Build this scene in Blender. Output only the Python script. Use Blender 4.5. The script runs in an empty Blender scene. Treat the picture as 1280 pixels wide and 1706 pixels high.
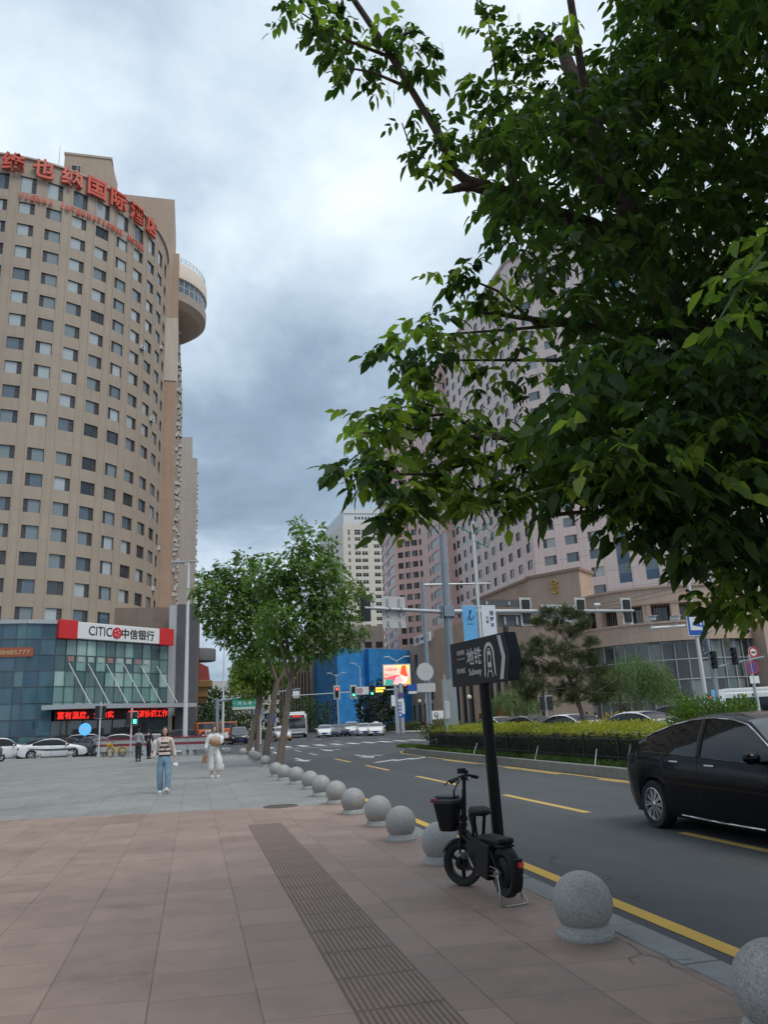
import bpy, bmesh, math, random
import numpy as np
from mathutils import Vector, Matrix

random.seed(7); RNG = np.random.default_rng(7)
SC = bpy.context.scene; COL = SC.collection
PI = math.pi; R = math.radians

# ------------------------------------------------------------------ camera
CAM_H, FOC, IW, IH = 1.6, 1296.0, 1280.0, 1706.0
PITCH, YAW, ROLL = R(14.956), R(13.983), R(2.6)
CF = Vector((math.sin(YAW)*math.cos(PITCH), math.cos(YAW)*math.cos(PITCH), math.sin(PITCH)))
CR0 = Vector((math.cos(YAW), -math.sin(YAW), 0)); CU0 = CR0.cross(CF)
CR = CR0*math.cos(ROLL) - CU0*math.sin(ROLL); CU = CR0*math.sin(ROLL) + CU0*math.cos(ROLL)
CP = Vector((0, 0, CAM_H))
cd = bpy.data.cameras.new('camera'); cam = bpy.data.objects.new('camera', cd); COL.objects.link(cam)
cd.sensor_fit = 'VERTICAL'; cd.sensor_height = 24.0; cd.lens = 24.0*FOC/IH
cd.clip_start = 0.05; cd.clip_end = 6000
mw = Matrix.Identity(4)
for i, a in enumerate((CR, CU, -CF)):
    for j in range(3): mw[j][i] = a[j]
mw.translation = CP; cam.matrix_world = mw
SC.camera = cam

# ------------------------------------------------------------------ sky, sun, exposure
SUN_AZ, SUN_EL = R(143), R(58)         # behind thin cloud, over the photographer's right shoulder
GLOW_AZ, GLOW_EL = R(26), R(52)        # the thinnest, brightest patch of the cloud deck
w = bpy.data.worlds.new('World'); SC.world = w; w.use_nodes = True
nt = w.node_tree; nt.nodes.clear()
def N(t, **k):
    n = nt.nodes.new(t)
    for a, b in k.items(): setattr(n, a, b)
    return n
def Lk(a, b): nt.links.new(a, b)
def MA(op, a, b=None, c=None):
    n = N('ShaderNodeMath', operation=op)
    for i, x in enumerate((a, b, c)):
        if x is None: continue
        if hasattr(x, 'is_output'): Lk(x, n.inputs[i])
        else: n.inputs[i].default_value = x
    return n.outputs[0]
sky = N('ShaderNodeTexSky', sky_type='NISHITA'); sky.sun_disc = False
sky.sun_elevation = SUN_EL; sky.sun_rotation = SUN_AZ; sky.air_density = 1.2; sky.dust_density = 2.0
tc = N('ShaderNodeTexCoord'); sx = N('ShaderNodeSeparateXYZ'); Lk(tc.outputs['Generated'], sx.inputs[0])
zz = MA('ADD', MA('ABSOLUTE', sx.outputs[2]), 0.42)
cb = N('ShaderNodeCombineXYZ'); Lk(MA('DIVIDE', sx.outputs[0], zz), cb.inputs[0]); Lk(MA('DIVIDE', sx.outputs[1], zz), cb.inputs[1])
cb.inputs[2].default_value = 3.7
def noise(sc, det, ro, dist):
    n = N('ShaderNodeTexNoise'); n.inputs['Scale'].default_value = sc; n.inputs['Detail'].default_value = det
    n.inputs['Roughness'].default_value = ro; n.inputs['Distortion'].default_value = dist
    Lk(cb.outputs[0], n.inputs['Vector']); return n.outputs['Fac']
n1 = noise(2.3, 9, 0.55, 0.2); n2 = noise(0.95, 3, 0.45, 0.1); n3 = noise(5.5, 8, 0.58, 0.15)
br = MA('ADD', MA('ADD', MA('MULTIPLY', n1, 0.62), MA('MULTIPLY', n2, 0.55)), MA('MULTIPLY', n3, 0.20))
br = MA('MULTIPLY_ADD', MA('SUBTRACT', br, 0.735), 2.6, 0.5)
er = N('ShaderNodeValToRGB'); Lk(sx.outputs[2], er.inputs[0])
e = er.color_ramp; e.elements[0].position = 0.0; e.elements[1].position = 1.0
for pos, val in ((0.0, .80), (.10, .68), (.22, .41), (.34, .37), (.46, .48), (.60, .64), (.75, .72), (1.0, .80)):
    if pos in (0.0, 1.0): el = e.elements[0 if pos == 0 else -1]
    else: el = e.elements.new(pos)
    el.color = (val, val, val, 1)
sd = (math.sin(SUN_AZ)*math.cos(SUN_EL), math.cos(SUN_AZ)*math.cos(SUN_EL), math.sin(SUN_EL))
gd = (math.sin(GLOW_AZ)*math.cos(GLOW_EL), math.cos(GLOW_AZ)*math.cos(GLOW_EL), math.sin(GLOW_EL))
dt = N('ShaderNodeVectorMath', operation='DOT_PRODUCT'); Lk(tc.outputs['Generated'], dt.inputs[0]); dt.inputs[1].default_value = gd
glow = MA('MULTIPLY', MA('POWER', MA('MAXIMUM', dt.outputs['Value'], 0.0), 9.0), 0.22)
tt = MA('ADD', MA('ADD', MA('SUBTRACT', br, 0.5), er.outputs[0]), glow)
cr = N('ShaderNodeValToRGB'); Lk(tt, cr.inputs[0]); c = cr.color_ramp
c.elements[0].position = 0.0; c.elements[1].position = 1.0
for pos, col in ((0.0, (.185, .25, .332)), (.28, (.265, .35, .45)), (.55, (.44, .54, .645)), (.8, (.63, .725, .80)), (1.0, (.80, .87, .91))):
    el = c.elements[0 if pos == 0 else -1] if pos in (0.0, 1.0) else c.elements.new(pos)
    el.color = (*col, 1)
k10 = N('ShaderNodeVectorMath', operation='SCALE'); Lk(cr.outputs[0], k10.inputs[0]); k10.inputs['Scale'].default_value = 10.0
mx = N('ShaderNodeMix', data_type='RGBA'); mx.inputs[0].default_value = 0.93
Lk(sky.outputs[0], mx.inputs[6]); Lk(k10.outputs[0], mx.inputs[7])
bg = N('ShaderNodeBackground'); bg.inputs[1].default_value = 0.1; Lk(mx.outputs[2], bg.inputs[0])
wo = N('ShaderNodeOutputWorld'); Lk(bg.outputs[0], wo.inputs[0])
sl = bpy.data.lights.new('sun', 'SUN'); sl.energy = 1.3; sl.angle = R(26); sl.color = (1.0, .96, .9)
so = bpy.data.objects.new('sun', sl); COL.objects.link(so); so.location = (0, 0, 150)
so.rotation_euler = Vector(sd).to_track_quat('Z', 'Y').to_euler()
SC.view_settings.view_transform = 'Standard'; SC.view_settings.look = 'None'
SC.view_settings.exposure = 0.38; SC.view_settings.gamma = 1.0

# ------------------------------------------------------------------ photo survey helpers: pixel -> metres
def ray(px, py): return CF + CR*((px-IW/2)/FOC) + CU*((IH/2-py)/FOC)
def gp(px, py, z=-0.12):
    d = ray(px, py); t = (z-CAM_H)/d.z; p = CP + d*t; return Vector((p.x, p.y, z))
def at(px, py, Y):
    d = ray(px, py); return CP + d*(Y/d.y)
ROAD = -0.12

# ------------------------------------------------------------------ tags
def tag(o, label, cat, group=None, kind=None):
    if label: o['label'] = label
    if cat: o['category'] = cat
    if group: o['group'] = group
    if kind: o['kind'] = kind
    return o
def thing(name, label, cat, loc=(0, 0, 0), rz=0.0, group=None):
    o = bpy.data.objects.new(name, None); COL.objects.link(o)
    o.empty_display_size = .2; o.location = loc; o.rotation_euler = (0, 0, rz)
    return tag(o, label, cat, group)
def struct(o, kind='structure'):
    o['kind'] = kind; return o
def copy_tree(o, parent=None):
    c_ = o.copy(); COL.objects.link(c_)
    if parent: c_.parent = parent
    for ch in list(o.children): copy_tree(ch, c_)
    return c_

# ------------------------------------------------------------------ mesh builder
def rotm(axis, a): return Matrix.Rotation(a, 4, axis)
def T(x, y, z): return Matrix.Translation((x, y, z))
def frame(o, x, y, z):      # matrix from origin and three axes
    m = Matrix.Identity(4)
    for i, a in enumerate((x, y, z)):
        for j in range(3): m[j][i] = a[j]
    m.translation = Vector(o); return m
class MB:
    def __init__(s): s.v = []; s.f = []; s.m = []; s.uv = []; s.T = Matrix.Identity(4)
    def add(s, vs, fs, mi=0, uv=None):
        b = len(s.v); t = s.T
        s.v += [tuple(t @ Vector(p)) for p in vs]
        s.uv += uv if uv else [(p[0]+p[1], p[2]) for p in vs]
        s.f += [tuple(i+b for i in f) for f in fs]
        s.m += [mi]*len(fs) if isinstance(mi, int) else mi
        return s
    def box(s, c, d, mi=0, rz=0.0):
        x, y, z = d[0]/2, d[1]/2, d[2]/2
        ca, sa = math.cos(rz), math.sin(rz)
        vs = [(c[0]+a*x*ca-b*y*sa, c[1]+a*x*sa+b*y*ca, c[2]+g*z) for g in (-1, 1) for a, b in ((-1, -1), (1, -1), (1, 1), (-1, 1))]
        return s.add(vs, [(3, 2, 1, 0), (4, 5, 6, 7), (0, 1, 5, 4), (1, 2, 6, 5), (2, 3, 7, 6), (3, 0, 4, 7)], mi)
    def bb(s, x0, x1, y0, y1, z0, z1, mi=0):
        return s.box(((x0+x1)/2, (y0+y1)/2, (z0+z1)/2), (abs(x1-x0), abs(y1-y0), abs(z1-z0)), mi)
    def tube(s, pts, rad, n=8, mi=0, cap=True):
        pts = [Vector(p) for p in pts]
        if not hasattr(rad, '__len__'): rad = [rad]*len(pts)
        vs = []; fs = []
        up = Vector((0, 0, 1)); prev = None
        for i, p in enumerate(pts):
            d = (pts[min(i+1, len(pts)-1)] - pts[max(i-1, 0)]).normalized()
            if prev is None:
                a = d.cross(up if abs(d.z) < .95 else Vector((1, 0, 0))).normalized()
            else:
                a = (prev - d*prev.dot(d)).normalized()
            prev = a; b = d.cross(a)
            for k in range(n):
                t = 2*PI*k/n; q = p + (a*math.cos(t) + b*math.sin(t))*rad[i]; vs.append(tuple(q))
        for i in range(len(pts)-1):
            for k in range(n):
                k2 = (k+1) % n; fs.append((i*n+k, i*n+k2, (i+1)*n+k2, (i+1)*n+k))
        if cap:
            fs.append(tuple(range(n-1, -1, -1))); fs.append(tuple((len(pts)-1)*n+k for k in range(n)))
        return s.add(vs, fs, mi)
    def lathe(s, prof, n=24, mi=0, c=(0, 0, 0), axis='z'):
        vs = []; fs = []
        for r, z in prof:
            for k in range(n):
                t = 2*PI*k/n; p = (r*math.cos(t), r*math.sin(t), z)
                if axis == 'y': p = (p[0], p[2], p[1])
                if axis == 'x': p = (p[2], p[0], p[1])
                vs.append((p[0]+c[0], p[1]+c[1], p[2]+c[2]))
        for i in range(len(prof)-1):
            for k in range(n):
                k2 = (k+1) % n; fs.append((i*n+k, i*n+k2, (i+1)*n+k2, (i+1)*n+k))
        if axis == 'y': fs = [f[::-1] for f in fs]
        return s.add(vs, fs, mi)
    def ball(s, c, r, n=16, mi=0):
        if not hasattr(r, '__len__'): r = (r, r, r)
        h = n//2; vs = []; fs = []
        for i in range(h+1):
            a = -PI/2 + PI*i/h
            for k in range(n):
                t = 2*PI*k/n; vs.append((c[0]+r[0]*math.cos(a)*math.cos(t), c[1]+r[1]*math.cos(a)*math.sin(t), c[2]+r[2]*math.sin(a)))
        for i in range(h):
            for k in range(n):
                k2 = (k+1) % n; fs.append((i*n+k, i*n+k2, (i+1)*n+k2, (i+1)*n+k))
        return s.add(vs, fs, mi)
    def prism(s, poly, z0, z1, mi=0, mtop=None):
        n = len(poly); vs = [(x, y, z0) for x, y in poly] + [(x, y, z1) for x, y in poly]
        fs = [(i, (i+1) % n, n+(i+1) % n, n+i) for i in range(n)]; ms = [mi]*n
        fs += [tuple(range(n, 2*n)), tuple(range(n-1, -1, -1))]; ms += [mi if mtop is None else mtop, mi]
        return s.add(vs, fs, ms)
    def build(s, name, mats, parent=None, smooth=None, bevel=0.0, seg=2, weld=False):
        me = bpy.data.meshes.new(name)
        me.from_pydata(s.v, [], s.f)
        if not isinstance(mats, (list, tuple)): mats = [mats]
        for m_ in mats: me.materials.append(m_)
        me.polygons.foreach_set('material_index', s.m)
        uvl = me.uv_layers.new(name='UVMap')
        li = np.empty(len(me.loops), dtype=np.int32); me.loops.foreach_get('vertex_index', li)
        uvl.data.foreach_set('uv', np.array(s.uv, dtype=np.float32)[li].ravel())
        if bevel or weld:
            bm = bmesh.new(); bm.from_mesh(me)
            if weld: bmesh.ops.remove_doubles(bm, verts=bm.verts, dist=1e-4)
            if bevel:
                ed = [e_ for e_ in bm.edges if len(e_.link_faces) == 2 and e_.calc_face_angle(0) > R(35)]
                bmesh.ops.bevel(bm, geom=ed, offset=bevel, segments=seg, affect='EDGES', clamp_overlap=True, profile=.6)
            bm.to_mesh(me); bm.free()
        if smooth is not None:
            me.polygons.foreach_set('use_smooth', [True]*len(me.polygons))
            if smooth < 180: me.set_sharp_from_angle(angle=R(smooth))
        me.update()
        o = bpy.data.objects.new(name, me); COL.objects.link(o)
        if parent: o.parent = parent
        return o
def mesh_obj(name, me, parent=None, M=None):
    o = bpy.data.objects.new(name, me); COL.objects.link(o)
    if parent: o.parent = parent
    if M is not None: o.matrix_local = M
    return o

# ------------------------------------------------------------------ materials
def mk(name, col, rough=.7, metal=0.0, var=0.0, vscale=3.0, bump=0.0, bscale=60.0, spec=None, coat=0.0, emit=None, estr=0.0, trans=None, coord='Object'):
    m_ = bpy.data.materials.new(name); m_.use_nodes = True
    t = m_.node_tree; b = t.nodes['Principled BSDF']
    b.inputs['Base Color'].default_value = (*col, 1); b.inputs['Roughness'].default_value = rough; b.inputs['Metallic'].default_value = metal
    if spec is not None: b.inputs['Specular IOR Level'].default_value = spec
    if coat: b.inputs['Coat Weight'].default_value = coat; b.inputs['Coat Roughness'].default_value = .04
    if emit: b.inputs['Emission Color'].default_value = (*emit, 1); b.inputs['Emission Strength'].default_value = estr
    if var or bump:
        tc_ = t.nodes.new('ShaderNodeTexCoord')
    if var:
        n = t.nodes.new('ShaderNodeTexNoise'); n.inputs['Scale'].default_value = vscale; n.inputs['Detail'].default_value = 6; n.inputs['Roughness'].default_value = .6
        t.links.new(tc_.outputs[coord], n.inputs['Vector'])
        r_ = t.nodes.new('ShaderNodeMapRange'); r_.inputs[1].default_value = .25; r_.inputs[2].default_value = .75
        r_.inputs[3].default_value = 1-var; r_.inputs[4].default_value = 1+var
        t.links.new(n.outputs['Fac'], r_.inputs[0])
        h = t.nodes.new('ShaderNodeVectorMath'); h.operation = 'SCALE'; h.inputs[0].default_value = col
        t.links.new(r_.outputs[0], h.inputs['Scale']); t.links.new(h.outputs[0], b.inputs['Base Color'])
    if bump:
        n = t.nodes.new('ShaderNodeTexNoise'); n.inputs['Scale'].default_value = bscale; n.inputs['Detail'].default_value = 4
        t.links.new(tc_.outputs[coord], n.inputs['Vector'])
        bp = t.nodes.new('ShaderNodeBump'); bp.inputs['Strength'].default_value = bump; bp.inputs['Distance'].default_value = .02
        t.links.new(n.outputs['Fac'], bp.inputs['Height']); t.links.new(bp.outputs[0], b.inputs['Normal'])
    return m_
class NG:      # tiny node-graph helper for the bigger materials
    def __init__(s, name):
        s.m = bpy.data.materials.new(name); s.m.use_nodes = True; s.t = s.m.node_tree; s.b = s.t.nodes['Principled BSDF']
    def n(s, ty, **k):
        n = s.t.nodes.new(ty)
        for a, b in k.items(): setattr(n, a, b)
        return n
    def l(s, a, b): s.t.links.new(a, b)
    def math(s, op, a, b=None, c=None):
        n = s.n('ShaderNodeMath', operation=op)
        for i, x in enumerate((a, b, c)):
            if x is None: continue
            if hasattr(x, 'is_output'): s.l(x, n.inputs[i])
            else: n.inputs[i].default_value = x
        return n.outputs[0]
    def noise(s, vec, sc, det=5, ro=.6):
        n = s.n('ShaderNodeTexNoise'); n.inputs['Scale'].default_value = sc; n.inputs['Detail'].default_value = det; n.inputs['Roughness'].default_value = ro
        if vec is not None: s.l(vec, n.inputs['Vector'])
        return n.outputs['Fac']
    def rng(s, f, a, b, c, d):
        n = s.n('ShaderNodeMapRange')
        s.l(f, n.inputs[0])
        for i, x in enumerate((a, b, c, d)): n.inputs[i+1].default_value = x
        return n.outputs[0]
    def mix(s, f, a, b):
        n = s.n('ShaderNodeMix', data_type='RGBA')
        for i, x in ((0, f), (6, a), (7, b)):
            if hasattr(x, 'is_output'): s.l(x, n.inputs[i])
            elif isinstance(x, (int, float)): n.inputs[i].default_value = x
            else: n.inputs[i].default_value = (*x, 1)
        return n.outputs[2]
    def scale(s, colr, f):
        n = s.n('ShaderNodeVectorMath', operation='SCALE')
        if hasattr(colr, 'is_output'): s.l(colr, n.inputs[0])
        else: n.inputs[0].default_value = colr
        s.l(f, n.inputs['Scale']); return n.outputs[0]
def panel_mat(name, col, pu, pv, lw=.04, dark=.6, var=.08, rough=.7, du=0.0, dv=0.0, vs=.35):
    """wall cladding: joints every pu x pv metres in the wall's own UV metres"""
    g = NG(name); tc_ = g.n('ShaderNodeTexCoord'); sp = g.n('ShaderNodeSeparateXYZ'); g.l(tc_.outputs['UV'], sp.inputs[0])
    def line(o, p, d):
        f = g.math('FRACT', g.math('MULTIPLY_ADD', o, 1/p, d+100))
        return g.math('LESS_THAN', f, lw/p)
    L = g.math('MAXIMUM', line(sp.outputs[0], pu, du), line(sp.outputs[1], pv, dv))
    cell = g.n('ShaderNodeCombineXYZ')
    g.l(g.math('FLOOR', g.math('MULTIPLY_ADD', sp.outputs[0], 1/pu, du+100)), cell.inputs[0]); g.l(g.math('FLOOR', g.math('MULTIPLY_ADD', sp.outputs[1], 1/pv, dv+100)), cell.inputs[1])
    wn = g.n('ShaderNodeTexWhiteNoise', noise_dimensions='2D'); g.l(cell.outputs[0], wn.inputs['Vector'])
    nz = g.noise(tc_.outputs['UV'], vs, 6)
    st = g.n('ShaderNodeMapping'); g.l(tc_.outputs['UV'], st.inputs[0]); st.inputs['Scale'].default_value = (1.6, .12, 1)
    n2_ = g.noise(st.outputs[0], 1.0, 4)
    f = g.math('ADD', g.rng(nz, .3, .7, 1-var, 1+var), g.rng(wn.outputs['Value'], 0, 1, -var*.6, var*.6))
    f = g.math('ADD', f, g.rng(n2_, .35, .7, .04, -.07))
    c_ = g.scale(col, f)
    g.l(g.mix(L, c_, g.scale(c_, g.math('ADD', 0.0, dark))), g.b.inputs['Base Color']); g.b.inputs['Roughness'].default_value = rough
    return g.m
def glass_mat(name, col, rough=.06, spec=.8):
    g = NG(name); g.b.inputs['Base Color'].default_value = (*col, 1); g.b.inputs['Roughness'].default_value = rough
    g.b.inputs['Specular IOR Level'].default_value = spec; g.b.inputs['IOR'].default_value = 1.55
    tc_ = g.n('ShaderNodeTexCoord'); nz = g.noise(tc_.outputs['Object'], .5, 2)
    bp = g.n('ShaderNodeBump'); bp.inputs['Strength'].default_value = .05; bp.inputs['Distance'].default_value = .05; g.l(nz, bp.inputs['Height']); g.l(bp.outputs[0], g.b.inputs['Normal'])
    return g.m

# ------------------------------------------------------------------ lettering
def text_mesh(body, bold=0.0, space=1.0):
    cu = bpy.data.curves.new('lettering', 'FONT'); cu.body = body; cu.size = 1.0; cu.extrude = 0.02; cu.offset = bold
    cu.space_character = space; cu.align_x = 'CENTER'; cu.resolution_u = 3
    o = bpy.data.objects.new('lettering', cu); COL.objects.link(o)
    bpy.context.view_layer.update()
    me = bpy.data.meshes.new_from_object(o.evaluated_get(bpy.context.evaluated_depsgraph_get()))
    bpy.data.objects.remove(o); bpy.data.curves.remove(cu)
    vs = np.array([v.co[:] for v in me.vertices]); fs = [tuple(p.vertices) for p in me.polygons]
    bpy.data.meshes.remove(me)
    return vs, fs
def put_text(mb, body, M, w=None, h=None, depth=.02, mi=0, bold=0.0, space=1.0):
    """lettering fitted to w x h, centred on M's origin in its XY plane, standing `depth` proud along +Z"""
    vs, fs = text_mesh(body, bold, space)
    if len(vs) == 0: return
    lo, hi = vs.min(0), vs.max(0); sz = hi-lo
    s1 = (w/sz[0]) if w else None; s2 = (h/sz[1]) if h else None
    kx = s1 or s2; ky = s2 or s1
    vs = vs - (lo+hi)/2
    vs[:, 0] *= kx; vs[:, 1] *= ky; vs[:, 2] = (vs[:, 2]/.04 + .5)*depth
    old = mb.T; mb.T = old @ M; mb.add([tuple(v) for v in vs], fs, mi); mb.T = old

# ------------------------------------------------------------------ facade with real openings
def facade(mb, us, zs, ops, depth, fmap, mw_=0, mr=1, uvo=(0, 0)):
    """us/zs = (lo, hi); ops = list of (u0,u1,z0,z1); fmap(u,z,d) -> xyz, d = depth into the wall"""
    U = sorted({round(x, 4) for x in [us[0], us[1]] + [o[0] for o in ops] + [o[1] for o in ops] if us[0] <= x <= us[1]})
    Z = sorted({round(x, 4) for x in [zs[0], zs[1]] + [o[2] for o in ops] + [o[3] for o in ops] if zs[0] <= x <= zs[1]})
    uc = np.array([(a+b)/2 for a, b in zip(U, U[1:])]); zc = np.array([(a+b)/2 for a, b in zip(Z, Z[1:])])
    hole = np.zeros((len(uc), len(zc)), bool)
    for a, b, c_, d_ in ops:
        hole[np.ix_((uc > a) & (uc < b), (zc > c_) & (zc < d_))] = True
    P = {}
    vs = []; uv = []; fs = []; ms = []
    def vid(i, j):
        k = (i, j)
        if k not in P:
            P[k] = len(vs); vs.append(fmap(U[i], Z[j], 0)); uv.append((U[i]+uvo[0], Z[j]+uvo[1]))
        return P[k]
    for i in range(len(uc)):
        for j in range(len(zc)):
            if not hole[i, j]:
                fs.append((vid(i, j), vid(i+1, j), vid(i+1, j+1), vid(i, j+1))); ms.append(mw_)
    for a, b, c_, d_ in ops:
        b0 = len(vs)
        for (u, z) in ((a, c_), (b, c_), (b, d_), (a, d_)):
            vs.append(fmap(u, z, 0)); uv.append((u, z)); vs.append(fmap(u, z, depth)); uv.append((u, z))
        for k in range(4):
            p, q = b0+2*k, b0+2*((k+1) % 4); fs.append((p, q, q+1, p+1)[::-1]); ms.append(mr)
    mb.add(vs, fs, ms, uv)
def planar(o, du, dn):
    """wall map: o = origin, du = unit vector along the wall, dn = unit vector INTO the building"""
    o = Vector(o); du = Vector(du); dn = Vector(dn)
    return lambda u, z, d: tuple(o + du*u + dn*d + Vector((0, 0, z)))
def win_mb(w_, h_, kind=0, fr=.06, cas=.3, side=1, trans=True):
    """window in local metres: x across, y into the wall, z up, centred. slots 0 frame, 1 main pane, 2 casement pane, 3 blind"""
    b = MB(); x, z = w_/2, h_/2
    b.bb(-x, x, 0, .07, z-fr, z, 0); b.bb(-x, x, 0, .07, -z, -z+fr, 0); b.bb(-x, -x+fr, 0, .07, -z+fr, z-fr, 0); b.bb(x-fr, x, 0, .07, -z+fr, z-fr, 0)
    xs = x - fr - (w_-2*fr)*cas
    s = side
    def pane(x0, x1, mi, y=.045):
        a, c_ = sorted((x0*s, x1*s)); b.add([(a, y, -z+fr), (c_, y, -z+fr), (c_, y, z-fr), (a, y, z-fr)], [(0, 1, 2, 3)], mi)
    if cas > 0:
        b.bb(min(xs*s, xs*s+fr*s*.8), max(xs*s, xs*s+fr*s*.8), -.01, .07, -z+fr, z-fr, 0)
        pane(-x+fr, xs, 1); pane(xs, x-fr, 2)
        if trans:
            tz = z - fr - (h_-2*fr)*.3
            a, c_ = sorted(((xs+fr)*s, (x-fr)*s)); b.bb(a, c_, 0, .06, tz-fr*.4, tz+fr*.4, 0)
    else: pane(-x+fr, x-fr, 1)
    return b
def place_windows(parent, temps, spots, name='window'):
    """temps: list of (MB, mats); spots: (matrix, template index), nearest first. The first 100 are parts, the rest one stuff part per template look"""
    meshes = []
    for k, (b, mats) in enumerate(temps):
        o = b.build(name, mats); me = o.data; bpy.data.objects.remove(o); meshes.append(me)
    for M_, k in spots[:100]: mesh_obj(name, meshes[k], parent, M_)
    rest = spots[100:]
    if rest:
        mats = []; mb = MB()
        off = []
        for b, ms in temps:
            off.append([mats.index(x) if x in mats else (mats.append(x) or len(mats)-1) for x in ms])
        for M_, k in rest:
            b = temps[k][0]; mb.T = M_; mb.add(b.v, b.f, [off[k][i] for i in b.m])
        mb.T = Matrix.Identity(4)
        struct(mb.build(name, mats, parent), 'stuff')
# ================================================================== ground, paving, road, kerbs, markings
def paving_mat(name, col, pu, pv, lw, jd, var, shear=.1, bump=.25):
    g = NG(name); tc_ = g.n('ShaderNodeTexCoord'); sp = g.n('ShaderNodeSeparateXYZ'); g.l(tc_.outputs['Object'], sp.inputs[0])
    X, Y = sp.outputs[0], g.math('MULTIPLY_ADD', sp.outputs[0], shear, sp.outputs[1])
    ci = g.math('FLOOR', g.math('MULTIPLY_ADD', X, 1/pu, 100.37))
    wn = g.n('ShaderNodeTexWhiteNoise', noise_dimensions='1D'); g.l(ci, wn.inputs['W'])
    v = g.math('ADD', g.math('MULTIPLY_ADD', Y, 1/pv, 100.0), g.math('MULTIPLY', wn.outputs['Value'], .34))
    fu = g.math('FRACT', g.math('MULTIPLY_ADD', X, 1/pu, 100.37)); fv = g.math('FRACT', v)
    L = g.math('MAXIMUM', g.math('LESS_THAN', fu, lw/pu), g.math('LESS_THAN', fv, lw*.8/pv))
    cell = g.n('ShaderNodeCombineXYZ'); g.l(ci, cell.inputs[0]); g.l(g.math('FLOOR', v), cell.inputs[1])
    w2 = g.n('ShaderNodeTexWhiteNoise', noise_dimensions='2D'); g.l(cell.outputs[0], w2.inputs['Vector'])
    big = g.noise(tc_.outputs['Object'], .35, 6); mid = g.noise(tc_.outputs['Object'], 3.0, 7, .65); fine = g.noise(tc_.outputs['Object'], 130, 2)
    f = g.math('ADD', g.rng(w2.outputs['Value'], 0, 1, 1-var, 1+var), g.rng(big, .3, .7, -.14, .14))
    f = g.math('ADD', f, g.rng(mid, .3, .7, -.10, .10)); f = g.math('ADD', f, g.rng(fine, .3, .7, -.17, .17))
    st = g.noise(tc_.outputs['Object'], 1.1, 6, .65); f = g.math('SUBTRACT', f, g.rng(st, .56, .72, 0, .24)); st2 = g.noise(tc_.outputs['Object'], .6, 8, .7); f = g.math('ADD', f, g.rng(st2, .56, .72, 0, .20))
    spots = g.n('ShaderNodeTexVoronoi'); spots.inputs['Scale'].default_value = 2.6; g.l(tc_.outputs['Object'], spots.inputs['Vector'])
    f = g.math('SUBTRACT', f, g.math('MULTIPLY', g.math('LESS_THAN', spots.outputs['Distance'], .028), .3))
    c_ = g.scale(col, f)
    lv = g.noise(tc_.outputs['Object'], 2.0, 3); jf = g.rng(lv, .35, .65, jd, 1.0-.4*(1-jd))
    g.l(g.mix(L, c_, g.scale(c_, jf)), g.b.inputs['Base Color']); g.b.inputs['Roughness'].default_value = .62
    g.l(g.rng(mid, .3, .7, .5, .75), g.b.inputs['Roughness'])
    bp = g.n('ShaderNodeBump'); bp.inputs['Strength'].default_value = bump; bp.inputs['Distance'].default_value = .01
    g.l(g.math('SUBTRACT', g.math('MULTIPLY', fine, .35), L), bp.inputs['Height']); g.l(bp.outputs[0], g.b.inputs['Normal'])
    return g.m
M_RED = paving_mat('red_granite_paving', (.275, .190, .155), .65, .56, .010, .40, .10)
M_GREY = paving_mat('grey_granite_paving', (.232, .235, .222), .62, .62, .012, .5, .075)
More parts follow.
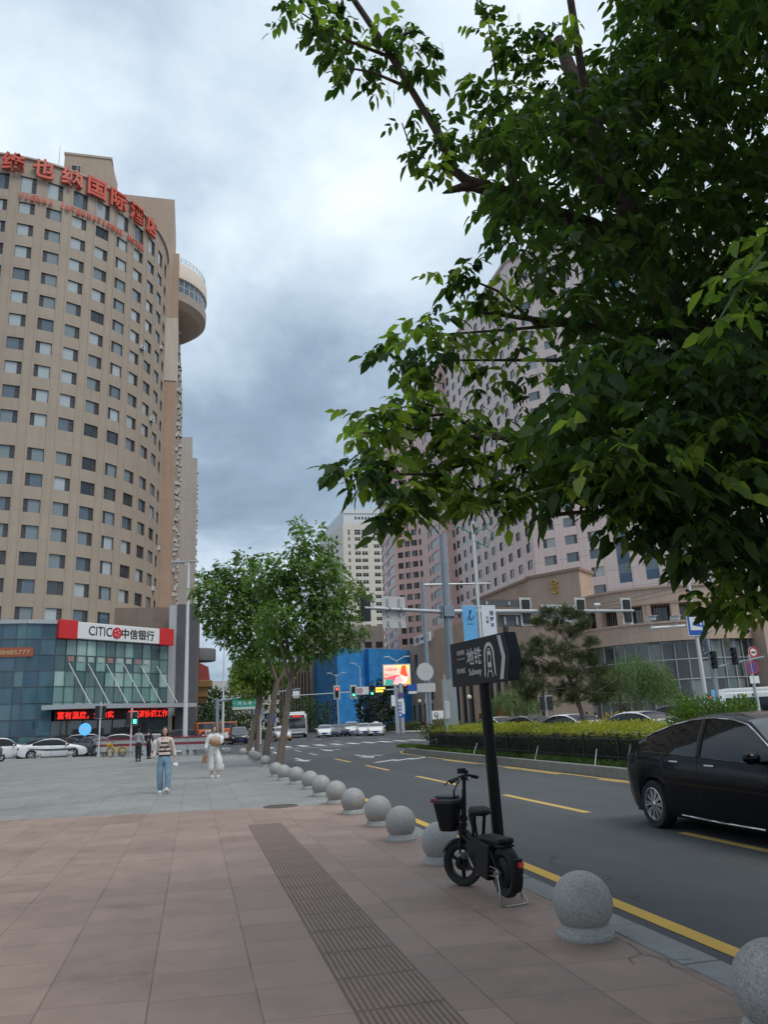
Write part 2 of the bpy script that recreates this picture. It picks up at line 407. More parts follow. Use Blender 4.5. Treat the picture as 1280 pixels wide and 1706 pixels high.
def asphalt():
    g = NG('asphalt'); tc_ = g.n('ShaderNodeTexCoord'); O = tc_.outputs['Object']
    big = g.noise(O, .12, 5); fine = g.noise(O, 90, 3); mid = g.noise(O, 1.3, 6)
    mp = g.n('ShaderNodeMapping'); g.l(O, mp.inputs[0]); mp.inputs['Scale'].default_value = (.8, .02, 1); streak = g.noise(mp.outputs[0], 1.0, 4)
    f = g.math('ADD', g.rng(big, .3, .7, .86, 1.14), g.rng(fine, .3, .7, -.28, .28)); f = g.math('ADD', f, g.rng(mid, .3, .7, -.08, .08)); f = g.math('ADD', f, g.rng(streak, .3, .7, -.12, .12))
    sp = g.n('ShaderNodeSeparateXYZ'); g.l(O, sp.inputs[0]); wob = g.noise(O, 2.5, 5)
    seam = g.math('LESS_THAN', g.math('ABSOLUTE', g.math('SUBTRACT', g.math('MULTIPLY_ADD', wob, .10, sp.outputs[0]), 8.62)), .012)
    vc = g.n('ShaderNodeTexVoronoi', feature='DISTANCE_TO_EDGE'); vc.inputs['Scale'].default_value = .22; mpv = g.n('ShaderNodeMapping'); mpv.inputs['Scale'].default_value = (1, .45, 1); dv = g.n('ShaderNodeVectorMath', operation='ADD'); g.l(O, mpv.inputs[0]); ns = g.n('ShaderNodeTexNoise'); ns.inputs['Scale'].default_value = 1.6; g.l(O, ns.inputs['Vector']); g.l(mpv.outputs[0], dv.inputs[0]); g.l(ns.outputs['Color'], dv.inputs[1]); g.l(dv.outputs[0], vc.inputs['Vector'])
    crack = g.math('MULTIPLY', g.math('LESS_THAN', vc.outputs['Distance'], .0035), g.math('GREATER_THAN', big, .50))
    bk = g.n('ShaderNodeTexBrick'); bk.inputs['Scale'].default_value = 1; bk.inputs['Brick Width'].default_value = 9; bk.inputs['Row Height'].default_value = 3.2; bk.inputs['Mortar Size'].default_value = 0; bk.inputs['Color1'].default_value = (.90, .90, .90, 1); bk.inputs['Color2'].default_value = (1.06, 1.06, 1.06, 1); sw = g.n('ShaderNodeCombineXYZ'); g.l(sp.outputs[1], sw.inputs[0]); g.l(sp.outputs[0], sw.inputs[1]); g.l(sw.outputs[0], bk.inputs['Vector'])
    f = g.math('MULTIPLY', f, bk.outputs['Color']); f = g.math('MULTIPLY', f, g.math('SUBTRACT', 1.0, g.math('MULTIPLY', g.math('MAXIMUM', seam, crack), .45)))
    g.l(g.scale((.062, .066, .070), f), g.b.inputs['Base Color']); g.b.inputs['Roughness'].default_value = .8
    bp = g.n('ShaderNodeBump'); bp.inputs['Strength'].default_value = .35; bp.inputs['Distance'].default_value = .01; g.l(fine, bp.inputs['Height']); g.l(bp.outputs[0], g.b.inputs['Normal'])
    return g.m
M_ASPH = asphalt()
def paint(name, col, wear=.5):
    g = NG(name); tc_ = g.n('ShaderNodeTexCoord'); a = g.noise(tc_.outputs['Object'], 9, 8, .7); b = g.noise(tc_.outputs['Object'], 1.2, 4)
    k = g.rng(g.math('ADD', g.math('MULTIPLY', a, .7), g.math('MULTIPLY', b, .5)), wear+.06, wear+.16, 0, .75)
    g.l(g.mix(k, g.scale(col, g.rng(b, .3, .7, .85, 1.1)), (.11, .11, .11)), g.b.inputs['Base Color']); g.b.inputs['Roughness'].default_value = .7
    return g.m
M_YEL = paint('yellow_road_paint', (.60, .36, .055), .62); M_WHT = paint('white_road_paint', (.55, .56, .55), .56); M_YELOLD = paint('worn_yellow_paint', (.55, .36, .10), .56)
M_KERB = mk('kerb_granite', (.22, .225, .22), .75, var=.14, vscale=8, bump=.2, bscale=90)
M_DIRT = mk('planting_soil', (.06, .045, .03), .95, var=.3, vscale=6)

g_ = MB(); S = 3000
g_.add([(-S, -S, ROAD), (S, -S, ROAD), (S, S, ROAD), (-S, S, ROAD)], [(0, 1, 2, 3)])
struct(g_.build('road', M_ASPH))
EDGE = [(3.08, -25), (3.08, 40), (2.95, 44), (2.7, 47), (2.2, 49.6), (1.2, 52), (0, 53.6), (-6.5, 60.3), (-20, 73.5), (-60, 112)]
def ysplit(x): return 17.15 - .2*x
red = [(-60, -25), (3.08, -25), (3.08, ysplit(3.08)), (-60, ysplit(-60))]
struct(MB().prism(red, -.3, 0).build('red_paving', M_RED))
grey = [(-60, ysplit(-60)), (3.08, ysplit(3.08))] + EDGE[1:]
struct(MB().prism(grey, -.3, 0).build('grey_paving', M_GREY))
k_ = MB()
y = -4.0
while y < 40:
    k_.bb(3.09, 3.36, y+.006, y+.994, -.28, .004 + random.uniform(-.004, .004)); y += 1
pts = [Vector((a, b, 0)) for a, b in EDGE[1:8]]
for a, b in zip(pts, pts[1:]):
    d = (b-a); L_ = d.length; d.normalize(); nn = Vector((d.y, -d.x, 0)); n_ = max(1, int(L_))
    for i in range(n_):
        c_ = a + d*(L_*(i+.5)/n_) + nn*.15; k_.box((c_.x, c_.y, -.138), (L_/n_-.01, .27, .284), 0, math.atan2(d.y, d.x))
struct(k_.build('kerb', M_KERB, bevel=.012))
# far pavements (opposite side of the street and the cross street)
struct(MB().prism([(27, -30), (90, -30), (90, 62), (60, 66), (36, 60), (29, 50), (27, 40)], -.3, 0).build('pavement', mk('pale_pavement', (.30, .29, .27), .8, var=.12, vscale=1.5)))
struct(MB().prism([(28, 92), (90, 80), (90, 260), (30, 200), (26.5, 130), (26.5, 100)], -.3, 0).build('pavement', bpy.data.materials['pale_pavement']))
struct(MB().prism([(-40, 84), (0, 96), (1.5, 100), (1.8, 220), (-40, 220)], -.3, 0).build('pavement', bpy.data.materials['pale_pavement']))
# tactile strip: raised ribs
t_ = MB(); tm = mk('tactile_stone', (.235, .160, .130), .7, var=.16, vscale=5, bump=.2)
x0, x1 = .93, 1.46
yy = -3.0
while yy < 14.0:
    y2 = min(yy+.60, 14.1)
    for i in range(14):
        x = x0 + (i+.5)*(x1-x0)/14
        t_.bb(x-.0115, x+.0115, yy+.008, y2-.008, -.002, .0065)
    yy += .61
struct(t_.build('tactile_strip', tm, bevel=.003, seg=1))
t_ = MB(); t_.bb(x0-.01, x1+.01, -3, 14.1, -.01, .0018); struct(t_.build('tactile_strip', mk('tactile_base', (.135, .097, .082), .8, var=.25, vscale=7)))
# road markings
RM = ROAD + .004
def strip(mb, x0, x1, y0, y1, z=RM): mb.add([(x0, y0, z), (x1, y0, z), (x1, y1, z), (x0, y1, z)], [(0, 1, 2, 3)])
m_ = MB()
strip(m_, 3.73, 3.89, -8, 38); struct(m_.build('road_marking', M_YEL))
m_ = MB()
for y in (-0.6, 6.6, 13.3, 20.5, 28, 35.2): strip(m_, 6.66, 6.82, y, y+(3.9 if y < 25 else 4.0))
for y in (8.0, 15.2, 21.7, 28.5): strip(m_, 10.15, 10.30, y, y+4.2)
struct(m_.build('road_marking', M_YELOLD))
m_ = MB()
for y in (45, 52): strip(m_, 6.68, 6.80, y, y+3.2)
for x in np.arange(4.2, 30, 1.35): strip(m_, x, x+.62, 62.5, 67.0)                    # far crossing of the main road
for i in range(14):                                                               # crossing of the side street
    a = Vector((30, 66, RM)) + Vector((-.3, 1, 0))*(i*1.5); m_.add([tuple(a), tuple(a+Vector((4, 1.2, 0))), tuple(a+Vector((3.85, 1.85, 0))), tuple(a+Vector((-.15, .65, 0)))], [(0, 1, 2, 3)])
for x in np.arange(-8, 3, 1.3): strip(m_, x, x+.6, 66+abs(x)*.6, 70+abs(x)*.6)
for y, x in ((33.5, 7.6), (33.9, 8.5), (34.4, 9.4)): m_.add([(x, y, RM), (x+1.3, y+1.6, RM), (x+1.1, y+1.8, RM), (x-.2, y+.2, RM)], [(0, 1, 2, 3)])
def arrow(mb, x, y, turn=0):
    z = RM; strip(mb, x-.09, x+.09, y+1.6, y+4.4, z)
    mb.add([(x-.42, y+1.6, z), (x, y, z), (x+.42, y+1.6, z)], [(0, 1, 2)])
    if turn: mb.add([(x, y+3.0, z), (x+turn*.7, y+2.2, z), (x+turn*.7, y+1.9, z), (x+turn*1.1, y+2.4, z), (x+turn*.7, y+2.9, z), (x+turn*.7, y+2.6, z), (x, y+3.4, z)], [tuple(range(7))])
for x, t in ((5.2, 0), (8.4, 1)):
    arrow(m_, x, 38, t); arrow(m_, x, 50, t)
strip(m_, 3.9, 11.2, 58.6, 59.0)
for y in (72, 84, 96): strip(m_, 13.0, 13.14, y, y+5); strip(m_, 17.5, 17.64, y, y+5)
struct(m_.build('road_marking', M_WHT))
# median: island with kerb, soil and grass
med = [(10.72, -12), (10.72, 36), (10.95, 41), (11.6, 43.6), (13.0, 44.6), (14.2, 43.0), (14.7, 39), (14.8, 20), (14.8, -12)]
struct(MB().prism(med, -.3, .12).build('median', M_DIRT))
kk = MB()
for (a, b) in zip(med, med[1:]):
    a = Vector((*a, 0)); b = Vector((*b, 0)); L_ = (b-a).length; d = (b-a).normalized(); n_ = max(1, round(L_/1.0)); nn = Vector((-d.y, d.x, 0))
    for i in range(n_):
        c_ = a + d*(L_*(i+.5)/n_) + nn*.03; kk.box((c_.x, c_.y, -.06), (L_/n_-.012, .24, .42), 0, math.atan2(d.y, d.x))
struct(kk.build('median_kerb', mk('dark_kerb_stone', (.20, .20, .185), .8, var=.2, vscale=5, bump=.2), bevel=.015))
mm = MB(); off = [(x + (.0 if x > 12 else -.22), y + (.3 if y > 40 else 0)) for x, y in med]
for a, b in zip(off, off[1:]):
    if a[0] < 13.5:
        a = Vector((*a, RM)); b = Vector((*b, RM)); d = (b-a).normalized(); nn = Vector((-d.y, d.x, 0))*.15
        mm.add([tuple(a), tuple(b), tuple(b+nn), tuple(a+nn)], [(0, 1, 2, 3)])
struct(mm.build('road_marking', M_YELOLD))
# manhole cover on the paving
mh = thing('manhole_cover', 'round iron manhole cover set in the paving where red slabs meet grey', 'manhole cover', (1.75, 16.85, 0))
M_IRON = mk('cast_iron', (.10, .08, .07), .6, .3, var=.3, vscale=20)
MB().lathe([(.0, .006), (.27, .006), (.28, .002), (.29, -.01)], 32).build('cover', M_IRON, mh, 40)
MB().lathe([(.30, -.01), (.30, .008), (.35, .008), (.36, -.01)], 32).build('rim', M_IRON, mh, 40)

# ================================================================== hotel tower with curved front
M_TAN = panel_mat('beige_tile_cladding', (.385, .312, .24), 3.314, 1.63, .035, .80, .05, .65, dv=.1)
M_TAN2 = panel_mat('tan_core_cladding', (.46, .345, .26), 3.0, 3.2, .04, .82, .05, .7)
M_TAN3 = panel_mat('orange_tan_cladding', (.44, .30, .215), 3.0, 3.2, .04, .82, .05, .7)
M_PALE = panel_mat('pale_cladding', (.60, .52, .44), 2.5, 3.2, .04, .85, .05, .7)
M_FIN = mk('pale_fin', (.44, .36, .295), .6)
M_FRAME = mk('dark_window_frame', (.06, .06, .06), .5)
M_WFRAME = mk('white_window_frame', (.6, .6, .58), .5)
G_DARK = glass_mat('dark_glass', (.030, .035, .038), .06)
G_CAS = glass_mat('casement_glass', (.065, .060, .060), .12, .5)
G_MID = glass_mat('curtained_glass', (.20, .24, .255), .10)
G_LIT = glass_mat('pale_curtain_glass', (.42, .46, .47), .12)
G_BLUE = glass_mat('blue_grey_glass', (.10, .14, .17), .05)
M_CONC = mk('concrete', (.36, .35, .33), .85, var=.12, vscale=.6)
M_ROOF = mk('roof_felt', (.12, .12, .12), .9)
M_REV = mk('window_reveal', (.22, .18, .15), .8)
HC = Vector((-26.36, 116.9, 0)); HR = 20.82
hotel = thing('hotel_tower', 'tall beige hotel tower with curved window front and red rooftop lettering', 'hotel', (HC.x, HC.y, 0))
HI = hotel.matrix_world.inverted() if False else Matrix.Translation(-HC)
A0 = -150.0
def hmap(u, z, d):
    a = R(A0) + u/HR; r = HR - d; return (r*math.cos(a), r*math.sin(a), z)
ROWS = [15.3 + 3.258*k + (1.3 if k >= 7 else 0) for k in range(18)]
COLS = [-79.66 + 9.12*k for k in range(-7, 10)]
ops = []; spots = []
for ci, th in enumerate(COLS):
    u = R(th - A0)*HR
    for k, z in enumerate(ROWS):
        hh = 2.4 if k == 17 else 1.66
        ops.append((u-.96, u+.96, z-hh/2+(.3 if k == 17 else 0), z+hh/2+(.3 if k == 17 else 0)))
        a = R(th); n_ = Vector((math.cos(a), math.sin(a), 0)); du = Vector((-math.sin(a), math.cos(a), 0))
        P = n_*(HR*math.cos(1.0/HR) - .16) + Vector((0, 0, z+(.3 if k == 17 else 0)))
        kind = RNG.choice([0, 1, 2, 3], p=[.22, .42, .22, .14]) if k < 8 else RNG.choice([0, 1, 2, 3], p=[.04, .36, .48, .12])
        if k == 17: kind = 4 if ci % 3 else 5
        elif ci % 3 == 2: kind += 6
        pri = abs(th+55) + (0 if -92 < th < -5 else 500) - k*.01
        spots.append((pri, frame(P, du, -n_, (0, 0, 1)), int(kind)))
# every 50-degree arc from A0 to +10
w_ = MB()
segs = sorted({round(R(th-A0)*HR + s, 3) for th in COLS for s in (-2.2, 2.2)} | {0.0, R(160)*HR})
facade(w_, (0, R(162)*HR), (11.5, 76.2), ops + [], .2, hmap)
# extra cuts so the wall bends smoothly are given by the openings' own edges
for th in COLS:
    for s in (-1.16, 1.16):
        a = R(th) + s/HR; n_ = Vector((math.cos(a), math.sin(a), 0)); c_ = n_*(HR+.03)
        w_.box((c_.x, c_.y, 43.5), (.07, .09, 62), 2, a)
ring = [(HR*math.cos(R(A0)+R(162)*i/60), HR*math.sin(R(A0)+R(162)*i/60)) for i in range(61)]
w_.add([(x, y, 75.2) for x, y in ring], [tuple(range(61))], 3)
for i in range(60):
    a = R(A0)+R(162)*(i+.5)/60; w_.box((HR*math.cos(a), HR*math.sin(a), 76.28), (.5, R(162)*HR/60+.06, .25), 2, a)
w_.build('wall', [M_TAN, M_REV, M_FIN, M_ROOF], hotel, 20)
def hw(h_, mats, side): return (win_mb(1.92, h_, 0, .045, .27, side), mats)
temps = []
for side in (1, -1):
    for gl in (G_DARK, G_MID, G_LIT, G_BLUE): temps.append(hw(1.66, [M_FRAME, gl, G_CAS], side))
    if side == 1: temps += [hw(2.4, [M_FRAME, G_LIT, G_CAS], 1), hw(2.4, [M_FRAME, G_BLUE, G_CAS], 1)]
spots.sort(key=lambda s: s[0]); place_windows(hotel, temps, [s[1:] for s in spots])
# rooftop lettering
M_SIGNRED = mk('red_sign_letter', (.62, .10, .06), .45)
lt = MB()
for ch, px, py in zip('维也纳国际酒店', (-85.2, -75.2, -65.4, -56, -46.7, -37.4, -27.8), [0]*7):
    a = R(px); n_ = Vector((math.cos(a), math.sin(a), 0)); du = Vector((-math.sin(a), math.cos(a), 0))
    put_text(lt, ch, frame(n_*(HR+.25)+Vector((0, 0, 75.0)), du, (0, 0, 1), n_), 2.75, 2.9, .35, 0, .022)
lt.build('sign_letters', M_SIGNRED, hotel)
lt = MB(); s_ = 'VIENNA INTERNATIONAL HOTEL'
for i, ch in enumerate(s_):
    if ch == ' ': continue
    a = R(-81.8 + 49.5*i/(len(s_)-1)); n_ = Vector((math.cos(a), math.sin(a), 0)); du = Vector((-math.sin(a), math.cos(a), 0))
    put_text(lt, ch, frame(n_*(HR+.2)+Vector((0, 0, 70.25)), du, (0, 0, 1), n_), .22 if ch == 'I' else .52, .85, .15, 0, .03)
lt.build('sign_letters', M_SIGNRED, hotel)
# service core, penthouse and rear slab, all rising from the same building
def L2(x, y): return (x-HC.x, y-HC.y)
def block(name, x0, x1, y0, y1, z0, z1, m, parent, o=HC):
    return MB().bb(x0-o.x, x1-o.x, y0-o.y, y1-o.y, z0, z1).build(name, m, parent)
block('core_wall', -20.5, -4.72, 118, 130, 60, 88.3, M_TAN2, hotel)
block('core_wall', -5.75, -3.72, 118.02, 124, 0, 78, M_TAN3, hotel)
block('core_band', -5.80, -3.66, 117.9, 124.2, 55, 66, M_PALE, hotel)
pm = MB(); pm.prism([L2(-21.4, 112), L2(-14.45, 112), L2(-14.0, 117.9), L2(-21.4, 117.9)], 75, 90.0); pm.bb(-21.5-HC.x, -14.3-HC.x, 111.9-HC.y, 118-HC.y, 90.0, 90.4)
ph = pm.build('penthouse', M_TAN2, hotel)
win_mb(1.5, 1.5, 0, .08, .4).build('penthouse_window', [M_WFRAME, G_DARK, G_CAS], hotel).matrix_local = T(-19.6-HC.x, 111.88-HC.y, 87.4)
block('core_wall', -14.2, -12.9, 115, 118, 75, 84, M_TAN2, hotel)
rs = MB(); rs_ops = []
for j in range(12):
    for k in range(17): rs_ops.append((2+3.6*j, 3.6+3.6*j, 16+3.258*k, 17.6+3.258*k))
facade(rs, (0, 46), (0, 72), rs_ops, .2, planar((-3.74-HC.x, 124.2-HC.y, 0), (0, 1, 0), (-1, 0, 0)))
rs.bb(-30-HC.x, -3.95-HC.x, 124.3-HC.y, 170-HC.y, 0, 71.9, 0); rs.build('rear_wall', [M_TAN2, M_REV], hotel)
gl = MB()
for j in range(12):
    for k in range(17): gl.box((-3.86-HC.x, 124.2-HC.y+2.8+3.6*j, 16.8+3.258*k), (.04, 1.6, 1.6))
struct(gl.build('window', G_DARK, hotel), 'stuff')
M_AC = mk('air_conditioner_casing', (.62, .60, .57), .6); ac = []
acb = MB(); acb.bb(0, .34, -.42, .42, -.3, .3, 0); acb.lathe([(.0, .345), (.22, .345), (.24, .33)], 12, 1, (0, 0, 0), 'x'); acb.bb(0, .3, -.35, .35, -.36, -.31, 1)
acm = acb.build('air_conditioner', [M_AC, M_FRAME]); am = acm.data; bpy.data.objects.remove(acm)
for th, k in ((-6.7, 4), (-24.9, 9), (-15.8, 2), (-34.1, 12), (-52.3, 0), (-15.8, 13)):
    a = R(th + 4.2); n_ = Vector((math.cos(a), math.sin(a), 0)); mesh_obj('air_conditioner', am, hotel, frame(n_*HR + Vector((0, 0, ROWS[k]-1.0)), n_, Vector((-n_.y, n_.x, 0)), (0, 0, 1)))
for j in range(12):
    for k in range(17):
        if RNG.random() < .52: ac.append(T(-3.74-HC.x, 124.2-HC.y+2.8+3.6*j+RNG.uniform(-1.6, 1.6), 15.4+3.258*k+RNG.uniform(-.1, 1.5)))
for M_ in ac[:100]: mesh_obj('air_conditioner', am, hotel, M_)
# saucer-shaped restaurant
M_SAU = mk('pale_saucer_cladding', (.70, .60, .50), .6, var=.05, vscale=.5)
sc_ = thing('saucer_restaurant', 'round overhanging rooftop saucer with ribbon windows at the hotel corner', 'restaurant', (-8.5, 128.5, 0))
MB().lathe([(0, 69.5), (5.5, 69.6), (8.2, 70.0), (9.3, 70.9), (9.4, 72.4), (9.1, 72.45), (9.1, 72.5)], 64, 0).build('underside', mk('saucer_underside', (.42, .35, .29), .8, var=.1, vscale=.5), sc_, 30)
MB().lathe([(9.12, 72.5), (9.12, 74.9)], 64, 0).build('ribbon_window', G_BLUE, sc_, 30)
wm = MB()
for i in range(48):
    a = 2*PI*i/48; wm.box((9.14*math.cos(a), 9.14*math.sin(a), 73.7), (.1, .1, 2.4), 0, a)
wm.lathe([(9.18, 73.6), (9.18, 73.7), (9.1, 73.7)], 64); wm.build('window_mullion', M_WFRAME, sc_)
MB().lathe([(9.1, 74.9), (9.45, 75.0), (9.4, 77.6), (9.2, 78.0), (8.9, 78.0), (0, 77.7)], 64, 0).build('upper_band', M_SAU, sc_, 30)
rl = MB()
for i in range(64):
    a = 2*PI*i/64; rl.tube([(9.1*math.cos(a), 9.1*math.sin(a), 78), (9.1*math.cos(a), 9.1*math.sin(a), 79)], .03, 4)
for z in (78.5, 79.0): rl.tube([(9.1*math.cos(2*PI*i/64), 9.1*math.sin(2*PI*i/64), z) for i in range(65)], .035, 4)
rl.build('railing', mk('blue_grey_rail', (.20, .24, .27), .5), sc_)
an = thing('roof_antenna', 'thin lattice antenna mast on the curved hotel roof', 'antenna', (-21.9, 110.5, 75.2))
MB().tube([(0, 0, 0), (0, 0, 15)], [.09, .03], 6).build('mast', M_CONC, an)
ab = MB(); ab.tube([(-1.6, 0, 3.2), (0, 0, 5.0)], .05, 5); ab.tube([(-1.6, 0, 3.2), (.2, 0, 2.5)], .05, 5); ab.tube([(-1.6, 0, 0), (-1.6, 0, 4.2)], .06, 5); ab.build('brace', M_CONC, an)

# ================================================================== bank podium
P0, P1 = Vector((-14.2, 88, 0)), Vector((-3.15, 98.2, 0)); DB = (P1-P0).normalized(); NB = Vector((DB.y, -DB.x, 0)); LB = (P1-P0).length
def curtain_glass(name, pu, pv, cols):
    g = NG(name); tc_ = g.n('ShaderNodeTexCoord'); sp = g.n('ShaderNodeSeparateXYZ'); g.l(tc_.outputs['UV'], sp.inputs[0])
    cell = g.n('ShaderNodeCombineXYZ'); g.l(g.math('FLOOR', g.math('MULTIPLY', sp.outputs[0], 1/pu)), cell.inputs[0]); g.l(g.math('FLOOR', g.math('MULTIPLY', sp.outputs[1], 1/pv)), cell.inputs[1])
    wn = g.n('ShaderNodeTexWhiteNoise', noise_dimensions='2D'); g.l(cell.outputs[0], wn.inputs['Vector'])
    r_ = g.n('ShaderNodeValToRGB'); g.l(wn.outputs['Value'], r_.inputs[0]); r_.color_ramp.interpolation = 'CONSTANT'
    for i, (p, c_) in enumerate(cols):
        el = r_.color_ramp.elements[i] if i < 2 else r_.color_ramp.elements.new(p)
        el.position = p; el.color = (*c_, 1)
    mp = g.n('ShaderNodeMapping'); g.l(tc_.outputs['UV'], mp.inputs[0]); mp.inputs['Scale'].default_value = (.35, .08, 1)
    nz = g.noise(mp.outputs[0], 1.6, 5); c_ = g.scale(r_.outputs[0], g.rng(nz, .3, .7, .75, 1.3))
    g.l(c_, g.b.inputs['Base Color']); g.b.inputs['Roughness'].default_value = .05; g.b.inputs['Specular IOR Level'].default_value = .7
    return g.m
CG = [(0, (.05, .105, .11)), (.25, (.13, .23, .215)), (.5, (.20, .33, .30)), (.75, (.08, .14, .145)), (.88, (.30, .43, .39))]  # pane colours brightened to carry the glow of the lit interior
M_CG = curtain_glass('teal_curtain_glass', 1.25, 1.62, CG)
M_CG2 = curtain_glass('blue_curtain_glass', 1.45, 1.62, [(0, (.035, .085, .12)), (.35, (.06, .13, .17)), (.7, (.09, .18, .21)), (.9, (.05, .10, .15))])
M_MULL = mk('curtain_mullion', (.10, .13, .14), .5, .3); M_SILV = mk('silver_panel', (.45, .47, .48), .4, .4, var=.06, vscale=1)
bank = thing('bank_building', 'three storey teal glass bank podium in front of the curved hotel', 'bank')
def glass_wall(a, b, z0, z1, pu, pv, mat, parent, name='glass_wall'):
    d = (b-a).normalized(); L_ = (b-a).length; n_ = Vector((d.y, -d.x, 0)); mb = MB()
    mb.add([tuple(a+Vector((0, 0, z0))), tuple(b+Vector((0, 0, z0))), tuple(b+Vector((0, 0, z1))), tuple(a+Vector((0, 0, z1)))], [(0, 1, 2, 3)], 0, [(0, z0), (L_, z0), (L_, z1), (0, z1)])
    g = mb.build(name, mat, parent)
    mu = MB(); k = 0
    while k*pu < L_+.01:
        c_ = a + d*(k*pu) + n_*.03; mu.box((c_.x, c_.y, (z0+z1)/2), (.07, .10, z1-z0), 0, math.atan2(d.y, d.x)); k += 1
    k = math.ceil(z0/pv)
    while k*pv < z1:
        c_ = (a+b)/2 + n_*.025; mu.box((c_.x, c_.y, k*pv), (L_, .08, .06), 0, math.atan2(d.y, d.x)); k += 1
    mu.build('mullion', M_MULL, parent); return g
glass_wall(P0, P1, 4.1, 12.9, 1.25, 1.62, M_CG, bank)
glass_wall(P0+NB*.0, P1, 0, 3.0, 1.875, 3.0, glass_mat('lobby_glass', (.05, .075, .075), .05), bank, 'lobby_glass')
PL = Vector((-17.0, 87.3, 0)); PL2 = Vector((-44, 88.0, 0))
glass_wall(PL2, PL, 0, 12.9, 1.45, 1.62, M_CG2, bank); glass_wall(PL, P0, 0, 12.9, 1.45, 1.62, M_CG2, bank)
cp = MB()
for a, b in ((PL2, PL), (PL, P0), (P0, P1)):
    d = (b-a).normalized(); n_ = Vector((d.y, -d.x, 0)); c_ = (a+b)/2 + n_*.02; cp.box((c_.x, c_.y, 13.1), ((b-a).length+.02, .35, .4), 0, math.atan2(d.y, d.x))
cp.prism([(-44, 88.1), (-17, 87.5), (-14.25, 88.25), (-3.3, 98.3), (-3.3, 104), (-44, 104)], 12.9, 13.0, 1)
cp.build('parapet', [M_SILV, M_ROOF], bank)
bx = MB(); bx.prism([(-43, 90), (-17, 90), (-14.5, 91), (-4.2, 100.5), (-4.2, 103), (-43, 103)], 0, 12.8); bx.build('interior', mk('dim_interior', (.10, .11, .105), .9), bank)
fl = MB()
# ledge and canopy over the entrance
def bl(u, n, z): return tuple(P0 + DB*u + NB*n + Vector((0, 0, z)))
cn = MB(); cn.add([bl(-1.2, .05, 4.1), bl(1.2, 2.6, 4.1), bl(17.4, 2.6, 4.1), bl(17.4, .05, 4.1), bl(-1.2, .05, 4.55), bl(1.2, 2.6, 4.55), bl(17.4, 2.6, 4.55), bl(17.4, .05, 4.55)], [(0, 1, 2, 3), (7, 6, 5, 4), (0, 4, 5, 1), (1, 5, 6, 2), (2, 6, 7, 3)])
cn.build('canopy', M_SILV, bank)
for i in range(6):
    MB().tube([bl(1.6+2.35*i, 0.1, 8.9), bl(2.9+2.35*i, 2.3, 4.6)], .055, 6).build('brace', M_WFRAME, bank)
ld = MB(); ld.add([bl(.1, .35, 2.95), bl(15, .35, 2.95), bl(15, .35, 4.05), bl(.1, .35, 4.05)], [(0, 1, 2, 3)]); ld.build('led_board', mk('led_board_black', (.03, .008, .008), .5), bank)
M_LED = mk('red_led', (.3, .01, .01), .5, emit=(1.0, .03, .02), estr=.9)
tx = MB()
MF = frame(bl(3.9, .36, 3.5), DB, (0, 0, 1), NB); put_text(tx, '富有温度，全力实', MF, 6.9, .8, .03, 0, .02)
MF = frame(bl(12.0, .36, 3.5), DB, (0, 0, 1), NB); put_text(tx, '业融资协调工作', MF, 5.8, .8, .03, 0, .02)
tx.build('led_letters', M_LED, bank)
M_INTW = mk('posters_on_glass', (.38, .43, .41), .5); M_POSR = mk('red_poster', (.34, .19, .17), .5)
po = MB()
for i in range(9): 
    u = 1.3+1.25*i; po.add([bl(u+.15, .06, 9.05), bl(u+.9, .06, 9.05), bl(u+.9, .06, 9.6), bl(u+.15, .06, 9.6)], [(0, 1, 2, 3)], 0 if i not in (0, 4, 7) else 1)
po.build('poster', [M_INTW, M_POSR], bank)
MB().add([bl(9.2, .07, .05), bl(12.2, .07, .05), bl(12.2, .07, 2.6), bl(9.2, .07, 2.6)], [(0, 1, 2, 3)]).build('door', G_DARK, bank)
# the bank's name board
sg = thing('bank_sign', 'white and red bank name board along the top of the teal glass podium', 'sign')
def sbox(u0, u1, n, z0, z1, m, name):
    mb = MB(); vs = [bl(u0, .1, z0), bl(u1, .1, z0), bl(u1, n, z0), bl(u0, n, z0), bl(u0, .1, z1), bl(u1, .1, z1), bl(u1, n, z1), bl(u0, n, z1)]
    mb.add(vs, [(0, 1, 2, 3), (7, 6, 5, 4), (0, 4, 5, 1), (1, 5, 6, 2), (2, 6, 7, 3), (3, 7, 4, 0)]); return mb.build(name, m, sg, None, .08)
M_REDP = mk('bright_red_panel', (.60, .022, .022), .35); M_WP = mk('white_sign_panel', (.74, .74, .73), .4); M_BLK = mk('black_lettering', (.015, .015, .015), .5)
sbox(-.1, 2.1, .65, 11.35, 13.35, M_REDP, 'red_end'); sbox(13.2, 15.35, .65, 11.35, 13.35, M_REDP, 'red_end'); sbox(2.0, 13.3, .55, 11.45, 13.25, M_WP, 'white_panel')
tx = MB(); put_text(tx, 'CITIC', frame(bl(5.0, .56, 12.4), DB, (0, 0, 1), NB), 3.0, 1.0, .03, 0, .0); put_text(tx, '中信银行', frame(bl(10.1, .56, 12.35), DB, (0, 0, 1), NB), 4.6, 1.15, .03, 0, .012)
tx.build('lettering', M_BLK, sg)
em = MB(); em.T = frame(bl(7.15, .57, 12.35), DB, (0, 0, 1), NB); em.lathe([(0, .05), (.62, .05), (.62, 0)], 32, 0)
em.T = frame(bl(7.15, .62, 12.35), DB, (0, 0, 1), NB)
for a in range(5): 
    t = a*2*PI/5; em.box((.3*math.cos(t), .3*math.sin(t), .02), (.12, .12, .03), 1, t)
em.build('emblem', [M_REDP, M_WP], sg)
bn = thing('phone_banner', 'orange red telephone number banner behind the blue glass beside the bank name board', 'banner')
bm_ = MB(); bm_.bb(-26, -16.2, 87.2, 87.24, 9.5, 10.45); bm_.build('cloth', mk('orange_banner', (.36, .09, .05), .6), bn)
